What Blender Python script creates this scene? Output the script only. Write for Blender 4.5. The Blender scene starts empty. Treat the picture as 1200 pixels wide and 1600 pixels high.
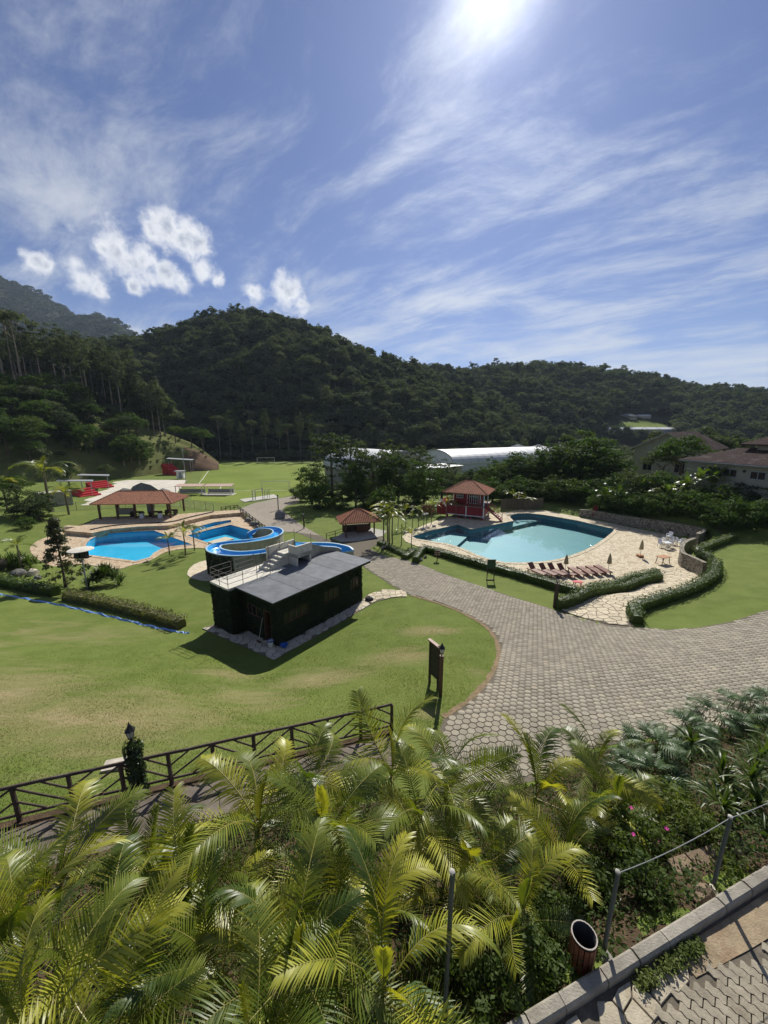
import bpy, bmesh, math, random
import numpy as np
from mathutils import Vector, Matrix, Euler, geometry as mgeo

# ------------------------------------------------------------------ camera, sky, sun, exposure
scene = bpy.context.scene
COL = scene.collection
R = math.radians
F = 600.0                      # focal length in photograph pixels (1200 x 1600)
PITCH = R(12.68)
CZ = 16.5                      # eye height above the football field
SP, CP = math.sin(PITCH), math.cos(PITCH)
cam_data = bpy.data.cameras.new('camera')
cam = bpy.data.objects.new('camera', cam_data); COL.objects.link(cam)
cam.location = (0, 0, CZ); cam.rotation_euler = (math.pi/2 - PITCH, 0, 0)
cam_data.sensor_fit = 'HORIZONTAL'; cam_data.sensor_width = 36; cam_data.lens = 18
cam_data.clip_start = 0.1; cam_data.clip_end = 9000
scene.camera = cam
SUN_EL, SUN_AZ = R(40.5), R(13.0)          # azimuth clockwise from +Y
SUN_DIR = Vector((math.sin(SUN_AZ)*math.cos(SUN_EL), math.cos(SUN_AZ)*math.cos(SUN_EL), math.sin(SUN_EL)))
sd = bpy.data.lights.new('sun', 'SUN'); sd.energy = 5.0; sd.angle = R(0.53); sd.color = (1.0, 0.955, 0.88)
sun = bpy.data.objects.new('sun', sd); COL.objects.link(sun)
sun.rotation_euler = SUN_DIR.to_track_quat('Z', 'Y').to_euler()
vs = scene.view_settings
vs.view_transform = 'Standard'; vs.look = 'None'; vs.gamma = 1; vs.exposure = 0.38; vs.use_curve_mapping = False
scene.cycles.max_bounces = 6; scene.cycles.diffuse_bounces = 3; scene.cycles.glossy_bounces = 3
scene.cycles.transparent_max_bounces = 12; scene.cycles.transmission_bounces = 4
scene.cycles.caustics_reflective = False; scene.cycles.caustics_refractive = False

class NT:
    """tiny helper to write node trees"""
    def __init__(s, tree): s.t = tree; s.n = tree.nodes; s.l = tree.links
    def node(s, kind, ins=None, **kw):
        n = s.n.new(kind)
        for k, v in kw.items(): setattr(n, k, v)
        for k, v in (ins or {}).items():
            sock = n.inputs[k]
            if hasattr(v, 'is_output') or hasattr(v, 'links'): s.l.new(v, sock)
            else: sock.default_value = v
        return n
    def math(s, op, a, b=0.0, c=0.0, clamp=False):
        n = s.node('ShaderNodeMath', {0: a, 1: b, 2: c}, operation=op); n.use_clamp = clamp
        return n.outputs[0]
    def vmath(s, op, a, b=(0, 0, 0)):
        n = s.node('ShaderNodeVectorMath', {0: a, 1: b}, operation=op)
        return n.outputs['Value'] if op in ('DOT_PRODUCT', 'LENGTH', 'DISTANCE') else n.outputs['Vector']
    def scale(s, v, k):
        n = s.node('ShaderNodeVectorMath', {0: v}, operation='SCALE'); 
        if hasattr(k, 'links'): s.l.new(k, n.inputs['Scale'])
        else: n.inputs['Scale'].default_value = k
        return n.outputs['Vector']
    def noise(s, vec, scale, detail=4, rough=0.55, dist=0.0, dim='3D'):
        n = s.node('ShaderNodeTexNoise', {'Scale': scale, 'Detail': detail, 'Roughness': rough, 'Distortion': dist}, noise_dimensions=dim)
        if vec is not None: s.l.new(vec, n.inputs['Vector'])
        return n.outputs['Fac']
    def ramp(s, fac, a, b, lo=0.0, hi=1.0, smooth=True):
        n = s.node('ShaderNodeMapRange', {'Value': fac, 'From Min': a, 'From Max': b, 'To Min': lo, 'To Max': hi})
        n.interpolation_type = 'SMOOTHSTEP' if smooth else 'LINEAR'; n.clamp = True
        return n.outputs['Result']
    def mix(s, fac, a, b, mode='MIX'):
        n = s.node('ShaderNodeMix', data_type='RGBA', blend_type=mode)
        for i, v in ((0, fac), (6, a), (7, b)):
            if hasattr(v, 'links'): s.l.new(v, n.inputs[i])
            else: n.inputs[i].default_value = (*v, 1) if isinstance(v, (tuple, list)) and len(v) == 3 else v
        return n.outputs[2]

def pxdir(px, py):
    a, b = (px-600)/F, (py-800)/F
    return Vector((a, CP - b*SP, -(b*CP + SP)))

def build_world():
    w = bpy.data.worlds.new('World'); scene.world = w; w.use_nodes = True
    t = NT(w.node_tree); t.n.clear()
    sky = t.node('ShaderNodeTexSky', sky_type='NISHITA'); sky.sun_disc = False
    sky.sun_elevation = SUN_EL; sky.sun_rotation = SUN_AZ
    sky.altitude = 900; sky.air_density = 1.0; sky.dust_density = 0.9; sky.ozone_density = 2.2
    d = t.vmath('NORMALIZE', t.node('ShaderNodeTexCoord').outputs['Generated'])
    sep = t.node('ShaderNodeSeparateXYZ', {0: d})
    z = t.math('MAXIMUM', sep.outputs[2], 0.0)
    k = t.math('DIVIDE', 1.0, t.math('ADD', z, 0.12))
    uv = t.scale(t.node('ShaderNodeCombineXYZ', {0: sep.outputs[0], 1: sep.outputs[1]}).outputs[0], k)
    # cirrus: streaks on a high plane, warped
    warp = t.node('ShaderNodeTexNoise', {'Vector': uv, 'Scale': 0.9, 'Detail': 3, 'Roughness': .5})
    wv = t.vmath('ADD', uv, t.scale(t.vmath('SUBTRACT', warp.outputs['Color'], (.5, .5, .5)), 0.42))
    rot = t.node('ShaderNodeMapping', {'Vector': wv, 'Rotation': (0, 0, R(-50)), 'Location': (.35, 1.7, 0)}).outputs[0]
    m1 = t.node('ShaderNodeMapping', {'Vector': rot, 'Scale': (1.0, .50, 1)})
    c1 = t.noise(m1.outputs[0], 1.9, 12, .66, .35)
    m2 = t.node('ShaderNodeMapping', {'Vector': rot, 'Scale': (2.6, .6, 1)})
    c2 = t.noise(m2.outputs[0], 2.6, 8, .65, .15)
    big = t.noise(uv, 0.62, 2, .5)
    cover = t.math('ADD', t.math('MULTIPLY', c1, .8), t.math('MULTIPLY', t.math('SUBTRACT', c2, .5), .30))
    cover = t.math('ADD', cover, t.math('MULTIPLY', t.math('SUBTRACT', big, .5), .35))
    low = t.ramp(z, .5, .03, 0, .11)                    # thin veils gather toward the horizon
    cover = t.math('ADD', cover, low)
    cir = t.ramp(cover, .34, .66, 0.0, .86)
    # cumulus group over the left hill
    blobs = [(262, 352, 30), (292, 372, 36), (240, 366, 22), (186, 392, 40), (222, 404, 38), (160, 388, 20), (258, 424, 24), (285, 440, 20),
             (320, 428, 24), (338, 440, 14), (132, 442, 32), (150, 452, 20), (118, 412, 16), (58, 410, 20), (72, 416, 14), (452, 458, 30), (440, 448, 20), (470, 474, 18), (395, 456, 18), (205, 446, 15)]
    def density(vec):
        acc = None
        for (px, py, rad) in blobs:
            c = pxdir(px, py); dist = c.length; c = c.normalized()
            r = rad/F/dist*.95
            e = t.vmath('DISTANCE', vec, tuple(c))
            v = t.math('SUBTRACT', 1.0, t.math('DIVIDE', e, r))
            acc = v if acc is None else t.math('SMOOTH_MAX', acc, v, .25)
        n1 = t.noise(vec, 46, 8, .62, .1); n2 = t.noise(vec, 13, 2, .5); n3 = t.noise(vec, 24, 3, .55, .3)
        q = t.math('ADD', acc, t.math('MULTIPLY', t.math('SUBTRACT', n1, .5), 1.25))
        q = t.math('ADD', q, t.math('MULTIPLY', t.math('SUBTRACT', n3, .53), 1.5))
        return t.math('ADD', q, t.math('MULTIPLY', t.math('SUBTRACT', n2, .52), 1.5))
    d0 = density(d)
    cum = t.ramp(d0, -.25, .65)
    core = t.math('ADD', d0, t.math('MULTIPLY', t.math('SUBTRACT', t.noise(t.vmath('ADD', d, tuple(Vector(SUN_DIR)*.02)), 30, 6, .6), .5), 1.6))
    shade = t.ramp(core, .35, 1.25)
    cumcol = t.mix(shade, (9.6, 9.7, 10.0), (4.6, 5.1, 6.2))
    # brighter thin cloud near the sun (forward scattering), dimmer away
    sd_ = t.vmath('DOT_PRODUCT', d, tuple(SUN_DIR))
    glow = t.math('POWER', t.math('MAXIMUM', sd_, 0.0), 14.0)
    halo = t.math('POWER', t.math('MAXIMUM', sd_, 0.0), 500.0)
    cb = t.math('ADD', 7.2, t.math('MULTIPLY', glow, 4.5))
    cc = t.node('ShaderNodeCombineColor', {0: t.math('MULTIPLY', cb, .93), 1: t.math('MULTIPLY', cb, .98), 2: t.math('MULTIPLY', cb, 1.07)})
    base = t.mix(1.0, sky.outputs[0], (.42, .52, .78), 'MULTIPLY')
    col = t.mix(cir, base, cc.outputs[0])
    add = t.node('ShaderNodeCombineColor', {0: t.math('MULTIPLY', halo, 7.), 1: t.math('MULTIPLY', halo, 7.), 2: t.math('MULTIPLY', halo, 7.3)})
    col = t.mix(1.0, col, add.outputs[0], 'ADD')
    col = t.mix(cum, col, cumcol)
    bg = t.node('ShaderNodeBackground', {'Color': col, 'Strength': 0.072})
    out = t.node('ShaderNodeOutputWorld', {'Surface': bg.outputs[0]})
build_world()
bpy.context.scene.world.cycles.sampling_method = 'MANUAL'
bpy.context.scene.world.cycles.sample_map_resolution = 512

# ------------------------------------------------------------------ tools
rng = np.random.default_rng(7)
random.seed(7)
def PD(px, py, d): return Vector((0, 0, CZ)) + pxdir(px, py)*d
def PZ(px, py, z):
    v = pxdir(px, py); return Vector((0, 0, CZ)) + v*((z-CZ)/v.z)
def depth(p): return p[1]*CP + (CZ-p[2])*SP
def proj(p):
    d = depth(p); dn = (CZ-p[2])
    return 600+F*p[0]/d, 800+F*((dn*CP - p[1]*SP)/d)

class MB:
    """collects faces of ONE object"""
    def __init__(s): s.v = []; s.f = []
    def add(s, vs, fs):
        o = len(s.v); s.v.extend(tuple(v) for v in vs); s.f.extend(tuple(i+o for i in f) for f in fs); return s
    def box(s, c, size, rz=0.0, tilt=None):
        hx, hy, hz = size[0]/2, size[1]/2, size[2]/2
        M = Matrix.Translation(c) @ (Matrix.Rotation(rz, 4, 'Z') if tilt is None else tilt.to_4x4())
        vs = [M @ Vector((x*hx, y*hy, z*hz)) for z in (-1, 1) for x, y in ((-1, -1), (1, -1), (1, 1), (-1, 1))]
        return s.add(vs, [(3, 2, 1, 0), (4, 5, 6, 7), (0, 1, 5, 4), (1, 2, 6, 5), (2, 3, 7, 6), (3, 0, 4, 7)])
    def bar(s, a, b, w, h=None, up=(0, 0, 1)):
        a, b = Vector(a), Vector(b); h = h or w
        z = (b-a).normalized(); u = Vector(up)
        if abs(z.dot(u)) > .98: u = Vector((1, 0, 0))
        x = z.cross(u).normalized(); y = x.cross(z)
        vs = [p + x*sx*w/2 + y*sy*h/2 for p in (a, b) for sx, sy in ((-1, -1), (1, -1), (1, 1), (-1, 1))]
        return s.add(vs, [(0, 1, 2, 3), (7, 6, 5, 4), (0, 4, 5, 1), (1, 5, 6, 2), (2, 6, 7, 3), (3, 7, 4, 0)])
    def tube(s, pts, rad, n=6, cap=True):
        pts = [Vector(p) for p in pts]; m = len(pts)
        rads = rad if isinstance(rad, (list, tuple)) else [rad]*m
        o = []; ref = Vector((0.13, 0.31, .94))
        for i, p in enumerate(pts):
            t = (pts[min(i+1, m-1)]-pts[max(i-1, 0)]).normalized()
            r = ref if abs(t.dot(ref)) < .97 else Vector((1, 0, 0))
            x = t.cross(r).normalized(); y = t.cross(x)
            o += [p + (x*math.cos(2*math.pi*k/n)+y*math.sin(2*math.pi*k/n))*rads[i] for k in range(n)]
        fs = [(i*n+k, i*n+(k+1) % n, (i+1)*n+(k+1) % n, (i+1)*n+k) for i in range(m-1) for k in range(n)]
        if cap: fs += [tuple(range(n-1, -1, -1)), tuple((m-1)*n+k for k in range(n))]
        return s.add(o, fs)
    def prism(s, poly, z0, z1):
        """poly: list of (x,y) counter-clockwise; z0,z1 number or function(x,y)"""
        f0 = z0 if callable(z0) else (lambda x, y: z0); f1 = z1 if callable(z1) else (lambda x, y: z1)
        n = len(poly)
        vs = [(x, y, f0(x, y)) for x, y in poly] + [(x, y, f1(x, y)) for x, y in poly]
        return s.add(vs, [tuple(range(n-1, -1, -1)), tuple(range(n, 2*n))] + [(i, (i+1) % n, n+(i+1) % n, n+i) for i in range(n)])
    def lathe(s, prof, c=(0, 0, 0), n=12, cap=True):
        o = [(c[0]+r*math.cos(2*math.pi*k/n), c[1]+r*math.sin(2*math.pi*k/n), c[2]+z) for r, z in prof for k in range(n)]
        m = len(prof)
        fs = [(i*n+k, i*n+(k+1) % n, (i+1)*n+(k+1) % n, (i+1)*n+k) for i in range(m-1) for k in range(n)]
        if cap and prof[0][0] > 1e-4: fs.append(tuple(range(n-1, -1, -1)))
        if cap and prof[-1][0] > 1e-4: fs.append(tuple((m-1)*n+k for k in range(n)))
        return s.add(o, fs)
    def mesh(s, name, off=(0, 0, 0), smooth=False):
        me = bpy.data.meshes.new(name)
        ox, oy, oz = off
        me.from_pydata([(x-ox, y-oy, z-oz) for x, y, z in s.v], [], s.f)
        if smooth: me.polygons.foreach_set('use_smooth', [True]*len(me.polygons))
        me.update(); return me

def np_mesh(name, V, Fq, smooth=False):
    """fast mesh from arrays: V (n,3), Fq (m,k)"""
    me = bpy.data.meshes.new(name)
    V = np.asarray(V, dtype=np.float32); Fq = np.asarray(Fq, dtype=np.int32); m, k = Fq.shape
    me.vertices.add(len(V)); me.vertices.foreach_set('co', V.ravel())
    me.loops.add(m*k); me.loops.foreach_set('vertex_index', Fq.ravel())
    me.polygons.add(m); me.polygons.foreach_set('loop_start', np.arange(0, m*k, k, dtype=np.int32))
    me.polygons.foreach_set('loop_total', np.full(m, k, dtype=np.int32))
    if smooth: me.polygons.foreach_set('use_smooth', np.ones(m, dtype=bool))
    me.update(calc_edges=True); return me

def link(name, data, mat=None, parent=None, loc=None, rot=None, scale=None):
    o = bpy.data.objects.new(name, data); COL.objects.link(o)
    if mat is not None and data is not None and not data.materials: data.materials.append(mat)
    if parent is not None: o.parent = parent
    if loc is not None: o.location = loc
    if rot is not None: o.rotation_euler = rot
    if scale is not None: o.scale = scale
    return o
def tag(o, label, cat, group=None, kind=None):
    if label: o['label'] = label
    if cat: o['category'] = cat
    if group: o['group'] = group
    if kind: o['kind'] = kind
    return o
def thing(name, label, cat, loc=(0, 0, 0), rz=0.0, group=None):
    o = bpy.data.objects.new(name, None); COL.objects.link(o); o.empty_display_size = .2
    o.location = loc; o.rotation_euler = (0, 0, rz)
    return tag(o, label, cat, group)
def part(name, mb, mat, parent, world=False, smooth=False):
    """mb in the parent's own frame, or in world coordinates when its thing is unrotated"""
    off = (0, 0, 0)
    if world:
        p = parent; off = Vector((0, 0, 0))
        while p is not None: off = off + p.location; p = p.parent
    return link(name, mb.mesh(name, off, smooth), mat, parent)
def single(name, mb, mat, label, cat, group=None, smooth=False, kind=None):
    o = link(name, mb.mesh(name, (0, 0, 0), smooth), mat); return tag(o, label, cat, group, kind)
def struct(name, data, mat): 
    o = link(name, data, mat); o['kind'] = 'structure'; return o
def copy_tree(o, parent=None):
    c = o.copy(); COL.objects.link(c); c.parent = parent
    for ch in list(o.children): copy_tree(ch, c)
    return c

# polygons
def inside(poly, X, Y):
    P = np.asarray(poly)[:, :2]; X = np.asarray(X, float); Y = np.asarray(Y, float); r = np.zeros(X.shape, bool)
    j = len(P)-1
    for i in range(len(P)):
        xi, yi, xj, yj = P[i, 0], P[i, 1], P[j, 0], P[j, 1]
        if yi != yj: r ^= ((yi > Y) != (yj > Y)) & (X < (xj-xi)*(Y-yi)/(yj-yi)+xi)
        j = i
    return r
def edge_dist(poly, X, Y):
    P = np.asarray(poly)[:, :2]; X = np.asarray(X, float); Y = np.asarray(Y, float); d = np.full(X.shape, 1e9)
    for i in range(len(P)):
        a, b = P[i-1], P[i]; e = b-a; L = max(e@e, 1e-12)
        t = np.clip(((X-a[0])*e[0]+(Y-a[1])*e[1])/L, 0, 1)
        d = np.minimum(d, np.hypot(X-a[0]-t*e[0], Y-a[1]-t*e[1]))
    return d
def smooth_poly(P, it=2, closed=True):
    P = [np.array(p[:2], float) for p in P]
    for _ in range(it):
        Q = []
        n = len(P)
        for i in range(n if closed else n-1):
            a, b = P[i], P[(i+1) % n]; Q += [a*.75+b*.25, a*.25+b*.75]
        if not closed: Q = [P[0]]+Q+[P[-1]]
        P = Q
    return [tuple(p) for p in P]
def ccw(P):
    a = sum(P[i-1][0]*P[i][1]-P[i][0]*P[i-1][1] for i in range(len(P)))
    return P if a > 0 else P[::-1]
def resample(P, step, closed=False):
    P = [np.array(p, float) for p in P]
    if closed: P = P+[P[0]]
    out = [P[0]]
    for a, b in zip(P[:-1], P[1:]):
        n = max(1, int(np.linalg.norm(b-a)/step+.5))
        out += [a+(b-a)*k/n for k in range(1, n+1)]
    if closed: out = out[:-1]
    return out
def offset_poly(P, d):
    """outward offset of a ccw polygon"""
    P = ccw([tuple(p[:2]) for p in P]); n = len(P); out = []
    for i in range(n):
        a, b, c = (np.array(P[k % n]) for k in (i-1, i, i+1))
        t = (b-a)/max(np.linalg.norm(b-a), 1e-6)+(c-b)/max(np.linalg.norm(c-b), 1e-6); t /= max(np.linalg.norm(t), 1e-6)
        out.append((b[0]+t[1]*d, b[1]-t[0]*d))
    return out

# ------------------------------------------------------------------ materials
def material(name, fn):
    m = bpy.data.materials.new(name); m.use_nodes = True
    t = NT(m.node_tree); t.n.clear()
    sh = fn(t)
    t.node('ShaderNodeOutputMaterial', {'Surface': sh}); return m
def geo_pos(t): return t.node('ShaderNodeNewGeometry').outputs['Position']
def obj_pos(t): return t.node('ShaderNodeTexCoord').outputs['Object']
def principled(t, col, rough=.7, bump=None, bstr=.3, bdist=.02, spec=.3, **kw):
    n = t.node('ShaderNodeBsdfPrincipled')
    for k, v in (('Base Color', col), ('Roughness', rough), ('Specular IOR Level', spec), *kw.items()):
        if hasattr(v, 'links'): t.l.new(v, n.inputs[k])
        else: n.inputs[k].default_value = (*v, 1) if isinstance(v, tuple) and len(v) == 3 else v
    if bump is not None:
        b = t.node('ShaderNodeBump', {'Height': bump, 'Strength': bstr, 'Distance': bdist}); t.l.new(b.outputs[0], n.inputs['Normal'])
    return n.outputs[0]
def simple(name, col, rough=.6, var=.25, scale=6, bump=.2, spec=.3, metal=0.0, dirt=None, pos='obj', bdist=.01):
    def fn(t):
        p = obj_pos(t) if pos == 'obj' else geo_pos(t)
        n = t.noise(p, scale, 5, .6); rnd = t.node('ShaderNodeObjectInfo').outputs['Random']
        f = t.math('ADD', t.ramp(n, .25, .75, 1-var, 1+var, False), t.math('MULTIPLY', t.math('SUBTRACT', rnd, .5), var*.8))
        c = t.mix(1.0, col, t.node('ShaderNodeCombineColor', {0: f, 1: f, 2: f}).outputs[0], 'MULTIPLY')
        if dirt:
            c = t.mix(t.ramp(t.noise(p, scale*.35, 6, .65), .5, .72, 0, .7), c, dirt)
        fine = t.noise(p, scale*7, 3, .6)
        return principled(t, c, rough, fine, bump, bdist, spec, Metallic=metal)
    return material(name, fn)
def foliage(name, cols, trans=.35, rough=.5, spec=.35, nscale=1.2, tcol=None):
    """leaf material: three colours by noise and by individual; part of the light passes through"""
    def fn(t):
        rnd = t.node('ShaderNodeObjectInfo').outputs['Random']
        g = t.node('ShaderNodeNewGeometry')
        isl = g.outputs['Random Per Island']
        n = t.noise(g.outputs['Position'], nscale, 3, .55)
        f = t.math('ADD', t.math('ADD', t.math('MULTIPLY', isl, .35), t.math('MULTIPLY', t.ramp(n, .3, .7), .25)), t.math('MULTIPLY', rnd, .50), clamp=True)
        c = t.mix(t.ramp(f, .0, .55), cols[0], cols[1]); c = t.mix(t.ramp(f, .6, 1.0), c, cols[2])
        b = principled(t, c, rough, None, spec=spec)
        tc = t.mix(1.0, c, tcol or (1.5, 1.7, .6), 'MULTIPLY')
        tr = t.node('ShaderNodeBsdfTranslucent', {'Color': tc})
        return t.node('ShaderNodeMixShader', {0: trans, 1: b, 2: tr.outputs[0]}).outputs[0]
    return material(name, fn)
# ------------------------------------------------------------------ terrain
DECK2, DECK1, TERR, COURT, PAD = 2.7, 1.2, 1.75, 0.45, 3.5
pz = lambda L, z: [tuple(PZ(x, y, z)[:2]) for x, y in L]
POOL2 = ccw(smooth_poly(pz([(641, 838), (672, 829), (712, 820)], DECK2), 0) )
P2a = pz([(650, 842), (643, 838), (672, 829), (713, 820), (716, 819.6), (735, 826.5), (738, 826.5), (799, 814.5), (802, 814), (799, 811), (796, 808), (799, 804.5), (808, 802.5), (826, 802), (850, 804.5), (900, 813), (957, 826), (960, 828),
          (957, 832), (946, 841), (930, 852), (912, 861), (890, 869), (868, 875), (845, 878), (815, 879.5), (790, 879), (768, 875), (745, 867), (722, 857), (700, 850), (675, 846)], DECK2)
POOL2 = ccw(P2a)
POOL1 = ccw(pz([(132, 862), (134, 850), (140, 843), (152, 837), (165, 834), (185, 832), (205, 830.5), (241, 829), (302, 851.5), (285, 852), (268, 854), (252, 858), (241, 864), (234, 871), (212, 877), (175, 872), (136, 867)], DECK1))
POOL1B = ccw(pz([(292, 837), (325, 828), (360, 820), (390, 828), (398, 838), (392, 845), (362, 848.5), (332, 851)], DECK1))
POOL1C = ccw(pz([(297, 830), (312, 822), (335, 816), (361, 812.5), (362, 816), (336, 822), (312, 829), (301, 834)], DECK1))
DECK1P = ccw(smooth_poly(pz([(44, 860), (52, 848), (75, 838), (102, 829), (142, 829), (170, 823), (215, 819), (262, 818), (300, 810), (330, 803), (372, 801), (384, 806), (400, 818), (412, 829), (404, 845), (372, 853), (340, 859), (312, 855.5), (290, 857), (272, 859), (254, 864), (244, 871), (226, 879), (205, 883), (186, 890), (150, 884), (118, 880), (96, 888), (66, 880)], DECK1), 1))
TERRP = ccw(pz([(100, 829), (140, 817), (158, 808), (285, 803), (330, 799), (372, 797), (376, 801), (330, 805), (300, 812), (265, 821), (215, 823), (172, 827), (144, 833)], TERR))
COURTP = ccw(pz([(118, 790), (178, 753), (200, 750), (292, 750), (268, 780), (230, 786)], COURT))
HANG = dict(c=Vector((-6.35, 20.75, 0)), u=Vector((math.cos(R(53)), math.sin(R(53)), 0)), v=Vector((-math.sin(R(53)), math.cos(R(53)), 0)), L=7.8, W=5.5)
def hp(a, b, z): p = HANG['c']+HANG['u']*a+HANG['v']*b; return Vector((p.x, p.y, z))
PADP = [tuple(hp(a, b, 0)[:2]) for a, b in ((-1.8, -.95), (HANG['L']+.3, -.95), (HANG['L']+.3, 6.2), (-1.8, 6.0))]
def zdeck2(x, y): return DECK2+0*x
DECK2P = ccw(pz([(628, 838), (640, 830), (668, 818), (698, 808), (735, 806), (790, 800), (815, 796), (850, 797), (905, 808), (930, 812), (985, 824), (1040, 834), (1086, 846), (1092, 853), (1079, 861), (1066, 868), (1063, 880), (1064, 889),
             (1032, 893), (1000, 901), (945, 917), (908, 924), (860, 911), (800, 893), (766, 884), (720, 872), (690, 864), (664, 857), (648, 852), (634, 846)], DECK2))
RAMPX = [(908, 923, 2.9), (945, 916, 2.75), (1000, 901, 2.71), (1032, 892, 2.7), (1066, 886, 2.7), (1076, 889, 2.72), (1100, 901, 2.95), (1092, 912, 3.2), (1060, 925, 3.6), (1005, 940, 4.05), (984, 950, 4.25), (984, 968, 4.35), (990, 979, 4.42), (950, 975, 4.28), (905, 964, 4.1), (872, 952, 3.9), (868, 946, 3.8)]
RAMP3 = [PZ(x, y, z) for x, y, z in RAMPX]
RAMPP = ccw([tuple(p[:2]) for p in RAMP3])
CTRL = [(690, 1090, 6.1), (0, 1100, 5.7), (200, 1080, 5.4), (400, 1075, 4.5), (520, 1060, 4.7), (650, 1000, 4.7), (600, 1100, 5.9),
  (0, 925, 3.1), (150, 950, 3.2), (295, 985, 3.45), (250, 930, 2.9), (200, 893, 1.5), (265, 868, 1.6), (300, 862, 1.6), (40, 900, 2.6), (90, 905, 2.3), (0, 850, 1.9), (0, 800, 1.4), (60, 830, 1.4), (0, 1000, 4.0), (330, 900, 2.6), (400, 880, 2.4), (450, 860, 2.3),
  (640, 925, 3.7), (690, 940, 4.0), (640, 905, 3.3), (580, 875, 2.7), (520, 850, 2.0), (460, 820, 1.2), (440, 795, .6), (470, 778, .3), (400, 800, .8), (750, 970, 4.4), (780, 1030, 5.3),
  (655, 878, 3.0), (700, 895, 3.15), (800, 920, 3.45), (860, 945, 3.85), (900, 962, 4.05), (985, 980, 4.45), (1010, 980, 4.55), (1090, 980, 4.8), (1150, 967, 5.0), (1200, 952, 5.2), (1120, 885, 4.4), (1150, 845, 4.25), (1200, 840, 4.5), (1120, 930, 4.7),
  (1000, 1050, 5.8), (1200, 1050, 6.1), (1200, 1000, 5.7), (1100, 1120, 6.4), (900, 1100, 6.15), (800, 1150, 6.3), (720, 1150, 6.3), (850, 1000, 5.0),
  (330, 725, 0), (480, 725, 0), (290, 790, .5), (400, 745, 0), (470, 765, 0), (220, 815, 1.5), (120, 800, 1.2), (560, 830, 2.2), (600, 830, 2.4), (660, 810, 2.4), (560, 790, 1.4), (640, 790, 1.6), (500, 790, .8), (900, 790, 3.2), (1000, 815, 3.6)]
FA, FB = PZ(-62, 1305, 6.92), PZ(612, 1141, 6.2)
FLINE = [FA+(FB-FA)*k/10 for k in range(11)]
C3 = [tuple(PZ(*c)) for c in CTRL] + [tuple(p) for p in FLINE] + [(p.x+.5, p.y-1.5, p.z+.12) for p in FLINE[::2]] + [(1.4, 8.7, 6.5), (3.2, 8.8, 6.55), (5, 9.2, 6.6), (1.5, 7.4, 6.75)] + [(1.84, 3.28, 9.15), (4.1, 4.1, 9.15), (6.4, 4.9, 9.15), (9, 5.8, 9.15), (3, 0, 9.2), (0, 0, 9.2), (9, 2, 9.2), (0, 2.4, 8.9), (-4, 3, 7.7), (-4, 5.5, 7.0), (0, 4.2, 8.0), (0, 6.4, 6.9), (3, 7.4, 6.8), (3.2, 5.6, 7.8), (6, 8.4, 6.75), (5, 6.2, 8.3),
      (8, 7.6, 7.9), (-8, 5, 7.2), (-8, 2, 8), (-14, 4, 7.2), (14, 9, 7.6), (12, 12, 6.4), (20, 14, 6.2), (20, 8, 7.5), (30, 20, 6), (45, 30, 6), (-20, 8, 6.6), (-30, 14, 5.8), (-30, 25, 4), (-45, 40, 3), (-60, 60, 2.5), (42, 48, 6), (40, 60, 6), (55, 50, 7), (30, 66, 3.5), (10, 80, 1.5), (-10, 120, 0), (-60, 120, 0), (-60, 180, 0), (-10, 180, 0), (-90, 80, 3), (60, 110, 3), (20, 110, 1), (-5, 100, .3), (100, 80, 8)]
_P = np.array(C3)[:, :2]; _Z = np.array(C3)[:, 2]
_c2 = 4.0
_K = np.sqrt(((_P[:, None]-_P[None])**2).sum(-1)+_c2); _n = len(_P)
_A = np.zeros((_n+3, _n+3)); _A[:_n, :_n] = -_K + np.eye(_n)*.35; _A[:_n, _n] = 1; _A[:_n, _n+1] = _P[:, 0]; _A[:_n, _n+2] = _P[:, 1]
_A[_n:, :_n] = _A[:_n, _n:].T
_W = np.linalg.solve(_A, np.concatenate([_Z, [0, 0, 0]]))
def rbf(X, Y):
    X = np.atleast_1d(np.asarray(X, float)); Y = np.atleast_1d(np.asarray(Y, float)); sh = X.shape; X = X.ravel(); Y = Y.ravel()
    out = np.empty(len(X))
    for i in range(0, len(X), 20000):
        x, y = X[i:i+20000], Y[i:i+20000]
        K = np.sqrt((x[:, None]-_P[:, 0])**2+(y[:, None]-_P[:, 1])**2+_c2)
        out[i:i+20000] = -K@_W[:_n]+_W[_n]+_W[_n+1]*x+_W[_n+2]*y
    far = np.clip((np.hypot(X, Y-60)-95)/60, 0, 1); far = far*far*(3-2*far)
    return (np.clip(out, -1, 12)*(1-far)).reshape(sh)
_rp = np.array([tuple(p) for p in RAMP3])
_ra = np.linalg.lstsq(np.c_[_rp[:, 0], _rp[:, 1], np.ones(len(_rp))], _rp[:, 2], rcond=None)[0]
def zramp(X, Y):       # inverse-distance over the outline points: a smooth sloping path
    X = np.asarray(X, float); Y = np.asarray(Y, float)
    w = 1/((X[..., None]-_rp[:, 0])**2+(Y[..., None]-_rp[:, 1])**2+.3)**1.5
    return (w*_rp[:, 2]).sum(-1)/w.sum(-1)
FPATHP = [(1.84-3.5*.942+.335*-.05, 3.28-3.5*.335+.942*.05), (1.84-3.5*.942+.335*5, 3.28-3.5*.335-.942*5), (1.84+9*.942+.335*5, 3.28+9*.335-.942*5), (1.84+9*.942+.335*-.05, 3.28+9*.335+.942*.05)]
FLATS = [(FPATHP, lambda x, y: 9.06+0*x, .35), (offset_poly(RAMPP, .35), zramp, .35), (offset_poly(DECK2P, .65), zdeck2, .6), (DECK1P, lambda x, y: DECK1+0*x, 3.0), (TERRP, lambda x, y: TERR+0*x, 1.6), (COURTP, lambda x, y: COURT+0*x, 3.0), (PADP, lambda x, y: PAD+0*x, 2.2)]
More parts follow.
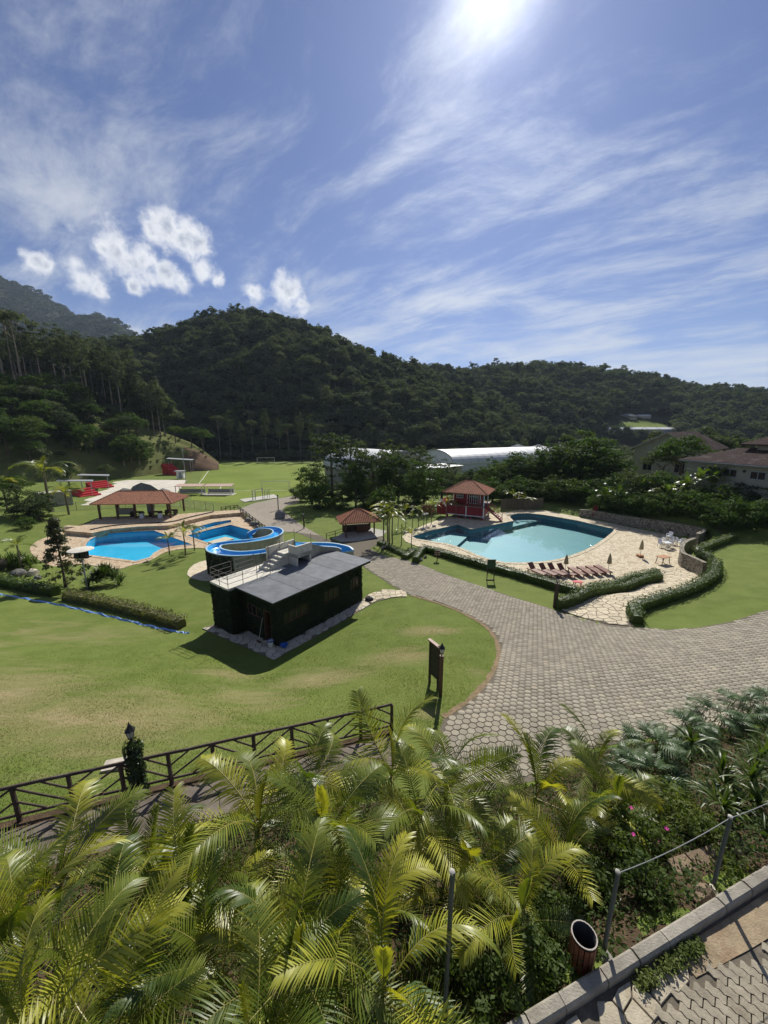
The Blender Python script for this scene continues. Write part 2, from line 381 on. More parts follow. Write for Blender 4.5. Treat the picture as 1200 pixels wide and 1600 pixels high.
def hgt(X, Y):
    X = np.atleast_1d(np.asarray(X, float)); Y = np.atleast_1d(np.asarray(Y, float))
    Z = rbf(X, Y)
    for poly, zf, m in FLATS[::-1]:
        P = np.asarray(poly); near = (X > P[:, 0].min()-m) & (X < P[:, 0].max()+m) & (Y > P[:, 1].min()-m) & (Y < P[:, 1].max()+m)
        if not near.any(): continue
        x, y = X[near], Y[near]
        d = np.where(inside(poly, x, y), 0, edge_dist(poly, x, y)); t = np.clip(d/m, 0, 1); t = t*t*(3-2*t)
        Z[near] = zf(x, y)*(1-t)+Z[near]*t
    return Z
def hz(x, y): return float(hgt([x], [y])[0])
def on(x, y, dz=0.0): return Vector((x, y, hz(x, y)+dz))
def G(px, py):
    """where the line of sight through a photograph point meets the ground"""
    v = pxdir(px, py)
    d = np.geomspace(3, 400, 500); P = np.array([0, 0, CZ])+d[:, None]*np.array(v)
    f = P[:, 2]-hgt(P[:, 0], P[:, 1]); i = int(np.argmax(f < 0)); i = i if i else 499
    a, b = d[max(i-1, 0)], d[i]
    for _ in range(14):
        m = (a+b)/2; p = Vector((0, 0, CZ))+v*m
        if p.z-hz(p.x, p.y) > 0: a = m
        else: b = m
    p = Vector((0, 0, CZ))+v*((a+b)/2); p.z = hz(p.x, p.y); return p
GL = lambda L: [tuple(G(x, y)[:2]) for x, y in L]

# ------------------------------------------------------------------ setting materials
def lawn_col(t, p):
    big = t.noise(p, .11, 3, .55, .6); mid = t.noise(p, .8, 4, .6); fine = t.noise(p, 9, 4, .65); vf = t.noise(p, 45, 2, .7)
    c = t.mix(t.ramp(mid, .3, .7), (.098, .142, .024), (.142, .186, .040))
    c = t.mix(t.ramp(fine, .35, .75, 0, .55), c, (.165, .185, .055))
    # worn, straw-coloured turf in patches of its own on the big slope
    dry = None
    for (x, y, rx, ry, k) in ((-10.5, 12.2, 7.0, 3.2, 1.15), (-17, 13, 7.5, 4.8, 1.15), (-6, 14.2, 4, 1.8, .8), (-3.2, 16.2, 3.4, 1.5, .95), (.6, 17.6, 3.2, 1.5, .85), (-7.5, 17.0, 3, 1.2, .7), (4.2, 14.5, .8, 3.2, .6), (2.6, 20.8, 2.4, 1.0, .9), (-26, 18, 9, 5, .7), (1.6, 12.2, .8, .6, 1.0), (-20, 22, 8, 3, .5)):
        e = t.vmath('LENGTH', t.vmath('MULTIPLY', t.vmath('SUBTRACT', p, (x, y, 0)), (1/rx, 1/ry, 0)))
        v = t.ramp(e, 0, 1.3, k, 0)
        dry = v if dry is None else t.math('MAXIMUM', dry, v)
    st = t.node('ShaderNodeMapping', {'Vector': p, 'Rotation': (0, 0, R(-20)), 'Scale': (.35, 1.2, 1)}).outputs[0]
    dn = t.math('ADD', dry, t.math('MULTIPLY', t.math('SUBTRACT', t.noise(st, .9, 7, .66, .5), .5), 2.3))
    c = t.mix(t.ramp(dn, .10, 1.05, 0, .80), c, (.265, .228, .110))
    c = t.mix(t.ramp(t.math('ADD', dn, t.math('MULTIPLY', t.math('SUBTRACT', fine, .5), .8)), .95, 1.4, 0, .7), c, (.38, .295, .18))
    c = t.mix(t.ramp(big, .45, .7, 0, .35), c, (.175, .198, .050))
    c = t.mix(t.ramp(vf, .35, .8, 0, .30), c, (.045, .068, .014))
    return c, fine, vf
def lawn_fn(t):
    p = geo_pos(t); c, fine, vf = lawn_col(t, p)
    h = t.math('ADD', fine, t.math('MULTIPLY', vf, .8))
    return principled(t, c, .9, h, .8, .03, .1)
def blade_fn(t):
    p = geo_pos(t); c, fine, vf = lawn_col(t, p); isl = t.node('ShaderNodeNewGeometry').outputs['Random Per Island']
    k = t.math('MULTIPLY_ADD', isl, .7, .75); c = t.mix(1.0, c, t.node('ShaderNodeCombineColor', {0: k, 1: k, 2: k}).outputs[0], 'MULTIPLY')
    b = principled(t, c, .6, None, spec=.15); tr = t.node('ShaderNodeBsdfTranslucent', {'Color': t.mix(1.0, c, (1.25, 1.3, .8), 'MULTIPLY')})
    return t.node('ShaderNodeMixShader', {0: .5, 1: b, 2: tr.outputs[0]}).outputs[0]
M_BLADE = material('lawn_blades', blade_fn)
M_LAWN = material('lawn', lawn_fn)
def pitch_fn(t):
    p = geo_pos(t); n = t.noise(p, .07, 4, .6, .5); f = t.noise(p, 2.0, 4, .65)
    c = t.mix(t.ramp(n, .35, .65), (.140, .192, .026), (.195, .24, .044)); c = t.mix(t.ramp(f, .35, .7, 0, .4), c, (.085, .13, .018))
    return principled(t, c, .9, f, .5, .05, .1)
M_PITCH = material('pitch', pitch_fn)
def crazy_fn(c1, c2, c3, joint, scale, jw=.06, bd=.02):
    def fn(t):
        p = geo_pos(t)
        wp = t.vmath('ADD', p, t.scale(t.vmath('SUBTRACT', t.node('ShaderNodeTexNoise', {'Vector': p, 'Scale': 1.6, 'Detail': 2}).outputs['Color'], (.5, .5, .5)), .35))
        ve = t.node('ShaderNodeTexVoronoi', {'Vector': wp, 'Scale': scale}, feature='DISTANCE_TO_EDGE')
        vc = t.node('ShaderNodeTexVoronoi', {'Vector': wp, 'Scale': scale}, feature='F1')
        s = t.node('ShaderNodeSeparateColor', {0: vc.outputs['Color']})
        c = t.mix(s.outputs[0], c1, c2); c = t.mix(t.ramp(s.outputs[1], .7, 1), c, c3)
        n = t.noise(p, 7, 5, .65); c = t.mix(t.ramp(n, .3, .75, 0, .45), c, tuple(x*.62 for x in c1))
        c = t.mix(t.ramp(t.noise(p, .35, 4, .6), .5, .75, 0, .35), c, tuple(x*.6 for x in c2))
        j = t.ramp(ve.outputs['Distance'], jw*.25, jw, 0, 1)
        return principled(t, t.mix(j, joint, c), .8, t.math('ADD', j, t.math('MULTIPLY', n, .3)), .6, bd, .2)
    return fn
M_DECK = material('pool_deck_stone', crazy_fn((.56, .48, .33), (.66, .58, .42), (.44, .35, .22), (.32, .26, .17), 2.5))
M_DECK1 = material('pool_terrace_stone', crazy_fn((.54, .41, .27), (.62, .50, .34), (.44, .29, .17), (.30, .22, .13), 2.2))
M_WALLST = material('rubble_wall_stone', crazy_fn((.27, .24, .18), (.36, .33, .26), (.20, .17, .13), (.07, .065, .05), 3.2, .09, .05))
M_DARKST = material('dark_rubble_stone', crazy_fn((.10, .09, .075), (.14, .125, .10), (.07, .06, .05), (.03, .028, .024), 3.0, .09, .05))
M_CONC = simple('concrete', (.43, .41, .36), .85, .2, 2.5, .4, .2, dirt=(.22, .20, .17), pos='geo')
M_CONCW = simple('painted_concrete', (.58, .55, .46), .8, .15, 3, .3, .2, dirt=(.30, .27, .21), pos='geo')
M_STONE = simple('flagstone', (.47, .42, .34), .8, .28, 5, .5, .2, dirt=(.27, .23, .18), pos='geo', bdist=.02)
M_STONE2 = simple('pale_flagstone', (.52, .45, .32), .8, .25, 5, .5, .2, dirt=(.33, .26, .17), pos='geo', bdist=.02)
M_JOINT = simple('joint_sand', (.15, .13, .098), .95, .3, 8, .6, .1, pos='geo')
def paver_fn(t):
    p = geo_pos(t); g = t.node('ShaderNodeNewGeometry'); oi = t.node('ShaderNodeObjectInfo').outputs['Random']
    f = t.math('FRACT', t.math('ADD', g.outputs['Random Per Island'], oi)); n = t.noise(p, 4, 5, .62); big = t.noise(p, .35, 5, .6, .5); track = t.noise(t.node('ShaderNodeMapping', {'Vector': p, 'Rotation': (0, 0, R(35)), 'Scale': (.10, .9, 1)}).outputs[0], 1.0, 4, .6)
    c = t.mix(f, (.225, .202, .155), (.345, .312, .240)); c = t.mix(t.ramp(f, .9, 1.0, 0, .5), c, (.36, .30, .215))
    c = t.mix(t.ramp(n, .35, .75, 0, .40), c, (.19, .168, .126)); c = t.mix(t.ramp(big, .48, .72, 0, .55), c, (.34, .295, .22)); c = t.mix(t.ramp(track, .5, .75, 0, .35), c, (.18, .165, .135))
    return principled(t, c, .9, t.noise(p, 30, 3, .6), .5, .012, .15)
M_PAVER = material('concrete_paver', paver_fn)
M_SOIL = simple('soil', (.10, .068, .042), .95, .4, 3, .9, .1, dirt=(.06, .05, .025), pos='geo', bdist=.06)
M_COURT = simple('court_concrete', (.56, .52, .43), .9, .14, .5, .3, .15, dirt=(.40, .36, .28), pos='geo')
def road_far_fn(t):
    p = geo_pos(t); m = t.node('ShaderNodeMapping', {'Vector': p, 'Rotation': (0, 0, R(38))})
    b = t.node('ShaderNodeTexBrick', {'Vector': m.outputs[0], 'Scale': 1.0, 'Mortar Size': .02, 'Brick Width': .32, 'Row Height': .28, 'Color1': (.25, .22, .175, 1), 'Color2': (.30, .265, .21, 1), 'Mortar': (.17, .145, .115, 1), 'Mortar Smooth': .3})
    n = t.noise(p, .5, 5, .6); c = t.mix(t.ramp(n, .35, .7, 0, .5), b.outputs['Color'], (.32, .28, .222))
    return principled(t, c, .9, b.outputs['Fac'], -.4, .02, .15)
M_ROADF = material('road_blocks', road_far_fn)
def tile_fn(base, deep):
    def fn(t):
        p = geo_pos(t); m = t.node('ShaderNodeMapping', {'Vector': p})
        b = t.node('ShaderNodeTexBrick', {'Vector': p, 'Scale': 1, 'Mortar Size': .012, 'Brick Width': .6, 'Row Height': .6, 'Color1': (*base, 1), 'Color2': (*[x*.93 for x in base], 1), 'Mortar': (*[x*.85 for x in base], 1)}, offset=0)
        n = t.noise(p, .4, 3, .5)
        return principled(t, t.mix(t.ramp(n, .35, .7, 0, .35), b.outputs['Color'], deep), .5, None, spec=.3)
    return fn
M_BASIN1 = material('blue_pool_tile', tile_fn((.05, .53, .78), (.07, .60, .84)))
M_BASIN2 = material('teal_pool_tile', tile_fn((.115, .285, .325), (.14, .32, .35)))
M_RIM2 = simple('teal_rim_tile', (.10, .20, .22), .4, .15, 3, .1, .4, pos='geo')
M_RIM1 = simple('blue_rim_tile', (.02, .26, .50), .4, .15, 3, .1, .4, pos='geo')
def water_fn(tint, rip):
    def fn(t):
        p = geo_pos(t); n = t.math('ADD', t.noise(p, .9, 3, .5, .4), t.math('MULTIPLY', t.noise(p, 3.2, 3, .5), .4))
        b = t.node('ShaderNodeBump', {'Height': n, 'Strength': rip, 'Distance': .05})
        cs = t.math('ABSOLUTE', t.vmath('DOT_PRODUCT', t.node('ShaderNodeNewGeometry').outputs['Incoming'], b.outputs[0]))
        fr = t.math('ADD', .02, t.math('MULTIPLY', .98, t.math('POWER', t.math('SUBTRACT', 1.0, cs, clamp=True), 5.0)))
        gl = t.node('ShaderNodeBsdfGlossy', {'Color': (1, 1, 1, 1), 'Roughness': .015, 'Normal': b.outputs[0]})
        tr = t.node('ShaderNodeBsdfTransparent', {'Color': (*tint, 1)})
        return t.node('ShaderNodeMixShader', {0: fr, 1: tr.outputs[0], 2: gl.outputs[0]}).outputs[0]
    return fn
M_WATER1 = material('clear_blue_water', water_fn((.82, .97, 1.0), .10))
M_WATER2 = material('green_blue_water', water_fn((.80, .93, .93), .035))

# ------------------------------------------------------------------ ground sheet with holes for the pools
def drape(poly, zf, step, holes=(), skirt=0.0):
    """triangulated sheet filling poly, heights zf(X,Y) arrays"""
    rings = [ccw([tuple(p) for p in resample(poly, step*1.0, True)])] + [ccw([tuple(p) for p in resample(h, step, True)]) for h in holes]
    pts, edges = [], []
    for r in rings:
        o = len(pts); pts += [Vector(p[:2]) for p in r]; edges += [(o+i, o+(i+1) % len(r)) for i in range(len(r))]
    P = np.array(rings[0]); xs = np.arange(P[:, 0].min(), P[:, 0].max(), step); ys = np.arange(P[:, 1].min(), P[:, 1].max(), step)
    X, Y = (a.ravel() for a in np.meshgrid(xs, ys)); ok = inside(rings[0], X, Y) & (edge_dist(rings[0], X, Y) > step*.4)
    for r in rings[1:]: ok &= ~inside(r, X, Y) & (edge_dist(r, X, Y) > step*.4)
    pts += [Vector((x, y)) for x, y in zip(X[ok], Y[ok])]
    vo, eo, fo = mgeo.delaunay_2d_cdt(pts, edges, [], 0, 1e-5)[:3]
    V = np.array([tuple(v) for v in vo]); T = np.array([f for f in fo if len(f) == 3])
    c = V[T].mean(1); keep = inside(rings[0], c[:, 0], c[:, 1])
    for r in rings[1:]: keep &= ~inside(r, c[:, 0], c[:, 1])
    T = T[keep]
    Z = zf(V[:, 0], V[:, 1]); mb = MB()
    mb.v = [(x, y, z) for (x, y), z in zip(V, Z)]
    a = V[T]; cr = (a[:, 1, 0]-a[:, 0, 0])*(a[:, 2, 1]-a[:, 0, 1])-(a[:, 1, 1]-a[:, 0, 1])*(a[:, 2, 0]-a[:, 0, 0])
    T[cr < 0] = T[cr < 0][:, ::-1]; mb.f = [tuple(int(i) for i in f) for f in T]
    if skirt:
        for ri, r in enumerate(rings):
            zz = zf(np.array([p[0] for p in r]), np.array([p[1] for p in r])); n = len(r)
            vs = [(p[0], p[1], z) for p, z in zip(r, zz)]+[(p[0], p[1], z-skirt) for p, z in zip(r, zz)]
            mb.add(vs, [(i, n+i, n+(i+1) % n, (i+1) % n) if ri == 0 else (i, (i+1) % n, n+(i+1) % n, n+i) for i in range(n)])
    return mb

def axis(segs):
    a = [segs[0][0]]
    for lo, hi, st in segs: a += list(np.linspace(lo, hi, max(2, int((hi-lo)/st)+1))[1:])
    return np.array(a)
gx = axis([(-4500, -400, 410), (-400, -120, 28), (-120, -62, 4), (-62, 48, .6), (48, 140, 4), (140, 400, 26), (400, 4500, 410)])
gy = axis([(-60, -4, 8), (-4, 78, .6), (78, 130, 2.6), (130, 400, 22), (400, 5000, 380)])
GX, GY = np.meshgrid(gx, gy); GZ = hgt(GX.ravel(), GY.ravel()).reshape(GX.shape)
V = np.c_[GX.ravel(), GY.ravel(), GZ.ravel()]
# sink the ground a hand below the sheets that cover it
for poly, dz in ((DECK2P, .12), (DECK1P, .12), (TERRP, .12), (COURTP, .12), (PADP, .0), (RAMPP, .1)):
    m = inside(poly, V[:, 0], V[:, 1]); V[m, 2] -= dz
nx, ny = len(gx), len(gy)
I = np.arange(nx*ny).reshape(ny, nx); Q = np.stack([I[:-1, :-1], I[:-1, 1:], I[1:, 1:], I[1:, :-1]], -1).reshape(-1, 4)
hole = np.zeros(len(V), bool)
for pl in (POOL2, POOL1, POOL1B, POOL1C): hole |= inside(offset_poly(pl, .12), V[:, 0], V[:, 1])
Q = Q[~hole[Q].any(1)]
struct('ground', np_mesh('ground', V, Q, True), M_LAWN)

# ------------------------------------------------------------------ the road of hexagonal blocks
ROADP = ccw(GL([(672, 1180), (694, 1122), (716, 1108), (742, 1090), (762, 1066), (776, 1042), (782, 1020), (776, 998), (762, 980), (742, 967), (716, 954), (690, 944), (664, 936), (640, 930), (612, 915), (594, 903), (578, 893), (548, 872), (505, 850), (462, 832), (424, 830), (404, 817), (384, 804), (369, 797), (398, 786), (432, 779), (468, 774),
               (467, 786), (446, 791), (441, 797), (452, 806), (480, 826), (508, 841), (530, 848), (560, 846), (596, 838), (606, 846), (578, 856), (590, 864), (606, 870), (630, 874), (652, 880), (700, 899), (755, 917), (808, 935), (858, 950), (900, 964), (950, 976), (992, 980), (1040, 984), (1090, 981), (1140, 972), (1200, 953)])
            + [(30, 24.5), (36, 20), (22, 12.6), (14, 11.3), (10.5, 10.6), (8, 10.4), (6.2, 10.2), (5, 9.2), (3.2, 8.8), (1.4, 8.7)])
road_top = lambda x, y: hgt(x, y)+.006
road = struct('road', drape(ROADP, lambda x, y: hgt(x, y)+.012, .7, skirt=.25).mesh('road'), M_JOINT)
HR = .158                      # hexagon circumradius
def hexes():
    P = np.array(ROADP); dx, dy = HR*math.sqrt(3)+.012, HR*1.5+.010
    rot = R(8); c, s = math.cos(rot), math.sin(rot); out = []
    rows = np.arange(-80, 100); cols = np.arange(-120, 160)
    A, B = np.meshgrid(cols, rows); U = (A+.5*(B % 2))*dx; Vv = B*dy
    X = (U*c-Vv*s).ravel(); Y = (U*s+Vv*c).ravel()+15
    ok = inside(ROADP, X, Y) & (edge_dist(ROADP, X, Y) > HR*.8)
    return X[ok], Y[ok], rot
hx, hy, hrot = hexes()
hzv = hgt(hx, hy); dep = hy*CP+(CZ-hzv)*SP
sel = dep < 46; hx, hy, hzv, dep = hx[sel], hy[sel], hzv[sel], dep[sel]
e = .1; nxv = (hgt(hx+e, hy)-hgt(hx-e, hy))/(2*e); nyv = (hgt(hx, hy+e)-hgt(hx, hy-e))/(2*e)
hexmb = MB()
ang = [math.pi/6+k*math.pi/3 for k in range(6)]
hexmb.add([(HR*.965*math.cos(a), HR*.965*math.sin(a), -.03) for a in ang]+[(HR*.965*math.cos(a), HR*.965*math.sin(a), .012) for a in ang]+[(HR*.90*math.cos(a), HR*.90*math.sin(a), .022) for a in ang],
          [(12, 13, 14, 15, 16, 17)]+[(i, (i+1) % 6, 6+(i+1) % 6, 6+i) for i in range(6)]+[(6+i, 6+(i+1) % 6, 12+(i+1) % 6, 12+i) for i in range(6)])
hexme = hexmb.mesh('paver'); hexme.materials.append(M_PAVER)
def hidden_by_palms(x, y):
    px, py = proj((x, y, hz(x, y))); return px < 0 or px > 1200 or py > 1215
order = [i for i in np.argsort(dep) if not hidden_by_palms(hx[i], hy[i])]
near_ids = set(order[:300])
jit = rng.normal(0, 1, (len(hx), 3))
for i in order[:300]:
    o = link('paver', hexme, None, road); n = Vector((-nxv[i]+jit[i, 0]*.018, -nyv[i]+jit[i, 1]*.018, 1)).normalized()
    o.matrix_local = Matrix.Translation((hx[i], hy[i], hzv[i]+.012+jit[i, 2]*.003)) @ n.to_track_quat('Z', 'Y').to_matrix().to_4x4() @ Matrix.Rotation(0, 4, 'Z')
    # to_track_quat spins about z: undo by aligning the local x axis
    x_ax = Vector((math.cos(hrot), math.sin(hrot), 0)); x_ax = (x_ax-n*x_ax.dot(n)).normalized(); y_ax = n.cross(x_ax)
    o.matrix_local = Matrix(((x_ax.x, y_ax.x, n.x, hx[i]), (x_ax.y, y_ax.y, n.y, hy[i]), (x_ax.z, y_ax.z, n.z, hzv[i]+.012+jit[i, 2]*.003), (0, 0, 0, 1)))
rest = np.array([i for i in range(len(hx)) if i not in near_ids])
B = np.array(hexmb.v); c, s = math.cos(hrot), math.sin(hrot); BX = B[:, 0]*c-B[:, 1]*s; BY = B[:, 0]*s+B[:, 1]*c
VV = np.stack([hx[rest][:, None]+BX, hy[rest][:, None]+BY, (hzv[rest]+.012+jit[rest, 2]*.003)[:, None]+B[:, 2]+BX*(nxv[rest]+jit[rest, 0]*.018)[:, None]+BY*(nyv[rest]+jit[rest, 1]*.018)[:, None]], -1).reshape(-1, 3)
mbh = MB(); nb = len(B); 
top = np.array([12, 13, 14, 15, 16, 17]); quads = np.array([f for f in hexmb.f if len(f) == 4 and min(f) >= 6])
offs = (np.arange(len(rest))*nb)[:, None, None]
Tq = np.concatenate([(quads[None]+offs).reshape(-1, 4), (np.array([[12, 13, 14, 15], [12, 15, 16, 17]])[None]+offs).reshape(-1, 4)])
pv = link('pavers', np_mesh('pavers', VV, Tq), M_PAVER, road); pv['kind'] = 'stuff'
EDGE = [G(x, y) for x, y in ((694, 1122), (716, 1108), (742, 1090), (762, 1066), (776, 1042), (782, 1020), (776, 998), (762, 980), (742, 967), (716, 954), (690, 944), (664, 936), (642, 930))]
ES = resample(smooth_poly([tuple(p[:2]) for p in EDGE], 2, False), .18); inner_, outer_ = [], []
for i, q in enumerate(ES):
    t_ = ES[min(i+1, len(ES)-1)]-ES[max(i-1, 0)]; t_ = t_/np.linalg.norm(t_); nn = np.array([-t_[1], t_[0]])
    w_ = .07+.10*abs(math.sin(i*.55+math.sin(i*.21)*2))+.06*random.random(); inner_.append(tuple(q+nn*w_)); outer_.append(tuple(q-nn*.06))
struct('worn_edge', drape(ccw(inner_+outer_[::-1]), lambda x, y: hgt(x, y)+.022, .3).mesh('worn_edge'), simple('bare_earth_edge', (.24, .175, .105), .95, .35, 6, .8, .1, dirt=(.13, .125, .05), pos='geo', bdist=.02))
# far stretch beyond the separate blocks
FARP = ccw(GL([(369, 797), (398, 786), (432, 779), (468, 774), (467, 786), (446, 791), (441, 797), (452, 806), (480, 826), (500, 837), (462, 832), (424, 830), (404, 817), (384, 804)]))
link('far_paving', drape(FARP, lambda x, y: hgt(x, y)+.026, 1.2).mesh('far_paving'), M_ROADF, road)

# ------------------------------------------------------------------ flagstones
def voronoi_cells(poly, spacing, gap, seed, jitter=.42):
    r = np.random.default_rng(seed); P = np.array(poly); x0, y0 = P.min(0)-spacing; x1, y1 = P.max(0)+spacing
    xs = np.arange(x0, x1, spacing); ys = np.arange(y0, y1, spacing); X, Y = np.meshgrid(xs, ys)
    S = np.c_[X.ravel(), Y.ravel()]+r.uniform(-jitter, jitter, (X.size, 2))*spacing; out = []
    for i in np.where(inside(poly, S[:, 0], S[:, 1]))[0]:
        c = S[i]; d = S-c; dd = (d**2).sum(1); nb = np.where((dd > 0) & (dd < (2.6*spacing)**2))[0]
        cell = [np.array(c)+np.array(q)*spacing*2 for q in ((-1, -1), (1, -1), (1, 1), (-1, 1))]
        for j in nb:
            nrm = d[j]/math.sqrt(dd[j]); lim = math.sqrt(dd[j])/2-gap/2; new = []
            for k in range(len(cell)):
                a, b = cell[k-1], cell[k]; fa, fb = (a-c)@nrm-lim, (b-c)@nrm-lim
                if (fa <= 0) != (fb <= 0): new.append(a+(b-a)*fa/(fa-fb))
                if fb <= 0: new.append(b)
            cell = new
            if len(cell) < 3: break
        if len(cell) < 3: continue
        cl = []
        for q in cell:
            if not inside(poly, [q[0]], [q[1]])[0]:
                best = None
                for k in range(len(P)):
                    a, b = P[k-1], P[k]; e = b-a; t = np.clip(((q-a)@e)/max(e@e, 1e-9), 0, 1); pt = a+e*t; dq = ((q-pt)**2).sum()
                    if best is None or dq < best[0]: best = (dq, pt)
                q = best[1]
            if not cl or np.linalg.norm(q-cl[-1]) > .02: cl.append(q)
        if len(cl) >= 3:
            A = .5*sum(cl[k-1][0]*cl[k][1]-cl[k][0]*cl[k-1][1] for k in range(len(cl)))
            if A > .02*spacing: out.append([tuple(q) for q in cl])
    return out
def flagstones(parent, poly, spacing, gap, seed, zf, mat, th=.03, name='flagstone'):
    for cell in voronoi_cells(poly, spacing, gap, seed):
        c = np.mean(cell, 0); zc = zf(c[0], c[1]); h = random.uniform(-.006, .006); mb = MB()
        n = len(cell); inner = [tuple(np.array(q)+(c-np.array(q))*.05) for q in cell]
        vs = [(x, y, zf(x, y)-.01) for x, y in cell]+[(x, y, zf(x, y)+th*.7+h) for x, y in cell]+[(x, y, zf(x, y)+th+h) for x, y in inner]
        mb.add(vs, [tuple(range(2*n, 3*n))]+[(i, (i+1) % n, n+(i+1) % n, n+i) for i in range(n)]+[(n+i, n+(i+1) % n, 2*n+(i+1) % n, 2*n+i) for i in range(n)])
        link(name, mb.mesh(name), mat, parent)

# pump house apron and the little path from it to the road
APRON = ccw([tuple(hp(a, b, 0)[:2]) for a, b in ((-1.0, -.9), (3, -.95), (6.5, -.92), (8.3, -.9), (8.5, .2), (7.6, .1), (.1, .1), (.1, 3.2), (-.8, 3.2), (-.85, 5.6), (-1.65, 5.7))])
PATHE = ccw(GL([(553, 944), (572, 940), (572, 931), (598, 922), (634, 923), (636, 933), (612, 934), (588, 940), (566, 950), (548, 955)]))
apron = struct('stone_apron', drape(APRON, lambda x, y: hgt(x, y)+.03, .5, skirt=.25).mesh('stone_apron'), M_JOINT)
flagstones(apron, APRON, .48, .035, 3, lambda x, y: hz(x, y)+.03, M_STONE)
path = struct('stone_path', drape(PATHE, lambda x, y: hgt(x, y)+.03, .4, skirt=.2).mesh('stone_path'), M_JOINT)
flagstones(path, PATHE, .5, .035, 4, lambda x, y: hz(x, y)+.03, M_STONE2)

# ------------------------------------------------------------------ right pool and its deck
deck2 = struct('pool_deck', drape(DECK2P, lambda x, y: DECK2+0*x, .8, [offset_poly(POOL2, .02)], skirt=.5).mesh('pool_deck'), M_DECK)
ramp = struct('entrance_path', drape(RAMPP, lambda x, y: zramp(x, y)+.004, .5, skirt=.4).mesh('entrance_path'), M_JOINT)
flagstones(ramp, RAMPP, .55, .04, 5, lambda x, y: float(zramp(x, y))+.006, M_STONE2)
def pool(name, label, poly, zdeck, dep, fr, Mb, Mr, Mw, cop_w, Mc, shelves=()):
    c = np.mean(poly, 0); T = thing(name, label, 'swimming pool', (c[0], c[1], zdeck-dep))
    n = len(poly); zw = zdeck-fr
    mb = MB(); mb.f = []
    fl = drape(poly, lambda x, y: zdeck-dep+0*x, 1.2); mb.add(fl.v, fl.f)
    mb.add([(x, y, zdeck-dep) for x, y in poly]+[(x, y, zw-.05) for x, y in poly], [((i+1) % n, i, n+i, n+(i+1) % n) for i in range(n)])
    part('basin', mb, Mb, T, True)
    mr = MB(); mr.add([(x, y, zw-.05) for x, y in poly]+[(x, y, zdeck-.02) for x, y in poly], [((i+1) % n, i, n+i, n+(i+1) % n) for i in range(n)])
    part('tile_band', mr, Mr, T, True)
    out = offset_poly(poly, cop_w); inn = offset_poly(poly, -.05); mc = MB()
    mc.add([(x, y, zdeck+.035) for x, y in inn]+[(x, y, zdeck+.035) for x, y in out]+[(x, y, zdeck-.03) for x, y in inn]+[(x, y, zdeck-.15) for x, y in out],
           [f for i in range(n) for j in [(i+1) % n] for f in ((i, n+i, n+j, j), (j, 2*n+j, 2*n+i, i), (n+j, n+i, 3*n+i, 3*n+j))])
    part('coping', mc, Mc, T, True)
    for sp, h in shelves:
        ms = MB(); ms.prism(ccw([tuple(p[:2]) for p in sp]), zdeck-dep+.01, zdeck-h); part('shelf', ms, Mb, T, True)
    w = drape(poly, lambda x, y: zw+0*x, 2.0); part('water', w, Mw, T, True)
    return T
pool('swimming_pool', 'large teal swimming pool with curved edge beside the red playhouse', POOL2, DECK2, 1.35, .26, M_BASIN2, M_RIM2, M_WATER2, .42, M_DECK,
     [(pz([(650, 842), (644, 838), (672, 829.3), (713, 820.4), (733, 826), (704, 850), (675, 845.5)], DECK2), .95), (pz([(803, 814), (799, 811), (797, 808), (800, 805), (808, 803), (826, 802.5), (846, 804.5)], DECK2), .85)])
# left pools
deck1 = struct('pool_terrace', drape(DECK1P, lambda x, y: DECK1+0*x, .9, [offset_poly(p, .02) for p in (POOL1, POOL1B, POOL1C)], skirt=.4).mesh('pool_terrace'), M_DECK1)
pool('swimming_pool', 'rounded bright blue swimming pool in front of the tile roofed pavilion', POOL1, DECK1, 1.3, .16, M_BASIN1, M_RIM1, M_WATER1, .45, M_DECK1)
pool('swimming_pool', 'square bright blue pool where the water slide ends', POOL1B, DECK1, 1.2, .16, M_BASIN1, M_RIM1, M_WATER1, .4, M_DECK1)
pool('wading_pool', 'narrow shallow blue wading pool behind the square pool', POOL1C, DECK1, .5, .12, M_BASIN1, M_RIM1, M_WATER1, .3, M_DECK1)
terr = struct('pavilion_terrace', drape(TERRP, lambda x, y: TERR+.02+0*x, 1.0, skirt=.9).mesh('pavilion_terrace'), M_DECK1)
struct('court', drape(COURTP, lambda x, y: COURT+.02+0*x, 2.0, skirt=.3).mesh('court'), M_COURT)
FIELDP = ccw([tuple(PZ(x, y, 0)[:2]) for x, y in ((298, 783), (320, 731), (335, 723), (482, 723), (474, 768), (440, 779), (420, 781), (360, 790))])
struct('football_field', drape(FIELDP, lambda x, y: hgt(x, y)+.02, 4.0).mesh('football_field'), M_PITCH)
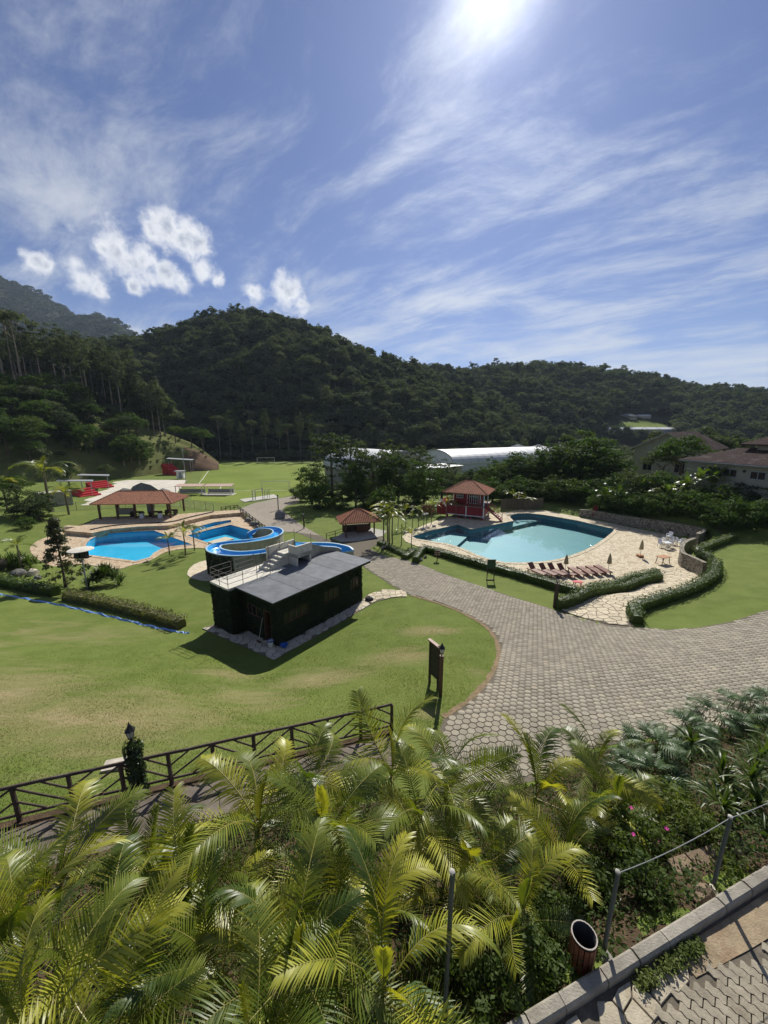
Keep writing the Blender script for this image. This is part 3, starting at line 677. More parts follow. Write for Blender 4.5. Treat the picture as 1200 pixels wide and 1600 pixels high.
# ------------------------------------------------------------------ foliage meshes
def leaf_cards(P, N, size, aspect, r, fold=.18):
    """rhombic leaves: P (n,3) centres, N (n,3) normals, size (n,)"""
    n = len(P); N = N/np.maximum(np.linalg.norm(N, axis=1, keepdims=True), 1e-6)
    A = r.normal(size=(n, 3)); T = np.cross(N, A); T /= np.maximum(np.linalg.norm(T, axis=1, keepdims=True), 1e-6); B = np.cross(N, T)
    s = np.asarray(size).reshape(-1, 1)
    V = np.stack([P-T*s, P+B*s*aspect+N*s*fold, P+T*s, P-B*s*aspect+N*s*fold], 1).reshape(-1, 3)
    Fq = np.arange(4*n).reshape(n, 4); return V, Fq
def crown_arrays(r, rx, rz, cz, nb, nl, leaf, rb=(.28, .5), shape='dome', hollow=.55):
    """clumps spread through a crown, leaves spread through every clump"""
    Ps, Ns = [], []
    for i in range(nb):
        d = r.normal(size=3); d /= np.linalg.norm(d); q = hollow+(1-hollow)*r.random()
        if shape == 'dome': d[2] = abs(d[2])*1.0-.35*r.random()
        if shape == 'cone':
            h = r.random()**.8; d = np.array([d[0], d[1], 0])/max(np.hypot(d[0], d[1]), .01)*(1-h)*q; c = np.array([d[0]*rx, d[1]*rx, cz+(h*2-1)*rz])
        else: c = np.array([d[0]*rx*q, d[1]*rx*q, cz+d[2]*rz*q])
        R_ = rx*r.uniform(*rb)*(.75 if shape == 'cone' else 1); k = max(4, int(nl*r.uniform(.6, 1.4)))
        o = r.normal(size=(k, 3)); o /= np.linalg.norm(o, axis=1, keepdims=True); rad = r.random((k, 1))**.4
        o[:, 2] = np.where(o[:, 2] < -.3, -o[:, 2]*.6, o[:, 2])
        Ps.append(c+o*rad*R_*np.array([1, 1, .72])); Ns.append(o+r.normal(size=(k, 3))*.42+np.array([0, 0, .30]))
    P = np.concatenate(Ps); N = np.concatenate(Ns)
    return leaf_cards(P, N, leaf*r.uniform(.6, 1.35, len(P)), r.uniform(.38, .6, (len(P), 1)), r)
def trunk_mb(r, h, r0, r1, lean=.05, limbs=5, limb0=.45, reach=1.6, n=7):
    mb = MB(); pts = []; dx, dy = r.normal(0, lean, 2)
    for k in range(6): q = k/5; pts.append((dx*h*q*q+r.normal(0, .02)*h*.3*q, dy*h*q*q, h*q-.15*(k == 0)))
    mb.tube(pts, [r0+(r1-r0)*(k/5)**.8+(r0*.35 if k == 0 else 0) for k in range(6)], n)
    for k in range(limbs):
        q = limb0+(1-limb0)*(k+.5)/limbs; i = min(4, int(q*5)); f = q*5-i
        a = Vector(pts[i])*(1-f)+Vector(pts[i+1])*f; an = r.random()*6.28; L = reach*r.uniform(.6, 1.2)
        d = Vector((math.cos(an), math.sin(an), .55+.5*r.random()))
        mb.tube([a, a+d*L*.5, a+d*L+Vector((0, 0, .2*L))], [r1*.9, r1*.55, r1*.2], 5)
    return mb
M_BARK = simple('bark', (.10, .078, .058), .9, .35, 4, .8, .1, dirt=(.16, .14, .11), bdist=.03)
M_BARKP = simple('pale_bark', (.22, .185, .145), .9, .3, 4, .7, .1, dirt=(.12, .10, .08), bdist=.03)
M_FOREST = foliage('forest_leaves', [(.036, .052, .026), (.080, .102, .050), (.165, .180, .095)], .22, .8, .05, .05)
M_PINE = foliage('pine_leaves', [(.036, .052, .028), (.078, .098, .052), (.155, .170, .092)], .22, .8, .05, .2)
M_TREE = foliage('tree_leaves', [(.026, .050, .014), (.052, .088, .020), (.095, .128, .034)], .30, .75, .08, .35)
M_TREE2 = foliage('grey_green_leaves', [(.036, .055, .022), (.062, .085, .036), (.105, .125, .055)], .28, .75, .08, .35)
M_FARMT = foliage('far_forest_leaves', [(.020, .040, .016), (.034, .060, .022), (.055, .080, .03)], .18, .7, .1, .01)
M_HILL = simple('forest_floor', (.030, .040, .016), .95, .4, .05, .3, .1, pos='geo')
M_KNOLL = simple('dry_hill_grass', (.125, .14, .042), .95, .35, .12, .6, .1, dirt=(.10, .085, .035), pos='geo', bdist=.2)
M_EARTH = simple('bare_earth', (.16, .105, .065), .95, .3, .3, .6, .1, dirt=(.10, .075, .05), pos='geo', bdist=.2)

# ------------------------------------------------------------------ hills
def interp_cols(cols, px):
    a = np.array(cols, float); return [np.interp(px, a[:, 0], a[:, k]) for k in range(1, a.shape[1])]
class Loft:
    """hillside between a foot line and a ridge line, both real 3-D lines, with a back slope"""
    def __init__(s, cols, pw=1.0, rough=0.0, seed=1, x0=None, x1=None, n=90, back=.8, ground=False):
        # cols: px, foot_y, foot_depth, ridge_y, ridge_depth
        a = np.array(cols, float); px = np.linspace(a[0, 0], a[-1, 0], n); s.px = px
        fy, fd, ry, rd = interp_cols(cols, px)
        s.A = np.array([PD(x, y, d) for x, y, d in zip(px, fy, fd)]); s.B = np.array([PD(x, y, d) for x, y, d in zip(px, ry, rd)])
        if ground: s.A[:, 2] = hgt(s.A[:, 0], s.A[:, 1])-.4
        s.pw = pw; s.back = back; s.r = np.random.default_rng(seed); s.rough = rough
        k = s.r.normal(size=(6, 2)); s.k = k; s.ph = s.r.random(6)*6.28
    def pt(s, u, v):
        u = np.asarray(u, float); v = np.asarray(v, float)
        x = u*(len(s.px)-1); i = np.clip(x.astype(int), 0, len(s.px)-2); f = (x-i)[..., None]
        a = s.A[i]*(1-f)+s.A[i+1]*f; b = s.B[i]*(1-f)+s.B[i+1]*f
        vv = v[..., None]; p = a+(b-a)*vv
        up = np.where(v <= 1, np.sin(np.clip(v, 0, 1)*math.pi/2)**s.pw, 1-s.back*(v-1)**1.3)
        p[..., 2] = a[..., 2]+(b[..., 2]-a[..., 2])*up
        w = sum(np.sin((p[..., 0]*s.k[j, 0]+p[..., 1]*s.k[j, 1])*.035*(1+j*.6)+s.ph[j])/(1+j) for j in range(6))
        p[..., 2] += w*s.rough*np.clip(v*3, 0, 1)*np.clip(np.abs(1-v)*4+.25, 0, 1); return p
    def mesh(s, name, nu=100, nv=26, vmax=1.8):
        U, W = np.meshgrid(np.linspace(0, 1, nu), np.linspace(0, vmax, nv)); P = s.pt(U, W).reshape(-1, 3)
        I = np.arange(nu*nv).reshape(nv, nu); Q = np.stack([I[:-1, :-1], I[:-1, 1:], I[1:, 1:], I[1:, :-1]], -1).reshape(-1, 4)
        return np_mesh(name, P, Q, True)
    def scatter(s, spacing, vmax=1.25, vmin=0.0):
        L = np.linalg.norm(np.diff((s.A+s.B)/2, axis=0), axis=1).sum(); D = np.linalg.norm(s.B-s.A, axis=1).mean()
        nu, nv = int(L/spacing), int(D*vmax/spacing)
        U, W = np.meshgrid((np.arange(nu)+.5)/nu, vmin+(np.arange(nv)+.5)/nv*(vmax-vmin)); U = U.ravel()+s.r.uniform(-.5, .5, U.size)/nu; W = W.ravel()+s.r.uniform(-.5, .5, W.size)*(vmax-vmin)/nv
        return s.pt(np.clip(U, 0, 1), W), U, W

PROTO = bpy.data.collections.new('forest_tree_kinds')     # not linked to the scene: only read by the instancing
def proto(name, V, Fq, mat, extra=None, emat=None):
    me = np_mesh(name, V, Fq); me.materials.append(mat)
    if extra is not None:
        bm = bmesh.new(); bm.from_mesh(me); n0 = len(bm.faces)
        em = extra.mesh('t'); bm.from_mesh(em)
        bm.faces.ensure_lookup_table()
        for f in bm.faces[n0:]: f.material_index = 1
        bm.to_mesh(me); bm.free(); me.materials.append(emat); bpy.data.meshes.remove(em)
    return me
def kind_collection(name, meshes):
    c = bpy.data.collections.new(name)
    for i, me in enumerate(meshes): c.objects.link(bpy.data.objects.new('%s_%02d' % (name, i), me))
    return c
def scatter_stuff(name, label, cat, P, scale, coll, seed, mat=None):
    """one uncountable mass: instances of a few tree meshes on points"""
    r = np.random.default_rng(seed); me = bpy.data.meshes.new(name); me.from_pydata([tuple(p) for p in P], [], [])
    n = len(P)
    for nm, typ, arr in (('sc', 'FLOAT', scale), ('rz', 'FLOAT', r.uniform(0, 6.28, n)), ('pick', 'INT', r.integers(0, len(coll.objects), n))):
        me.attributes.new(nm, typ, 'POINT').data.foreach_set('value', np.asarray(arr, dtype=np.float32 if typ == 'FLOAT' else np.int32))
    o = link(name, me); tag(o, label, cat, None, 'stuff')
    g = bpy.data.node_groups.new(name+'_nodes', 'GeometryNodeTree')
    g.interface.new_socket('Geometry', in_out='INPUT', socket_type='NodeSocketGeometry'); g.interface.new_socket('Geometry', in_out='OUTPUT', socket_type='NodeSocketGeometry')
    N = g.nodes; L = g.links; gi = N.new('NodeGroupInput'); go = N.new('NodeGroupOutput')
    ci = N.new('GeometryNodeCollectionInfo'); ci.inputs['Collection'].default_value = coll; ci.inputs['Separate Children'].default_value = True; ci.inputs['Reset Children'].default_value = True
    ip = N.new('GeometryNodeInstanceOnPoints'); ip.inputs['Pick Instance'].default_value = True
    def attr(nm, typ):
        a = N.new('GeometryNodeInputNamedAttribute'); a.data_type = typ; a.inputs['Name'].default_value = nm; return a.outputs['Attribute']
    cx = N.new('ShaderNodeCombineXYZ'); L.new(attr('rz', 'FLOAT'), cx.inputs[2])
    L.new(gi.outputs[0], ip.inputs['Points']); L.new(ci.outputs[0], ip.inputs['Instance']); L.new(attr('pick', 'INT'), ip.inputs['Instance Index'])
    L.new(cx.outputs[0], ip.inputs['Rotation']); L.new(attr('sc', 'FLOAT'), ip.inputs['Scale']); L.new(ip.outputs[0], go.inputs[0])
    m = o.modifiers.new('scatter', 'NODES'); m.node_group = g
    return o

pr = np.random.default_rng(11)
def forest_tree(kind):
    if kind == 0: V, Q = crown_arrays(pr, 3.8, 3.2, 5.6, 44, 36, .40); tr = None
    elif kind == 1: V, Q = crown_arrays(pr, 3.1, 4.0, 6.2, 44, 36, .38); tr = None
    elif kind == 2: V, Q = crown_arrays(pr, 4.6, 3.0, 5.2, 48, 36, .42); tr = None
    elif kind == 3: V, Q = crown_arrays(pr, 2.7, 5.6, 6.2, 44, 34, .38, shape='ball'); tr = None
    else: V, Q = crown_arrays(pr, 2.8, 2.2, 9.0, 24, 36, .38, (.35, .5)); tr = trunk_mb(pr, 8.5, .2, .1, .03, 4, .75, 1.4)
    return proto('forest_tree_mesh', V, Q, M_FOREST, tr, M_BARKP)
FOREST = kind_collection('forest_kinds', [forest_tree(k) for k in (0, 0, 0, 1, 1, 2, 2, 3, 3, 4)])
FARF = kind_collection('far_forest_kinds', [proto('far_tree_mesh', *crown_arrays(pr, 7, 4.5, 6, 14, 16, 1.3), M_FARMT) for k in range(3)])
UNDER = kind_collection('undergrowth_kinds', [proto('undergrowth_mesh', *crown_arrays(pr, 2.4, 1.7, 1.2, 18, 26, .34), M_FOREST) for k in range(3)])

hillA = Loft([(60, 716, 200, 576, 300), (150, 716, 200, 566, 320), (200, 716, 200, 558, 330), (250, 716, 200, 547, 335), (300, 716, 199, 533, 335), (340, 716, 199, 523, 335), (390, 716, 199, 518, 335), (430, 716, 199, 521, 335), (470, 716, 199, 533, 335), (520, 716, 199, 553, 335),
              (570, 716, 200, 574, 330), (620, 714, 204, 591, 330), (660, 712, 208, 604, 325), (700, 710, 213, 623, 320), (740, 708, 218, 643, 315), (790, 704, 230, 668, 310), (850, 702, 240, 689, 300), (900, 700, 250, 700, 290)], .85, 3.0, 3)
hillB = Loft([(420, 700, 285, 594, 500), (620, 700, 285, 583, 500), (680, 700, 285, 596, 500), (740, 700, 285, 598, 500), (790, 700, 285, 594, 500), (840, 700, 285, 594, 500), (900, 698, 295, 596, 500), (960, 698, 295, 601, 500), (1010, 698, 295, 609, 500), (1060, 698, 295, 618, 500), (1110, 698, 290, 624, 490),
              (1150, 698, 285, 626, 480), (1200, 698, 280, 634, 470), (1300, 698, 280, 641, 460), (1600, 698, 280, 629, 450)], .9, 4.0, 5)
hillC = Loft([(-900, 758, 78, 606, 150), (-400, 758, 82, 606, 155), (-150, 757, 90, 606, 160), (0, 755, 98, 606, 165), (60, 754, 103, 612, 165), (120, 752, 110, 622, 163), (170, 750, 118, 637, 158), (215, 750, 122, 657, 152), (250, 745, 132, 672, 152), (275, 742, 138, 680, 152), (300, 740, 140, 690, 152), (325, 738, 142, 708, 150), (342, 734, 146, 722, 150)], .8, 1.0, 8, back=.25, ground=True)
mtn = Loft([(-900, 690, 800, 470, 1500), (-300, 690, 800, 430, 1500), (-100, 690, 800, 425, 1500), (0, 690, 800, 447, 1500), (50, 690, 800, 474, 1450), (90, 690, 800, 491, 1400), (140, 690, 800, 508, 1350), (180, 690, 800, 520, 1300), (205, 690, 800, 530, 1300), (280, 690, 800, 570, 1250), (420, 690, 800, 640, 1200)], .9, 14.0, 4, back=.5)
struct('hill', hillA.mesh('hill'), M_HILL); struct('hill', hillB.mesh('hill'), M_HILL)
kn_me = hillC.mesh('grassy_knoll', 160, 40); kn_o = struct('grassy_knoll', kn_me, M_KNOLL); kn_me.materials.append(M_EARTH)
for f in kn_me.polygons:
    if proj(f.center)[0] > 291+8*math.sin(f.center.z*2.1) and f.center.y < 150: f.material_index = 1
if True: pass; struct('mountain', mtn.mesh('mountain'), M_HILL)

CLEAR = [(965, 648), (1045, 650), (1062, 690), (930, 690), (935, 664)]
def not_clear(P):
    pp = np.array([proj(p) for p in P]); return ~inside(CLEAR, pp[:, 0], pp[:, 1])
def wood(hill, name, label, spacing, smin, smax, coll, seed, vmax=1.2, mask=None):
    P, U, W = hill.scatter(spacing, vmax); r = np.random.default_rng(seed); ok = np.ones(len(P), bool)
    if mask is not None: ok &= mask(P)
    P = P[ok]; P[:, 2] -= .4
    return scatter_stuff(name, label, 'forest', P, r.uniform(smin, smax, len(P))*(1+.25*(r.random(len(P)) > .93)), coll, seed)
wood(hillA, 'forest', 'dense dark forest covering the round hill behind the football field', 4.6, .65, 1.35, FOREST, 1)
wood(hillB, 'forest', 'dense forest on the long low ridge behind the arched roofs', 6.2, .8, 1.55, FOREST, 2, 1.15, not_clear)
wood(mtn, 'far_forest', 'hazy forest covering the distant mountain slope', 17, .8, 1.5, FARF, 3, 1.1)
# ------------------------------------------------------------------ pump house with roof terrace
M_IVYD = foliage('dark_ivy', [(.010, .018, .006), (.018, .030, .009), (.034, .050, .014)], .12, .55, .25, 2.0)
M_WALLD = simple('dark_render', (.03, .035, .022), .9, .3, 3, .5, .1, pos='geo')  # near-black base colour, used under the ivy and the roof sheets
M_ROOFG = simple('grey_roof_sheet', (.135, .145, .155), .75, .3, 1.6, .3, .3, dirt=(.075, .08, .085), pos='geo')
M_WOODB = simple('brown_wood', (.105, .055, .034), .6, .3, 5, .4, .3)
M_WOODD = simple('dark_wood', (.058, .042, .032), .8, .35, 6, .6, .2, dirt=(.10, .085, .07))
M_WOODL = simple('red_brown_wood', (.18, .062, .032), .5, .3, 5, .4, .35)
M_GLASS = simple('window_glass', (.015, .018, .02), .15, .1, 2, 0, .35)
M_RAIL = simple('galvanised_rail', (.20, .18, .16), .5, .25, 9, .2, .4, metal=.4)
M_BLACK = simple('black_metal', (.012, .012, .013), .45, .2, 8, .2, .4)
M_BLACKM = simple('black_plastic', (.016, .016, .018), .5, .2, 8, .2, .4)
M_WHITE = simple('white_paint', (.72, .71, .67), .55, .08, 4, .15, .3)
M_BLUEP = simple('blue_plastic', (.02, .10, .42), .4, .1, 4, .1, .4)
M_LGLASS = simple('lantern_glass', (.55, .55, .50), .25, .1, 4, 0, .5)
def ivy(parent, rects, dens, size, seed, mat, name='ivy', depth_=.06):
    """climbing leaves on wall faces: rects of (origin, edge, edge, outward normal) in world space"""
    r = np.random.default_rng(seed); Ps, Ns = [], []
    for o, e1, e2, n in rects:
        o, e1, e2, n = (np.array(q, float) for q in (o, e1, e2, n)); A = np.linalg.norm(np.cross(e1, e2)); k = int(A*dens)
        uv = r.random((k, 2)); lump = .5+.5*np.sin(uv[:, :1]*19+seed)*np.sin(uv[:, 1:]*13)
        Ps.append(o+uv[:, :1]*e1+uv[:, 1:]*e2+n*(r.random((k, 1))*depth_*(.5+lump))); Ns.append(n+r.normal(size=(k, 3))*.45+np.array([0, 0, .3]))
    P = np.concatenate(Ps); N = np.concatenate(Ns); V, Q = leaf_cards(P, N, size*r.uniform(.6, 1.3, len(P)), .7, r)
    V = V-np.array(parent.location); return link(name, np_mesh(name, V, Q), mat, parent)
U3, V3 = HANG['u'], HANG['v']; ZU = Vector((0, 0, 1)); ZR = 6.62; HL = HANG['L']; HA = math.atan2(U3.y, U3.x)
ph = thing('pump_house', 'flat roofed hut covered in dark ivy with a railed roof terrace', 'building', hp(3.5, 2.5, PAD))
def hbox(mb, a0, a1, b0, b1, z0, z1):
    pl = [tuple(hp(a, b, 0)[:2]) for a, b in ((a0, b0), (a1, b0), (a1, b1), (a0, b1))]; return mb.prism(pl, z0, z1)
# walls as slabs with real openings
def wall_run(mb, p0, dirn, nrm, length, z0, z1, opens, th=.2):
    """wall along dirn with openings (s0, s1, za, zb); nrm = outward"""
    segs = sorted(opens); s = 0.0
    def slab(s0, s1, za, zb):
        if s1-s0 < .01 or zb-za < .01: return
        a = p0+dirn*s0; b = p0+dirn*s1; q = [a, b, b-nrm*th, a-nrm*th]
        mb.add([(v.x, v.y, za) for v in q]+[(v.x, v.y, zb) for v in q], [(3, 2, 1, 0), (4, 5, 6, 7), (0, 1, 5, 4), (1, 2, 6, 5), (2, 3, 7, 6), (3, 0, 4, 7)])
    for (s0, s1, za, zb) in segs:
        slab(s, s0, z0, z1); slab(s0, s1, z0, za); slab(s0, s1, zb, z1); s = s1
    slab(s, length, z0, z1)
wins = [(.55, 2.45, 4.75, 5.45), (3.9, 5.35, 4.85, 5.6), (6.5, 7.5, 4.9, 5.65)]
mb = MB()
wall_run(mb, hp(0, 0, 0), U3, -V3, HL, PAD-.3, ZR-.16, wins)
wall_run(mb, hp(0, .2, 0), V3, -U3, 3.1, PAD-.3, ZR-.16, [(.35, 1.05, PAD-.2, PAD+2.1), (1.35, 2.75, PAD+1.35, PAD+2.05)])
hbox(mb, HL-.2, HL, .2, 5.3, PAD-.3, ZR-.16); hbox(mb, .2, HL-.2, 5.3, 5.5, PAD-.3, ZR-.16)
hbox(mb, -.9, -.7, 3.3, 5.5, PAD-.3, ZR-.1); hbox(mb, -.7, .0, 3.3, 3.5, PAD-.3, ZR-.1); hbox(mb, -.7, .2, 5.3, 5.5, PAD-.3, ZR-.1)
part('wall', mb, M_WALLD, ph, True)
fl = MB(); hbox(fl, .2, HL-.2, .2, 5.3, PAD-.1, PAD+.03); part('floor', fl, M_CONC, ph, True)
def split_rects(o, d, L, n, z0, z1, opens):
    out = []; s = 0
    for (s0, s1, za, zb) in sorted(opens):
        out += [(o+d*s+ZU*z0, d*(s0-s), ZU*(z1-z0), n), (o+d*s0+ZU*z0, d*(s1-s0), ZU*(za-z0), n), (o+d*s0+ZU*zb, d*(s1-s0), ZU*(z1-zb), n)]; s = s1
    return out+[(o+d*s+ZU*z0, d*(L-s), ZU*(z1-z0), n)]
z1 = ZR-.16
ivy(ph, split_rects(hp(0, 0, 0), U3, HL, -V3, PAD+.02, z1, wins)+split_rects(hp(0, 0, 0), V3, 3.3, -U3, PAD+.02, z1, [(.5, 1.3, PAD, PAD+2.15), (1.5, 3.0, PAD+1.3, PAD+2.1)])
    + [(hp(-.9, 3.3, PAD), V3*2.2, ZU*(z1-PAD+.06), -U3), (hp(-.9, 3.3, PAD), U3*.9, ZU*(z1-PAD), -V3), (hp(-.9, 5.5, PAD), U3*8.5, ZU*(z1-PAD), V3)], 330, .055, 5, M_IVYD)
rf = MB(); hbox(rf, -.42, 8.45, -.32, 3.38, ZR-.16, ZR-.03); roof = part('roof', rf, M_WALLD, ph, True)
for k, (a0, a1) in enumerate(((-.46, 1.75), (1.75, 3.6), (3.6, 5.45), (5.45, 7.0), (7.0, 8.5))):
    m = MB(); hbox(m, a0+.01, a1-.012, -.36, 3.42 if k < 2 else 5.4, ZR-.03+.004*k, ZR+.012+.004*k); part('roof_sheet', m, M_ROOFG, roof, True)
m = MB(); hbox(m, -.92, 3.58, 3.44, 5.52, ZR-.12, ZR+.02); part('terrace_slab', m, M_CONCW, ph, True)
def window_part(parent, o, d, nrm, w, z0, z1, npane, world=True, fm=None, gm=None, fw=.06, inset=.05):
    """frame with separate panes, set into an opening"""
    fm = fm or M_WOODB; gm = gm or M_GLASS
    m = MB(); o = o-nrm*inset
    for za, zb in ((z0, z0+fw), (z1-fw, z1)): m.box(o+d*w/2+ZU*((za+zb)/2), (w, .07, zb-za), math.atan2(d.y, d.x))
    for k in range(npane+1): m.box(o+d*(fw/2+(w-fw)*k/npane)+ZU*((z0+z1)/2), (fw, .066, z1-z0-2*fw), math.atan2(d.y, d.x))
    f = part('window', m, fm, parent, world)
    for k in range(npane):
        q = MB(); q.box(o+d*(fw/2+(w-fw)*(k+.5)/npane)-nrm*.01+ZU*((z0+z1)/2), ((w-fw)/npane-fw, .012, z1-z0-2*fw), math.atan2(d.y, d.x)); part('pane', q, gm, f, world)
    return f
for (s0, s1, za, zb) in wins: window_part(ph, hp(s0, 0, 0), U3, -V3, s1-s0, za, zb, 4 if s1-s0 > 1.5 else 3)
window_part(ph, hp(0, 1.55, 0), V3, -U3, 1.4, PAD+1.35, PAD+2.05, 3)
m = MB(); o = hp(-.0, .55, 0)
for s0 in (.03, .67): m.box(hp(.05, .55+s0, PAD+1.03), (.1, .06, 2.1), HA)
m.box(hp(.05, .9, PAD+2.07), (.1, .7, .06), HA); df = part('door_frame', m, M_WOODB, ph, True)
m = MB(); m.box(hp(.45, 1.2, PAD+1.03), (.66, .04, 2.0), HA+R(6)); dl = part('door', m, M_WOODB, ph, True)
m = MB(); m.box(hp(.7, 1.14, PAD+1.0), (.1, .05, .03), HA); part('handle', m, M_RAIL, dl, True)
# stairs and landing
st = MB()
for k in range(5):
    m = MB(); hbox(m, 2.45+.36*k, 2.45+.36*k+.40, 3.95, 5.0, ZR+.03, ZR+.02+.175*(k+1)); part('step', m, M_CONCW, ph, True)
m = MB(); hbox(m, 4.25, 5.75, 3.05, 5.0, ZR+.62, ZR+.9); part('landing', m, M_CONCW, ph, True)
m = MB(); hbox(m, 4.25, 4.37, 3.05, 3.93, ZR+.03, ZR+1.5); part('parapet', m, M_CONCW, ph, True)
m = MB(); hbox(m, 4.37, 5.75, 3.05, 3.17, ZR+.62, ZR+1.5); part('parapet', m, M_CONCW, ph, True)
m = MB(); hbox(m, 3.2, 5.75, 5.0, 5.12, ZR+.03, ZR+1.35); part('parapet', m, M_CONCW, ph, True)
m = MB(); hbox(m, 5.6, 5.75, 3.2, 4.9, ZR+.03, ZR+.62); part('landing_support', m, M_CONCW, ph, True)
# railings: posts and rails of galvanised tube
def railing(parent, pts, h=.95, rails=(.95, .6, .28), rad=.02, step=1.1, mat=None):
    rl = MB(); seen = []
    for a, b in zip(pts[:-1], pts[1:]):
        a, b = Vector(a), Vector(b); n = max(1, round((b-a).length/step))
        for k in range(n+1):
            p = a+(b-a)*k/n
            if all((p-q).length > .05 for q in seen):
                seen.append(p); m = MB(); m.tube([p, p+ZU*h], rad, 6); part('rail_post', m, mat or M_RAIL, parent, True)
        for z in rails: 
            m = MB(); m.tube([a+ZU*z, b+ZU*z], rad*.85, 6); part('rail', m, mat or M_RAIL, parent, True)
T0 = ZR+.02
railing(ph, [hp(2.3, 3.5, T0), hp(-.85, 3.5, T0), hp(-.85, 5.45, T0), hp(.6, 5.45, T0)])
railing(ph, [hp(.9, 5.45, T0), hp(2.4, 5.45, T0)])
for b in (3.98, 4.97):
    m = MB(); m.tube([hp(2.45, b, T0+.95), hp(4.25, b, T0+1.85)], .018, 6); part('handrail', m, M_RAIL, ph, True)
    for a, z in ((2.45, 0), (3.3, .42)): m = MB(); m.tube([hp(a, b, T0+z), hp(a, b, T0+z+.97)], .018, 6); part('rail_post', m, M_RAIL, ph, True)
for a, b in ((4.3, 4.95), (5.7, 4.95), (5.7, 3.1)):
    m = MB(); m.tube([hp(a, b, ZR+.9), hp(a, b, ZR+2.2)], .02, 6); part('rail_post', m, M_RAIL, ph, True)
m = MB(); m.tube([hp(4.3, 4.95, ZR+2.0), hp(5.7, 4.95, ZR+2.0)], .018, 6); part('handrail', m, M_RAIL, ph, True)

# ------------------------------------------------------------------ water slide
M_SLIDE = simple('blue_slide_gelcoat', (.035, .34, .70), .3, .12, 1.5, .05, .5, pos='geo', dirt=(.05, .38, .68))
M_SLIDEW = simple('stained_slide_wall', (.36, .34, .27), .85, .2, 1.5, .4, .2, dirt=(.18, .17, .12), pos='geo')
M_SLIDEB = simple('pale_slide_rim', (.34, .50, .60), .5, .12, 3, .1, .3, pos='geo')
def catmull(P, n=6):
    P = [Vector(p) for p in P]; out = []
    for i in range(len(P)-1):
        a, b, c, d = P[max(i-1, 0)], P[i], P[i+1], P[min(i+2, len(P)-1)]
        for k in range(n):
            t = k/n; out.append(.5*((2*b)+(c-a)*t+(2*a-5*b+4*c-d)*t*t+(3*b-a-3*c+d)*t**3))
    return out+[P[-1]]
sl = [hp(5.7, 4.2, ZR+.72), PZ(492, 860, 6.75), PZ(520, 861, 6.4), PZ(536, 865, 6.1), PZ(541, 872, 5.8), hp(10.4, 5.3, 5.6), hp(9.8, 7.6, 5.45), hp(8.4, 9.4, 5.3), PZ(424, 868, 5.2), PZ(398, 872, 5.0), PZ(372, 873.5, 4.8), PZ(350, 871.5, 4.6), PZ(335, 866, 4.4), PZ(338, 859, 4.2), PZ(358, 855, 4.0), PZ(384, 852.5, 3.75), PZ(408, 849, 3.4), PZ(428, 843, 3.0), PZ(435, 836, 2.6), PZ(428, 831, 2.25), PZ(412, 830, 1.9), PZ(400, 834, 1.5), PZ(391, 840, 1.15)]
SL = catmull(sl, 7)
slide = thing('water_slide', 'winding bright blue water slide on a concrete wall', 'water slide', (SL[0].x, SL[0].y, PAD))
prof = [(-.62, .50), (-.55, .50), (-.52, .18), (-.38, .03), (0, -.03), (.38, .03), (.52, .18), (.55, .50), (.62, .50)]
rows = []; nrm_xy = []
for i, p in enumerate(SL):
    t = SL[min(i+1, len(SL)-1)]-SL[max(i-1, 0)]; t.z = 0; t.normalize(); nrm_xy.append(Vector((t.y, -t.x, 0)))
mb = MB(); n = len(prof)
mb.add([tuple(p+q*x+ZU*z) for p, q in zip(SL, nrm_xy) for x, z in prof], [(i*n+k, i*n+k+1, (i+1)*n+k+1, (i+1)*n+k) for i in range(len(SL)-1) for k in range(n-1)])
part('trough', mb, M_SLIDE, slide, True, smooth=True)
for s in (-1, 1):
    mb = MB(); q4 = ((.54*s, .47), (.70*s, .47), (.70*s, .55), (.54*s, .55))
    mb.add([tuple(p+q*x+ZU*z) for p, q in zip(SL, nrm_xy) for x, z in q4], [(i*4+k, i*4+(k+1) % 4, (i+1)*4+(k+1) % 4, (i+1)*4+k) for i in range(len(SL)-1) for k in range(4)])
    part('rim', mb, M_SLIDEB, slide, True)
    mb = MB(); vs = []
    for p, q in zip(SL, nrm_xy):
        a = p+q*s*.64; zg = hz(a.x, a.y)-.3; vs += [(a.x, a.y, p.z+.46), (a.x, a.y, min(zg, p.z))]
    lo = 0; mb.add(vs, [(2*i, 2*i+1, 2*i+3, 2*i+2) for i in range(lo, len(SL)-1)])
    part('support_wall', mb, M_SLIDEW, slide, True)
# ivy on the outside of the big left bend
rects = []
for i in range(10*7, 13*7):
    for s in (-1, 1):
        a, b = SL[i]+nrm_xy[i]*s*.66, SL[i+1]+nrm_xy[i+1]*s*.66; cen = PZ(385, 862, 4)
        if (a-cen).dot(nrm_xy[i]*s) < 0: continue
        zg = hz(a.x, a.y); rects.append((Vector((a.x, a.y, zg)), Vector((b.x-a.x, b.y-a.y, 0)), ZU*(SL[i].z+.42-zg), nrm_xy[i]*s))
ivy(slide, rects, 260, .07, 8, M_IVYD)
BEND = ccw(smooth_poly(GL([(292, 902), (294, 890), (306, 880), (330, 874), (352, 878), (352, 892), (338, 906), (320, 909)]), 1))
struct('slide_footpath', drape(BEND, lambda x, y: hgt(x, y)+.05, .6, skirt=.3).mesh('slide_footpath'), M_STONE2)
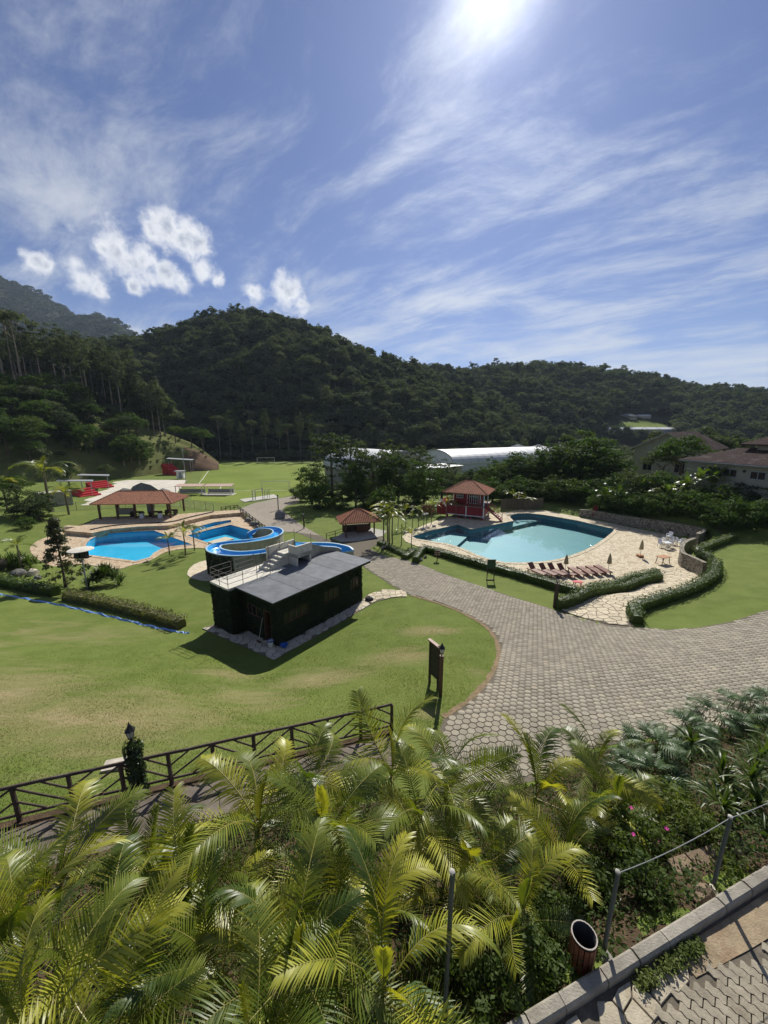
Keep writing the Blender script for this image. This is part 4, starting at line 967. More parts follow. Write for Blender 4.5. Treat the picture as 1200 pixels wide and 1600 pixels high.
# small things by the hut
b0 = thing('bucket', 'white bucket with a blue rim by the hut doorway', 'bucket', on(*hp(-.28, .35, 0)[:2], .07))
m = MB(); m.lathe([(.13, 0), (.17, .36), (.165, .36), (.12, .04), (0, .04)], n=14); part('pail', m, M_WHITE, b0)
m = MB(); m.lathe([(.172, .33), (.19, .34), (.19, .40), (.165, .40), (.165, .34)], n=14, cap=False); part('rim', m, M_BLUEP, b0)
m = MB(); m.tube([(.17*math.cos(a), .02, .36+.17*math.sin(a)) for a in np.linspace(0, math.pi, 9)], .006, 4); part('handle', m, M_RAIL, b0)
b1 = thing('basin', 'blue plastic basin lying beside the white bucket', 'basin', on(*hp(.15, -.35, 0)[:2], .07))
m = MB(); m.lathe([(.14, 0), (.21, .16), (.24, .17), (.20, .155), (.13, .02), (0, .02)], n=14); part('bowl', m, M_BLUEP, b1)
m = MB(); m.lathe([(.235, .165), (.25, .17), (.235, .178)], n=14, cap=False); part('rim', m, M_BLUEP, b1)
br = thing('broom', 'broom leaning on the ivy wall left of the doorway', 'broom', on(*hp(-.45, 1.3, 0)[:2], .07))
m = MB(); m.tube([(0, 0, .1), (.38*U3.x, .38*U3.y, 1.45)], .016, 6); part('stick', m, M_CONCW, br)
m = MB(); m.box((-.02*U3.x, 0, .06), (.08, .3, .12), HA); part('brush', m, M_WOODB, br)
bag = MB(); bag.lathe([(.02, .26), (.10, .24), (.26, .16), (.32, .06), (.28, 0)][::-1], n=11)
bag.v = [(x*(1+.14*math.sin(7*z*9+x*11)), y*(1+.2*math.cos(x*9)), z*(1+.2*math.sin(x*13+y*9))) for x, y, z in bag.v]
bo = single('sack', bag, M_BLACKM, 'black rubbish sack lying on the stone path by the hut', 'sack', smooth=True); bo.location = on(*G(577, 938)[:2], .06)

# ------------------------------------------------------------------ lamps, board, fence
def lantern(parent, z, s=1.0):
    L = part('lantern', MB().lathe([(.03*s, z), (.03*s, z+.10*s), (.07*s, z+.12*s), (.075*s, z+.15*s), (.04*s, z+.16*s)], n=6), M_BLACK, parent)
    g = MB(); g.lathe([(.07*s, z+.16*s), (.115*s, z+.36*s)], n=6); part('glass', g, M_LGLASS, L)
    m = MB()
    for k in range(6):
        a = 2*math.pi*k/6; m.bar((.075*s*math.cos(a), .075*s*math.sin(a), z+.15*s), (.12*s*math.cos(a), .12*s*math.sin(a), z+.37*s), .012*s)
    m.lathe([(.12*s, z+.36*s), (.15*s, z+.38*s), (.10*s, z+.44*s), (.05*s, z+.52*s), (.055*s, z+.54*s), (.02*s, z+.58*s), (.012*s, z+.66*s)], n=6)
    part('cage', m, M_BLACK, L); return L
def lamp_post(p, h, label, mat=None, w=.11, s=1.0, group=None):
    T = thing('lamp_post', label, 'lamp post', p, R(20), group); m = MB(); m.box((0, 0, h/2-.1), (w, w, h+.2)); m.box((0, 0, h+.03), (w*1.25, w*1.25, .06)); part('post', m, mat or M_WOODB, T); lantern(T, h+.05, s); return T
lamp_post(G(688, 1087), 1.72, 'brown wooden lamp post with black lantern beside the notice board', s=.9)
bp = G(671, 1068); bq = G(684, 1076); bd = (bq-bp); bd.z = 0; bl = bd.length; bdir = bd.normalized()
board = thing('notice_board', 'dark notice board on two posts seen edge on, on the lawn', 'sign', (bp+bq)/2)
for p in (bp, bq): m = MB(); m.box(p+ZU*.9, (.08, .08, 2.1), math.atan2(bdir.y, bdir.x)); part('post', m, M_WOODD, board, True)
m = MB(); c_ = (bp+bq)/2; zc = max(bp.z, bq.z); m.box(Vector((c_.x, c_.y, zc+1.12)), (bl-.09, .05, 1.45), math.atan2(bdir.y, bdir.x)); part('panel', m, M_BLACKM, board, True)
m = MB(); m.box(Vector((c_.x, c_.y, zc+1.9)), (bl+.25, .14, .06), math.atan2(bdir.y, bdir.x)); part('cap_rail', m, M_WOODL, board, True)
for k in range(5): m = MB(); m.box(Vector((c_.x, c_.y, zc+.55+.28*k)), (bl-.12, .062, .02), math.atan2(bdir.y, bdir.x)); part('batten', m, M_WOODD, board, True)

# ivy covered lamp post
ip = G(219, 1236); il = thing('ivy_lamp_post', 'round ivy covered post with a black lantern behind the wooden fence', 'lamp post', ip)
m = MB(); m.lathe([(.16, -.2), (.15, 1.5), (.05, 1.62), (.03, 1.64)], n=10); part('post', m, M_WALLD, il)
r_ = np.random.default_rng(3); k = 1700; a = r_.random(k)*6.283; zz = r_.random(k)*1.62; rr = .17+.05*r_.random(k)+.025*np.sin(zz*9+a*2)
rr = np.where(zz > 1.52, rr*r_.random(k)**.5, rr)
P = np.c_[rr*np.cos(a), rr*np.sin(a), zz]; N = np.c_[np.cos(a), np.sin(a), .4+0*a]+r_.normal(size=(k, 3))*.4
M_IVYL = foliage('ivy_leaves', [(.020, .036, .008), (.040, .066, .013), (.085, .12, .03)], .25, .4, .4, 5)
link('ivy', np_mesh('ivy', *leaf_cards(P, N, .04*r_.uniform(.6, 1.3, k), .7, r_)), M_IVYL, il)
lantern(il, 1.62, .92)

# rustic fence
fposts = [on(p.x, p.y) for p in FLINE]
fence = thing('rustic_fence', 'dark rustic log fence with diagonal rails along the lawn', 'fence', fposts[5])
M_LOG = simple('weathered_log', (.085, .06, .045), .75, .35, 7, .7, .25, dirt=(.17, .14, .11), pos='geo', bdist=.02)
for p in fposts: m = MB(); m.tube([p-ZU*.3, p+ZU*.5, p+ZU*1.02], [.062, .056, .055], 8); part('post', m, M_LOG, fence, True)
def log(a, b, r=.038): m = MB(); mid = (a+b)/2+Vector((0, 0, random.uniform(-.012, .012))); m.tube([a, mid, b], [r, r*.95, r], 7); part('rail', m, M_LOG, fence, True)
for i, (a, b) in enumerate(zip(fposts[:-1], fposts[1:])):
    log(a+ZU*1.04, b+ZU*1.04, .046); log(a+ZU*.2, b+ZU*.2)
    lo = lambda t: a+(b-a)*t+ZU*.22; hi = lambda t: a+(b-a)*t+ZU*1.02
    if i % 2 == 0: log(a+ZU*.24, b+ZU*1.0, .03); log(lo(.5), b+ZU*.6, .028); log(a+ZU*.62, hi(.5), .028)
    else: log(a+ZU*1.0, b+ZU*.24, .03); log(hi(.5), b+ZU*.62, .028); log(a+ZU*.6, lo(.5), .028)
# flagged walk on the near side of the fence
WALK = ccw([(p.x, p.y-.28) for p in fposts]+[(p.x+.3, p.y-1.6) for p in fposts[::-1]])
M_WALKF = simple('brown_flagstone', (.15, .125, .10), .85, .3, 4, .5, .15, dirt=(.09, .075, .06), pos='geo', bdist=.02)
walk = struct('fence_walk', drape(WALK, lambda x, y: hgt(x, y)+.02, .5, skirt=.2).mesh('fence_walk'), M_JOINT)
flagstones(walk, WALK, .62, .04, 12, lambda x, y: hz(x, y)+.015, M_WALKF)
KB = [(p.x, p.y-.05) for p in fposts]; 
verge = struct('soil_verge', drape(ccw([(p.x, p.y+.10) for p in fposts]+[(p.x, p.y-.27) for p in fposts[::-1]]), lambda x, y: hgt(x, y)+.012, .4).mesh('soil_verge'), M_SOIL)
slab_at = G(181, 1198); m = MB(); m.box((0, 0, .06), (.62, .4, .12), R(15)); ms = single('stone_slab', m, M_STONE, 'loose grey stone slab on the lawn behind the fence', 'stone'); ms.location = slab_at
# ------------------------------------------------------------------ foreground bank: kerb, path, bin, posts
KA, KBv = Vector((1.84, 3.28, 0)), Vector((6.40, 4.90, 0)); kd = (KBv-KA).normalized(); kn = Vector((kd.y, -kd.x, 0)); KZ = 9.15; krot = math.atan2(kd.y, kd.x)
FPATH = ccw([tuple((KA+kd*s+kn*t)[:2]) for s, t in ((-3.5, .06), (9, .06), (9, 4.5), (-3.5, 4.5))])
fpth = struct('garden_path', drape(FPATH, lambda x, y: np.full(np.shape(x), KZ), 1.0, skirt=.4).mesh('garden_path'), M_JOINT)
M_BLOCK = simple('wavy_paving_block', (.29, .255, .19), .9, .25, 6, .6, .15, dirt=(.18, .15, .105), pos='geo', bdist=.012)
M_KERB = simple('kerb_concrete', (.29, .265, .215), .9, .25, 5, .7, .15, dirt=(.19, .17, .135), pos='geo', bdist=.02)
kerb = thing('kerb', 'grey concrete kerb of long blocks along the wavy paving', 'kerb', KA+Vector((0, 0, KZ)))
s = -3.2; i = 0
while s < 8.6:
    L = .62+.10*math.sin(i*2.3); m = MB(); h = .15+.012*math.sin(i*1.7)
    P0 = KA+kd*s; P1 = KA+kd*(s+L-.018)
    w = .085; vs = []
    for P in (P0, P1):
        for t, z in ((-w, -.25), (w, -.25), (w, h-.03), (w-.03, h), (-w+.03, h), (-w, h-.03)): q = P+kn*(t+.004*math.sin(i*5)); vs.append((q.x, q.y, KZ+z))
    m.add(vs, [(k, (k+1) % 6, 6+(k+1) % 6, 6+k) for k in range(6)]+[(5, 4, 3, 2, 1, 0), (6, 7, 8, 9, 10, 11)]); part('kerb_block', m, M_KERB, kerb, True); s += L; i += 1
# wavy interlocking blocks
bl_, bw_ = .225, .115; prof_b = []
def wav(t): return .013*math.sin(4*math.pi*t)
outl = [((k/8-.5)*bl_, -bw_/2+wav(k/8)) for k in range(9)]+[((.5-k/8)*bl_, bw_/2+wav(1-k/8)) for k in range(9)]
cen = np.mean(outl, 0); inn_ = [(x*.95, y*.93) for x, y in outl]; nb_ = len(outl); outl2 = [(x*.975, y*.95) for x, y in outl]
mbk = MB(); mbk.add([(x, y, -.02) for x, y in outl2]+[(x, y, .018) for x, y in outl2]+[(x, y, .026) for x, y in inn_], [tuple(range(2*nb_, 3*nb_))]+[(k, (k+1) % nb_, nb_+(k+1) % nb_, nb_+k) for k in range(nb_)]+[(nb_+k, nb_+(k+1) % nb_, 2*nb_+(k+1) % nb_, 2*nb_+k) for k in range(nb_)])
bme = mbk.mesh('paving_block'); bme.materials.append(M_BLOCK)
brot = krot+R(-62); cb, sb = math.cos(brot), math.sin(brot); cand = []
for ix in range(-45, 60):
    for iy in range(-60, 80):
        lx, ly = (ix+.5*(iy % 2))*(bl_+.006), iy*(bw_+.004); x, y = KBv.x-2+lx*cb-ly*sb, KBv.y-1.5+lx*sb+ly*cb
        d = (Vector((x, y, 0))-KA); t = d.dot(kn); s_ = d.dot(kd)
        lim = .50+.08*math.sin(s_*2.1)+.18*max(0, 1.6-s_)
        if t > lim and t < 3 and -1 < s_ < 7.5:
            px, py = proj((x, y, KZ))
            if -60 < px-0 < 1290 and 1300 < py < 1680: cand.append((abs(px-1100)+abs(py-1530), x, y))
cand.sort()
for _, x, y in cand[:300]: link('paving_block', bme, None, fpth, (x, y, KZ+random.uniform(-.003, .004)), (random.gauss(0, .012), random.gauss(0, .012), brot))
STRIP = ccw([tuple((KA+kd*s+kn*t)[:2]) for s, t in ((-1.5, .12), (1.0, .12), (2.4, .14), (2.4, .38), (1.4, .5), (.6, .72), (-1.5, .8))])
M_SLABP = simple('broken_screed', (.40, .35, .255), .9, .25, 6, .7, .15, dirt=(.24, .19, .12), pos='geo', bdist=.015)
flagstones(fpth, STRIP, .27, .02, 21, lambda x, y: KZ+.002, M_SLABP, .025, 'screed_piece')
SAND = ccw([tuple((KA+kd*s+kn*t)[:2]) for s, t in ((2.42, .12), (8, .12), (8, .48), (5, .52), (3.4, .46), (2.42, .40))])
struct('sandy_strip', drape(SAND, lambda x, y: KZ+.012+.008*np.sin(x*7)*np.cos(y*9), .2).mesh('sandy_strip'), simple('sandy_screed', (.30, .235, .15), .95, .3, 5, .7, .1, dirt=(.22, .14, .085), pos='geo', bdist=.02))

M_POST = simple('green_grey_pipe', (.075, .090, .082), .55, .25, 8, .3, .35, dirt=(.13, .12, .10))
def pipe_post(base_px, top_px, label):
    b = G(*base_px); v = pxdir(*top_px); d = depth(b)
    t = Vector((0, 0, CZ))+v*((b.y)/v.y); h = max(.8, t.z-b.z)
    T = thing('fence_post', label, 'post', b, 0, 'pipe posts along the kerb')
    m = MB(); m.tube([(0, 0, -.3), (0, 0, h*.5), (0.01, 0, h)], .030, 8); part('pipe', m, M_POST, T)
    m = MB(); m.lathe([(.033, h-.02), (.033, h+.012), (.012, h+.022)], n=8); part('cap', m, M_CONC, T); 
    return Vector((b.x, b.y, b.z+h))
t1 = pipe_post((942, 1496), (960, 1362), 'grey green pipe post standing beside the slatted bin')
t2 = pipe_post((1114, 1386), (1133, 1276), 'grey green pipe post by the earth bank at the kerb')
t3 = pipe_post((694, 1606), (710, 1362), 'grey green pipe post standing among the palm leaves')
t4 = t2+Vector((2.3, .75, .02))
wire = MB()
def sag(a, b, k=.08): return [a+(b-a)*q-ZU*k*4*q*(1-q) for q in np.linspace(0, 1, 9)]
wire.tube(sag(t1-ZU*.03, t2-ZU*.03), .006, 5); wire.tube(sag(t2-ZU*.03, t4), .006, 5)
single('wire', wire, simple('steel_wire', (.34, .34, .32), .4, .1, 5, 0, .5, metal=.5), 'thin steel wire strung between the pipe posts', 'wire')

bin_at = G(905, 1512)
tb = thing('slatted_bin', 'round wooden slat litter bin with black liner by the kerb', 'litter bin', bin_at, R(10)); tb.scale = (.86, .86, .9)
tilt = Matrix.Rotation(R(4), 4, 'X')
for k in range(16):
    a = 2*math.pi*k/16; m = MB(); m.box((.185*math.cos(a), .185*math.sin(a), .42), (.02, .062, .50), a); part('slat', m, M_WOODL, tb)
for z in (.24, .58): m = MB(); m.lathe([(.17, z), (.176, z), (.176, z+.03), (.17, z+.03)], n=16, cap=False); part('hoop', m, M_BLACK, tb)
m = MB(); m.lathe([(0, .2), (.15, .2), (.165, .69), (.19, .70), (.19, .675), (.175, .68)], n=20, cap=False); part('liner', m, M_BLACKM, tb, smooth=True)
m = MB(); m.lathe([(.178, .70), (.196, .705), (.196, .722), (.178, .722)], n=20, cap=False); part('rim', m, M_RAIL, tb)
m = MB(); m.tube([(0, .21, -.2), (0, .21, .6)], .025, 8); part('stand', m, M_POST, tb)
# broken stones on the bank
def rock_mesh(r, s, sq=.7):
    bm = bmesh.new(); bmesh.ops.create_icosphere(bm, subdivisions=2, radius=1)
    k = r.normal(size=(5, 3))*1.6; ph_ = r.random(5)*6.28
    for v in bm.verts:
        d = 1+.16*sum(math.sin(v.co.dot(Vector(k[j]))*1.3+ph_[j]) for j in range(5)); v.co = Vector((v.co.x*s[0], v.co.y*s[1], v.co.z*s[2]*1.0))*d
    me = bpy.data.meshes.new('rock'); bm.to_mesh(me); bm.free(); return me
M_ROCK = simple('grey_rock', (.20, .19, .17), .9, .35, 3, .8, .15, dirt=(.10, .095, .08), pos='geo', bdist=.04)
M_ROCKB = simple('brown_rock', (.22, .165, .11), .95, .3, 5, .9, .1, dirt=(.14, .10, .065), pos='geo', bdist=.03)
rr_ = np.random.default_rng(5)
def rock(px, py, s, label, mat=None, group=None, dz=0.0):
    b = G(px, py); o = link('rock', rock_mesh(rr_, s), mat or M_ROCK); tag(o, label, 'rock', group); o.location = b+ZU*(s[2]*.3+dz); o.rotation_euler = (0, 0, rr_.random()*6); return o
rock(1098, 1404, (.17, .14, .16), 'brown lump of earth and stone against the kerb', M_ROCKB)
rock(1120, 1398, (.12, .05, .05), 'pale broken stone at the foot of the pipe post', M_STONE)
rock(952, 1504, (.14, .09, .05), 'flat grey stone between the bin and the pipe post', M_ROCK)
edge_a, edge_b = G(1050, 1362), G(1165, 1322); m = MB(); dv = (edge_b-edge_a)
for k in range(4):
    a = edge_a+dv*(k/4+.01); b = edge_a+dv*((k+1)/4-.01); q = MB()
    q.bar(a+ZU*.02, b+ZU*.02, .26, .16); single('edging_stone', q, M_ROCKB, ['dark edging stone nearest the broken concrete of the bank', 'second dark edging stone from the brown earth lump', 'third dark edging stone from the brown earth lump', 'dark edging stone half buried under the strap leaved bush'][k], 'stone', 'edging stones on the bank')

# ------------------------------------------------------------------ palms
def palm_mat(name, cols):
    def fn(t):
        oi = t.node('ShaderNodeObjectInfo').outputs['Random']; g = t.node('ShaderNodeNewGeometry'); isl = g.outputs['Random Per Island']
        tip = t.node('ShaderNodeAttribute', attribute_name='tip').outputs['Fac']
        n = t.noise(g.outputs['Position'], 1.3, 3, .55)
        f = t.math('ADD', t.math('ADD', t.math('MULTIPLY', oi, .9), t.math('MULTIPLY', t.ramp(n, .3, .7), .25)), t.math('MULTIPLY', t.math('SUBTRACT', isl, .5), .22), clamp=True)
        c = t.mix(t.ramp(f, .05, .5), cols[0], cols[1]); c = t.mix(t.ramp(f, .62, .95), c, cols[2])
        c = t.mix(t.ramp(t.math('ADD', tip, t.math('MULTIPLY', t.math('SUBTRACT', t.noise(g.outputs['Position'], 4, 2, .5), .5), .8)), .82, 1.05, 0, .8), c, cols[3])
        b = principled(t, c, .40, None, spec=.45)
        tr = t.node('ShaderNodeBsdfTranslucent', {'Color': t.mix(1.0, c, (1.7, 1.7, .55), 'MULTIPLY')})
        return t.node('ShaderNodeMixShader', {0: .32, 1: b, 2: tr.outputs[0]}).outputs[0]
    return material(name, fn)
M_FROND = palm_mat('palm_leaf', [(.052, .090, .015), (.140, .175, .023), (.36, .355, .045), (.38, .30, .13)])
M_RACHIS = simple('palm_rachis', (.26, .24, .06), .45, .3, 6, .1, .4)
M_PTRUNK = simple('palm_trunk', (.20, .155, .10), .8, .3, 6, .6, .2, dirt=(.10, .085, .06), bdist=.02)
M_SHAFT = simple('palm_crownshaft', (.13, .155, .045), .5, .3, 4, .2, .35)
def frond_mesh(r, L, th0, bend, npair=40, ll=.52, droop=.35, vee=.55, width=.033, sweep=.9):
    """one pinnate leaf growing along +X, with its own midrib"""
    V, Q, tip = [], [], []
    n = 14; pts = []; x = z = 0; th = th0
    side = r.normal(0, .06)
    for i in range(n+1):
        q = i/n; pts.append(Vector((x, side*x*x, z))); th = th0-bend*q**1.4; x += math.cos(th)*L/n; z += math.sin(th)*L/n
    def at(q): f = q*n; i = min(int(f), n-1); return pts[i]+(pts[i+1]-pts[i])*(f-i), (pts[i+1]-pts[i]).normalized()
    for k in range(npair):
        q = .17+.83*k/(npair-1); p, t = at(min(q, .999)); S = Vector((-t.y, t.x, 0)); S = Vector((0, 1, 0)) if S.length < .1 else S; sx = Vector((0, 1, 0)); up = t.cross(sx)*-1
        up = Vector((-t.z, 0, t.x)) if up.length < .01 else up.normalized()
        if up.z < 0: up = -up
        prof_ = (math.sin(min(1, (q-.10)/.42)*math.pi/2))*(1-.62*max(0, (q-.45)/.55)**1.6)
        for s in (-1, 1):
            l = ll*prof_*r.uniform(.9, 1.08); fw = sweep*(.55+.75*q)+r.normal(0, .05); d = (sx*s*1.0+t*fw+up*(vee*(1-.5*q)+r.normal(0, .06))).normalized()
            w = width*(.85+.3*prof_)*r.uniform(.85, 1.15); wv = d.cross(up).normalized(); wv = (wv+up*.35*s).normalized()
            o = len(V); segs = 4; dr = droop*r.uniform(.6, 1.5)
            for m_ in range(segs+1):
                u = m_/segs; c = p+d*l*u-ZU*dr*l*u*u; ww = w*(.55+1.2*u if u < .35 else (1-u)*1.5+.02)
                V += [tuple(c-wv*ww*.5), tuple(c+wv*ww*.5)]; tip += [u, u]
            Q += [(o+2*m_, o+2*m_+1, o+2*m_+3, o+2*m_+2) for m_ in range(segs)]
    me = np_mesh('frond', np.array(V), np.array(Q)); me.attributes.new('tip', 'FLOAT', 'POINT').data.foreach_set('value', np.array(tip, dtype=np.float32)); me.materials.append(M_FROND)
    rb = MB(); rb.tube(pts, [.016-.0135*(i/n) for i in range(n+1)], 5); rm = rb.mesh('midrib'); rm.materials.append(M_RACHIS)
    return me, rm
fr = np.random.default_rng(23)
FRONDS = [frond_mesh(fr, fr.uniform(1.7, 2.15), R(a), R(b), 38, fr.uniform(.52, .66), fr.uniform(.2, .55), v) for a, b, v in ((80, 70, .5), (72, 85, .6), (64, 95, .45), (56, 90, .6), (48, 85, .5), (40, 95, .55), (30, 80, .45), (20, 70, .5), (66, 120, .6), (52, 115, .5))]
SPEAR = [frond_mesh(fr, 1.5, R(88), R(12), 34, .42, .05, .9, .034, 2.2), frond_mesh(fr, 1.7, R(84), R(45), 38, .45, .12, 1.0, .034, 1.4)]
def frond(parent, me, loc, az, tilt=0.0, sc=1.0, roll=0.0):
    f = link('frond', me[0], None, parent, loc, (roll, -tilt, az), (sc, sc, sc)); link('midrib', me[1], None, f); return f
def palm(crown, label, nf=8, sc=1.0, seed=0, stems=1, spear=True, young=False):
    r = np.random.default_rng(seed+100)
    base = on(crown.x+r.normal(0, .10), crown.y+r.normal(0, .10)); T = thing('palm', label, 'palm', base, 0, 'palms planted on the bank below the fence walk')
    for s in range(stems):
        off = Vector((0, 0, 0)) if s == 0 else Vector((r.normal(0, .4), r.normal(0, .4), -r.uniform(.3, .9)))
        top = crown-base+off; h = top.z
        if h > .5:
            m = MB(); b0 = Vector((off.x*.35, off.y*.35, -.2)); P = [b0+(top-b0)*q+Vector((.04*math.sin(q*5+s), .03*math.cos(q*4), 0)) for q in np.linspace(0, 1, 8)]
            m.tube(P[:7], [.052, .046, .043, .041, .040, .040, .043], 8); part('trunk', m, M_PTRUNK, T)
            m = MB(); m.tube([P[6], (P[6]+P[7])/2, P[7]], [.05, .045, .028], 8); part('crownshaft', m, M_SHAFT, T)
        nn = nf if s == 0 else max(4, nf-3); a0 = r.random()*6.28
        for k in range(nn):
            q = k/max(1, nn-1); me = FRONDS[int(r.integers(0, 4)) if q < .45 else int(r.integers(3, 10))]
            frond(T, me, top-ZU*(.12*q), a0+k*2.399+r.normal(0, .15), r.normal(0, .10)-.12*q, sc*r.uniform(.82, 1.12)*(1 if s == 0 else .85), r.normal(0, .28))
        if spear: frond(T, SPEAR[int(r.integers(0, 2))], top, r.random()*6.28, r.normal(0, .08), sc*.9)
    return T
# crown position: photograph point and distance along the view axis; labels name what stands next to each
PALMS = [(95, 1318, 6.1, 8, 1.0, 1, 'palm with a bright yellow arched leaf beside the fence walk'), (20, 1425, 4.9, 9, 1.0, 1, 'palm leaning over the flagged walk at the fence end'), (165, 1445, 5.0, 8, .95, 1, 'palm with fine pale leaflets in the dense palm row'),
         (298, 1392, 5.6, 9, 1.05, 2, 'palm with a rounded lime yellow leaf in the dense palm row'), (405, 1305, 6.4, 9, 1.05, 1, 'tall palm in the dense row below the log fence'), (345, 1480, 4.8, 9, .95, 2, 'twin stemmed palm in the shade of the dense row'),
         (452, 1475, 4.6, 9, 1.0, 2, 'palm with slim grey trunks low in the dense row'), (45, 1560, 4.0, 9, .95, 1, 'palm with wide spreading leaves below the fence walk'), (545, 1425, 5.2, 9, 1.0, 1, 'palm with drooping yellow green leaves beside the pipe post'),
         (505, 1325, 6.3, 9, 1.0, 1, 'palm with upright green leaves in the dense row'), (612, 1225, 8.0, 9, 1.05, 1, 'palm covering the far end of the log fence'), (700, 1205, 8.2, 8, 1.0, 1, 'palm with a tall upright yellow leaf at the road edge'),
         (735, 1318, 6.9, 9, 1.0, 2, 'palm with several slim trunks between road and pipe post'), (838, 1222, 8.4, 9, 1.0, 1, 'palm overhanging the hexagonal paving at the bend'), (932, 1180, 8.9, 4, .85, 1, 'young palm with one tall upright leaf against the paving'),
         (880, 1305, 7.1, 8, .95, 1, 'palm with pale arched leaves beside the leafy shrubs'), (600, 1505, 4.5, 9, .95, 1, 'palm with a broad hanging leaf in front of the pipe post'), (478, 1245, 7.6, 8, .95, 1, 'palm just below the log fence posts'),
         (235, 1312, 6.7, 8, .95, 1, 'palm beside the ivy lamp post shadow on the walk'), (960, 1240, 8.2, 7, .85, 1, 'palm next to the split leaf plants by the paving'), (175, 1575, 4.1, 9, .9, 1, 'dark palm deep in the shade of the dense row'), (815, 1385, 6.0, 7, .85, 1, 'low palm with arched leaves among the leafy shrubs'),
         (395, 1600, 3.9, 8, .85, 1, 'small palm at the foot of the slim grey trunks'), (655, 1290, 7.2, 8, .95, 1, 'palm in the middle of the row facing the road bend')]
for i, (px, py, d, nf, sc, stm, lab) in enumerate(PALMS): palm(PD(px, py+(22 if px > 640 and py < 1280 else -12 if (py < 1335 and 380 < px < 680) else 66 if px < 260 else 50), d), lab, nf+1, sc*.82, i*7+1, stm, spear=(i % 3 != 2))
# ------------------------------------------------------------------ roofs
M_TILE = simple('clay_tile', (.34, .15, .085), .8, .35, 3, .4, .2, dirt=(.20, .10, .065), pos='geo')
M_TILED = simple('old_brown_tile', (.085, .052, .042), .85, .4, 2.2, .5, .2, dirt=(.20, .165, .14), pos='geo')
M_GREYT = simple('grey_tile', (.20, .205, .21), .8, .25, 1.5, .3, .2, pos='geo')
M_RED = simple('red_paint', (.25, .022, .028), .55, .2, 3, .2, .3)
M_REDB = simple('red_bleacher', (.50, .045, .05), .6, .2, 2, .2, .3)
M_CREAM = simple('cream_render', (.33, .31, .24), .85, .14, 1.2, .3, .2, dirt=(.24, .22, .17), pos='geo')  # cream darkened in the colour itself for house walls shaded by backlight
M_SHEET = simple('white_roof_sheet', (.50, .51, .50), .45, .08, .4, .1, .35, pos='geo')
M_STEELG = simple('grey_steel', (.30, .31, .32), .5, .15, 2, .2, .4)
M_WOODF = simple('weathered_plank', (.145, .12, .085), .85, .3, 5, .6, .15)
M_ORANGE = simple('orange_plank', (.42, .20, .085), .6, .2, 6, .3, .3)
M_CANVAS = simple('khaki_canvas', (.34, .29, .17), .9, .15, 5, .4, .1)
M_GREEN = simple('green_board', (.03, .07, .035), .6, .2, 4, .2, .3)
M_PLW = simple('white_plastic', (.72, .73, .74), .35, .06, 4, .05, .4)
def ribbed(mb, a, b, c, d, sp=.22, h=.05):
    """half-round tile courses on a roof plane: eave a->b, ridge c (over b) -> d (over a)"""
    a, b, c, d = Vector(a), Vector(b), Vector(c), Vector(d); e = (b-a); W = e.length; e.normalize()
    n = e.cross(d-a); n = (e.cross(c-a) if n.length < 1e-3 else n).normalized()
    if n.z < 0: n = -n
    t = n.cross(e).normalized(); 
    if t.z < 0: t = -t
    T = (c-a).dot(t); xd, xc = (d-a).dot(e), (c-a).dot(e); s = sp/2
    while s < W:
        tm = T if xd <= s <= xc else (T*s/max(xd, 1e-3) if s < xd else T*(W-s)/max(W-xc, 1e-3))
        if tm > .08:
            p = a+e*s-t*.04; q = a+e*s+t*tm; w = sp*.40
            mb.add([p-e*w+n*.002, p-e*w*.5+n*h, p+e*w*.5+n*h, p+e*w+n*.002, q-e*w+n*.002, q-e*w*.5+n*h, q+e*w*.5+n*h, q+e*w+n*.002], [(0, 4, 5, 1), (1, 5, 6, 2), (2, 6, 7, 3), (0, 1, 2, 3)])
        s += sp
def hip_roof(parent, w, l, z, h, mat, ridge=None, over=0.0, tile=.22, rmat=None, rz=0.0, cx=0.0, cy=0.0, name='roof'):
    """local frame: l along x, w along y"""
    hw, hl = w/2+over, l/2+over; rl = max(0.0, (l-w)/2 if ridge is None else ridge)
    M = Matrix.Translation((cx, cy, 0)) @ Matrix.Rotation(rz, 4, 'Z')
    E = [M @ Vector(v) for v in ((-hl, -hw, z), (hl, -hw, z), (hl, hw, z), (-hl, hw, z))]; Rg = [M @ Vector((-rl, 0, z+h)), M @ Vector((rl, 0, z+h))]
    mb = MB(); lo = [v-ZU*.10 for v in E]
    mb.add(E+Rg+lo, [(0, 1, 5, 4), (1, 2, 5), (2, 3, 4, 5), (3, 0, 4), (9, 8, 7, 6), (0, 6, 7, 1), (1, 7, 8, 2), (2, 8, 9, 3), (3, 9, 6, 0)])
    ro = part(name, mb, mat, parent); tb_ = MB()
    ribbed(tb_, E[0], E[1], Rg[1], Rg[0], tile, tile*.25); ribbed(tb_, E[1], E[2], Rg[1], Rg[1], tile, tile*.25); ribbed(tb_, E[2], E[3], Rg[0], Rg[1], tile, tile*.25); ribbed(tb_, E[3], E[0], Rg[0], Rg[0], tile, tile*.25)
    to = part('tile_courses', tb_, mat, ro); to['kind'] = 'stuff'
    rb = MB()
    for p, q in ((E[0], Rg[0]), (E[3], Rg[0]), (E[1], Rg[1]), (E[2], Rg[1]), (Rg[0], Rg[1])):
        if (q-p).length > .05: rb.tube([p+ZU*.03, q+ZU*.03], .09, 6)
    part('ridge_tiles', rb, rmat or mat, ro); return ro
def lbox(parent, name, mat, c, size, rz=0.0): m = MB(); m.box(Vector(c), size, rz); return part(name, m, mat, parent)
def bar(parent, name, mat, a, b, w, h=None): m = MB(); m.bar(a, b, w, h); return part(name, m, mat, parent)
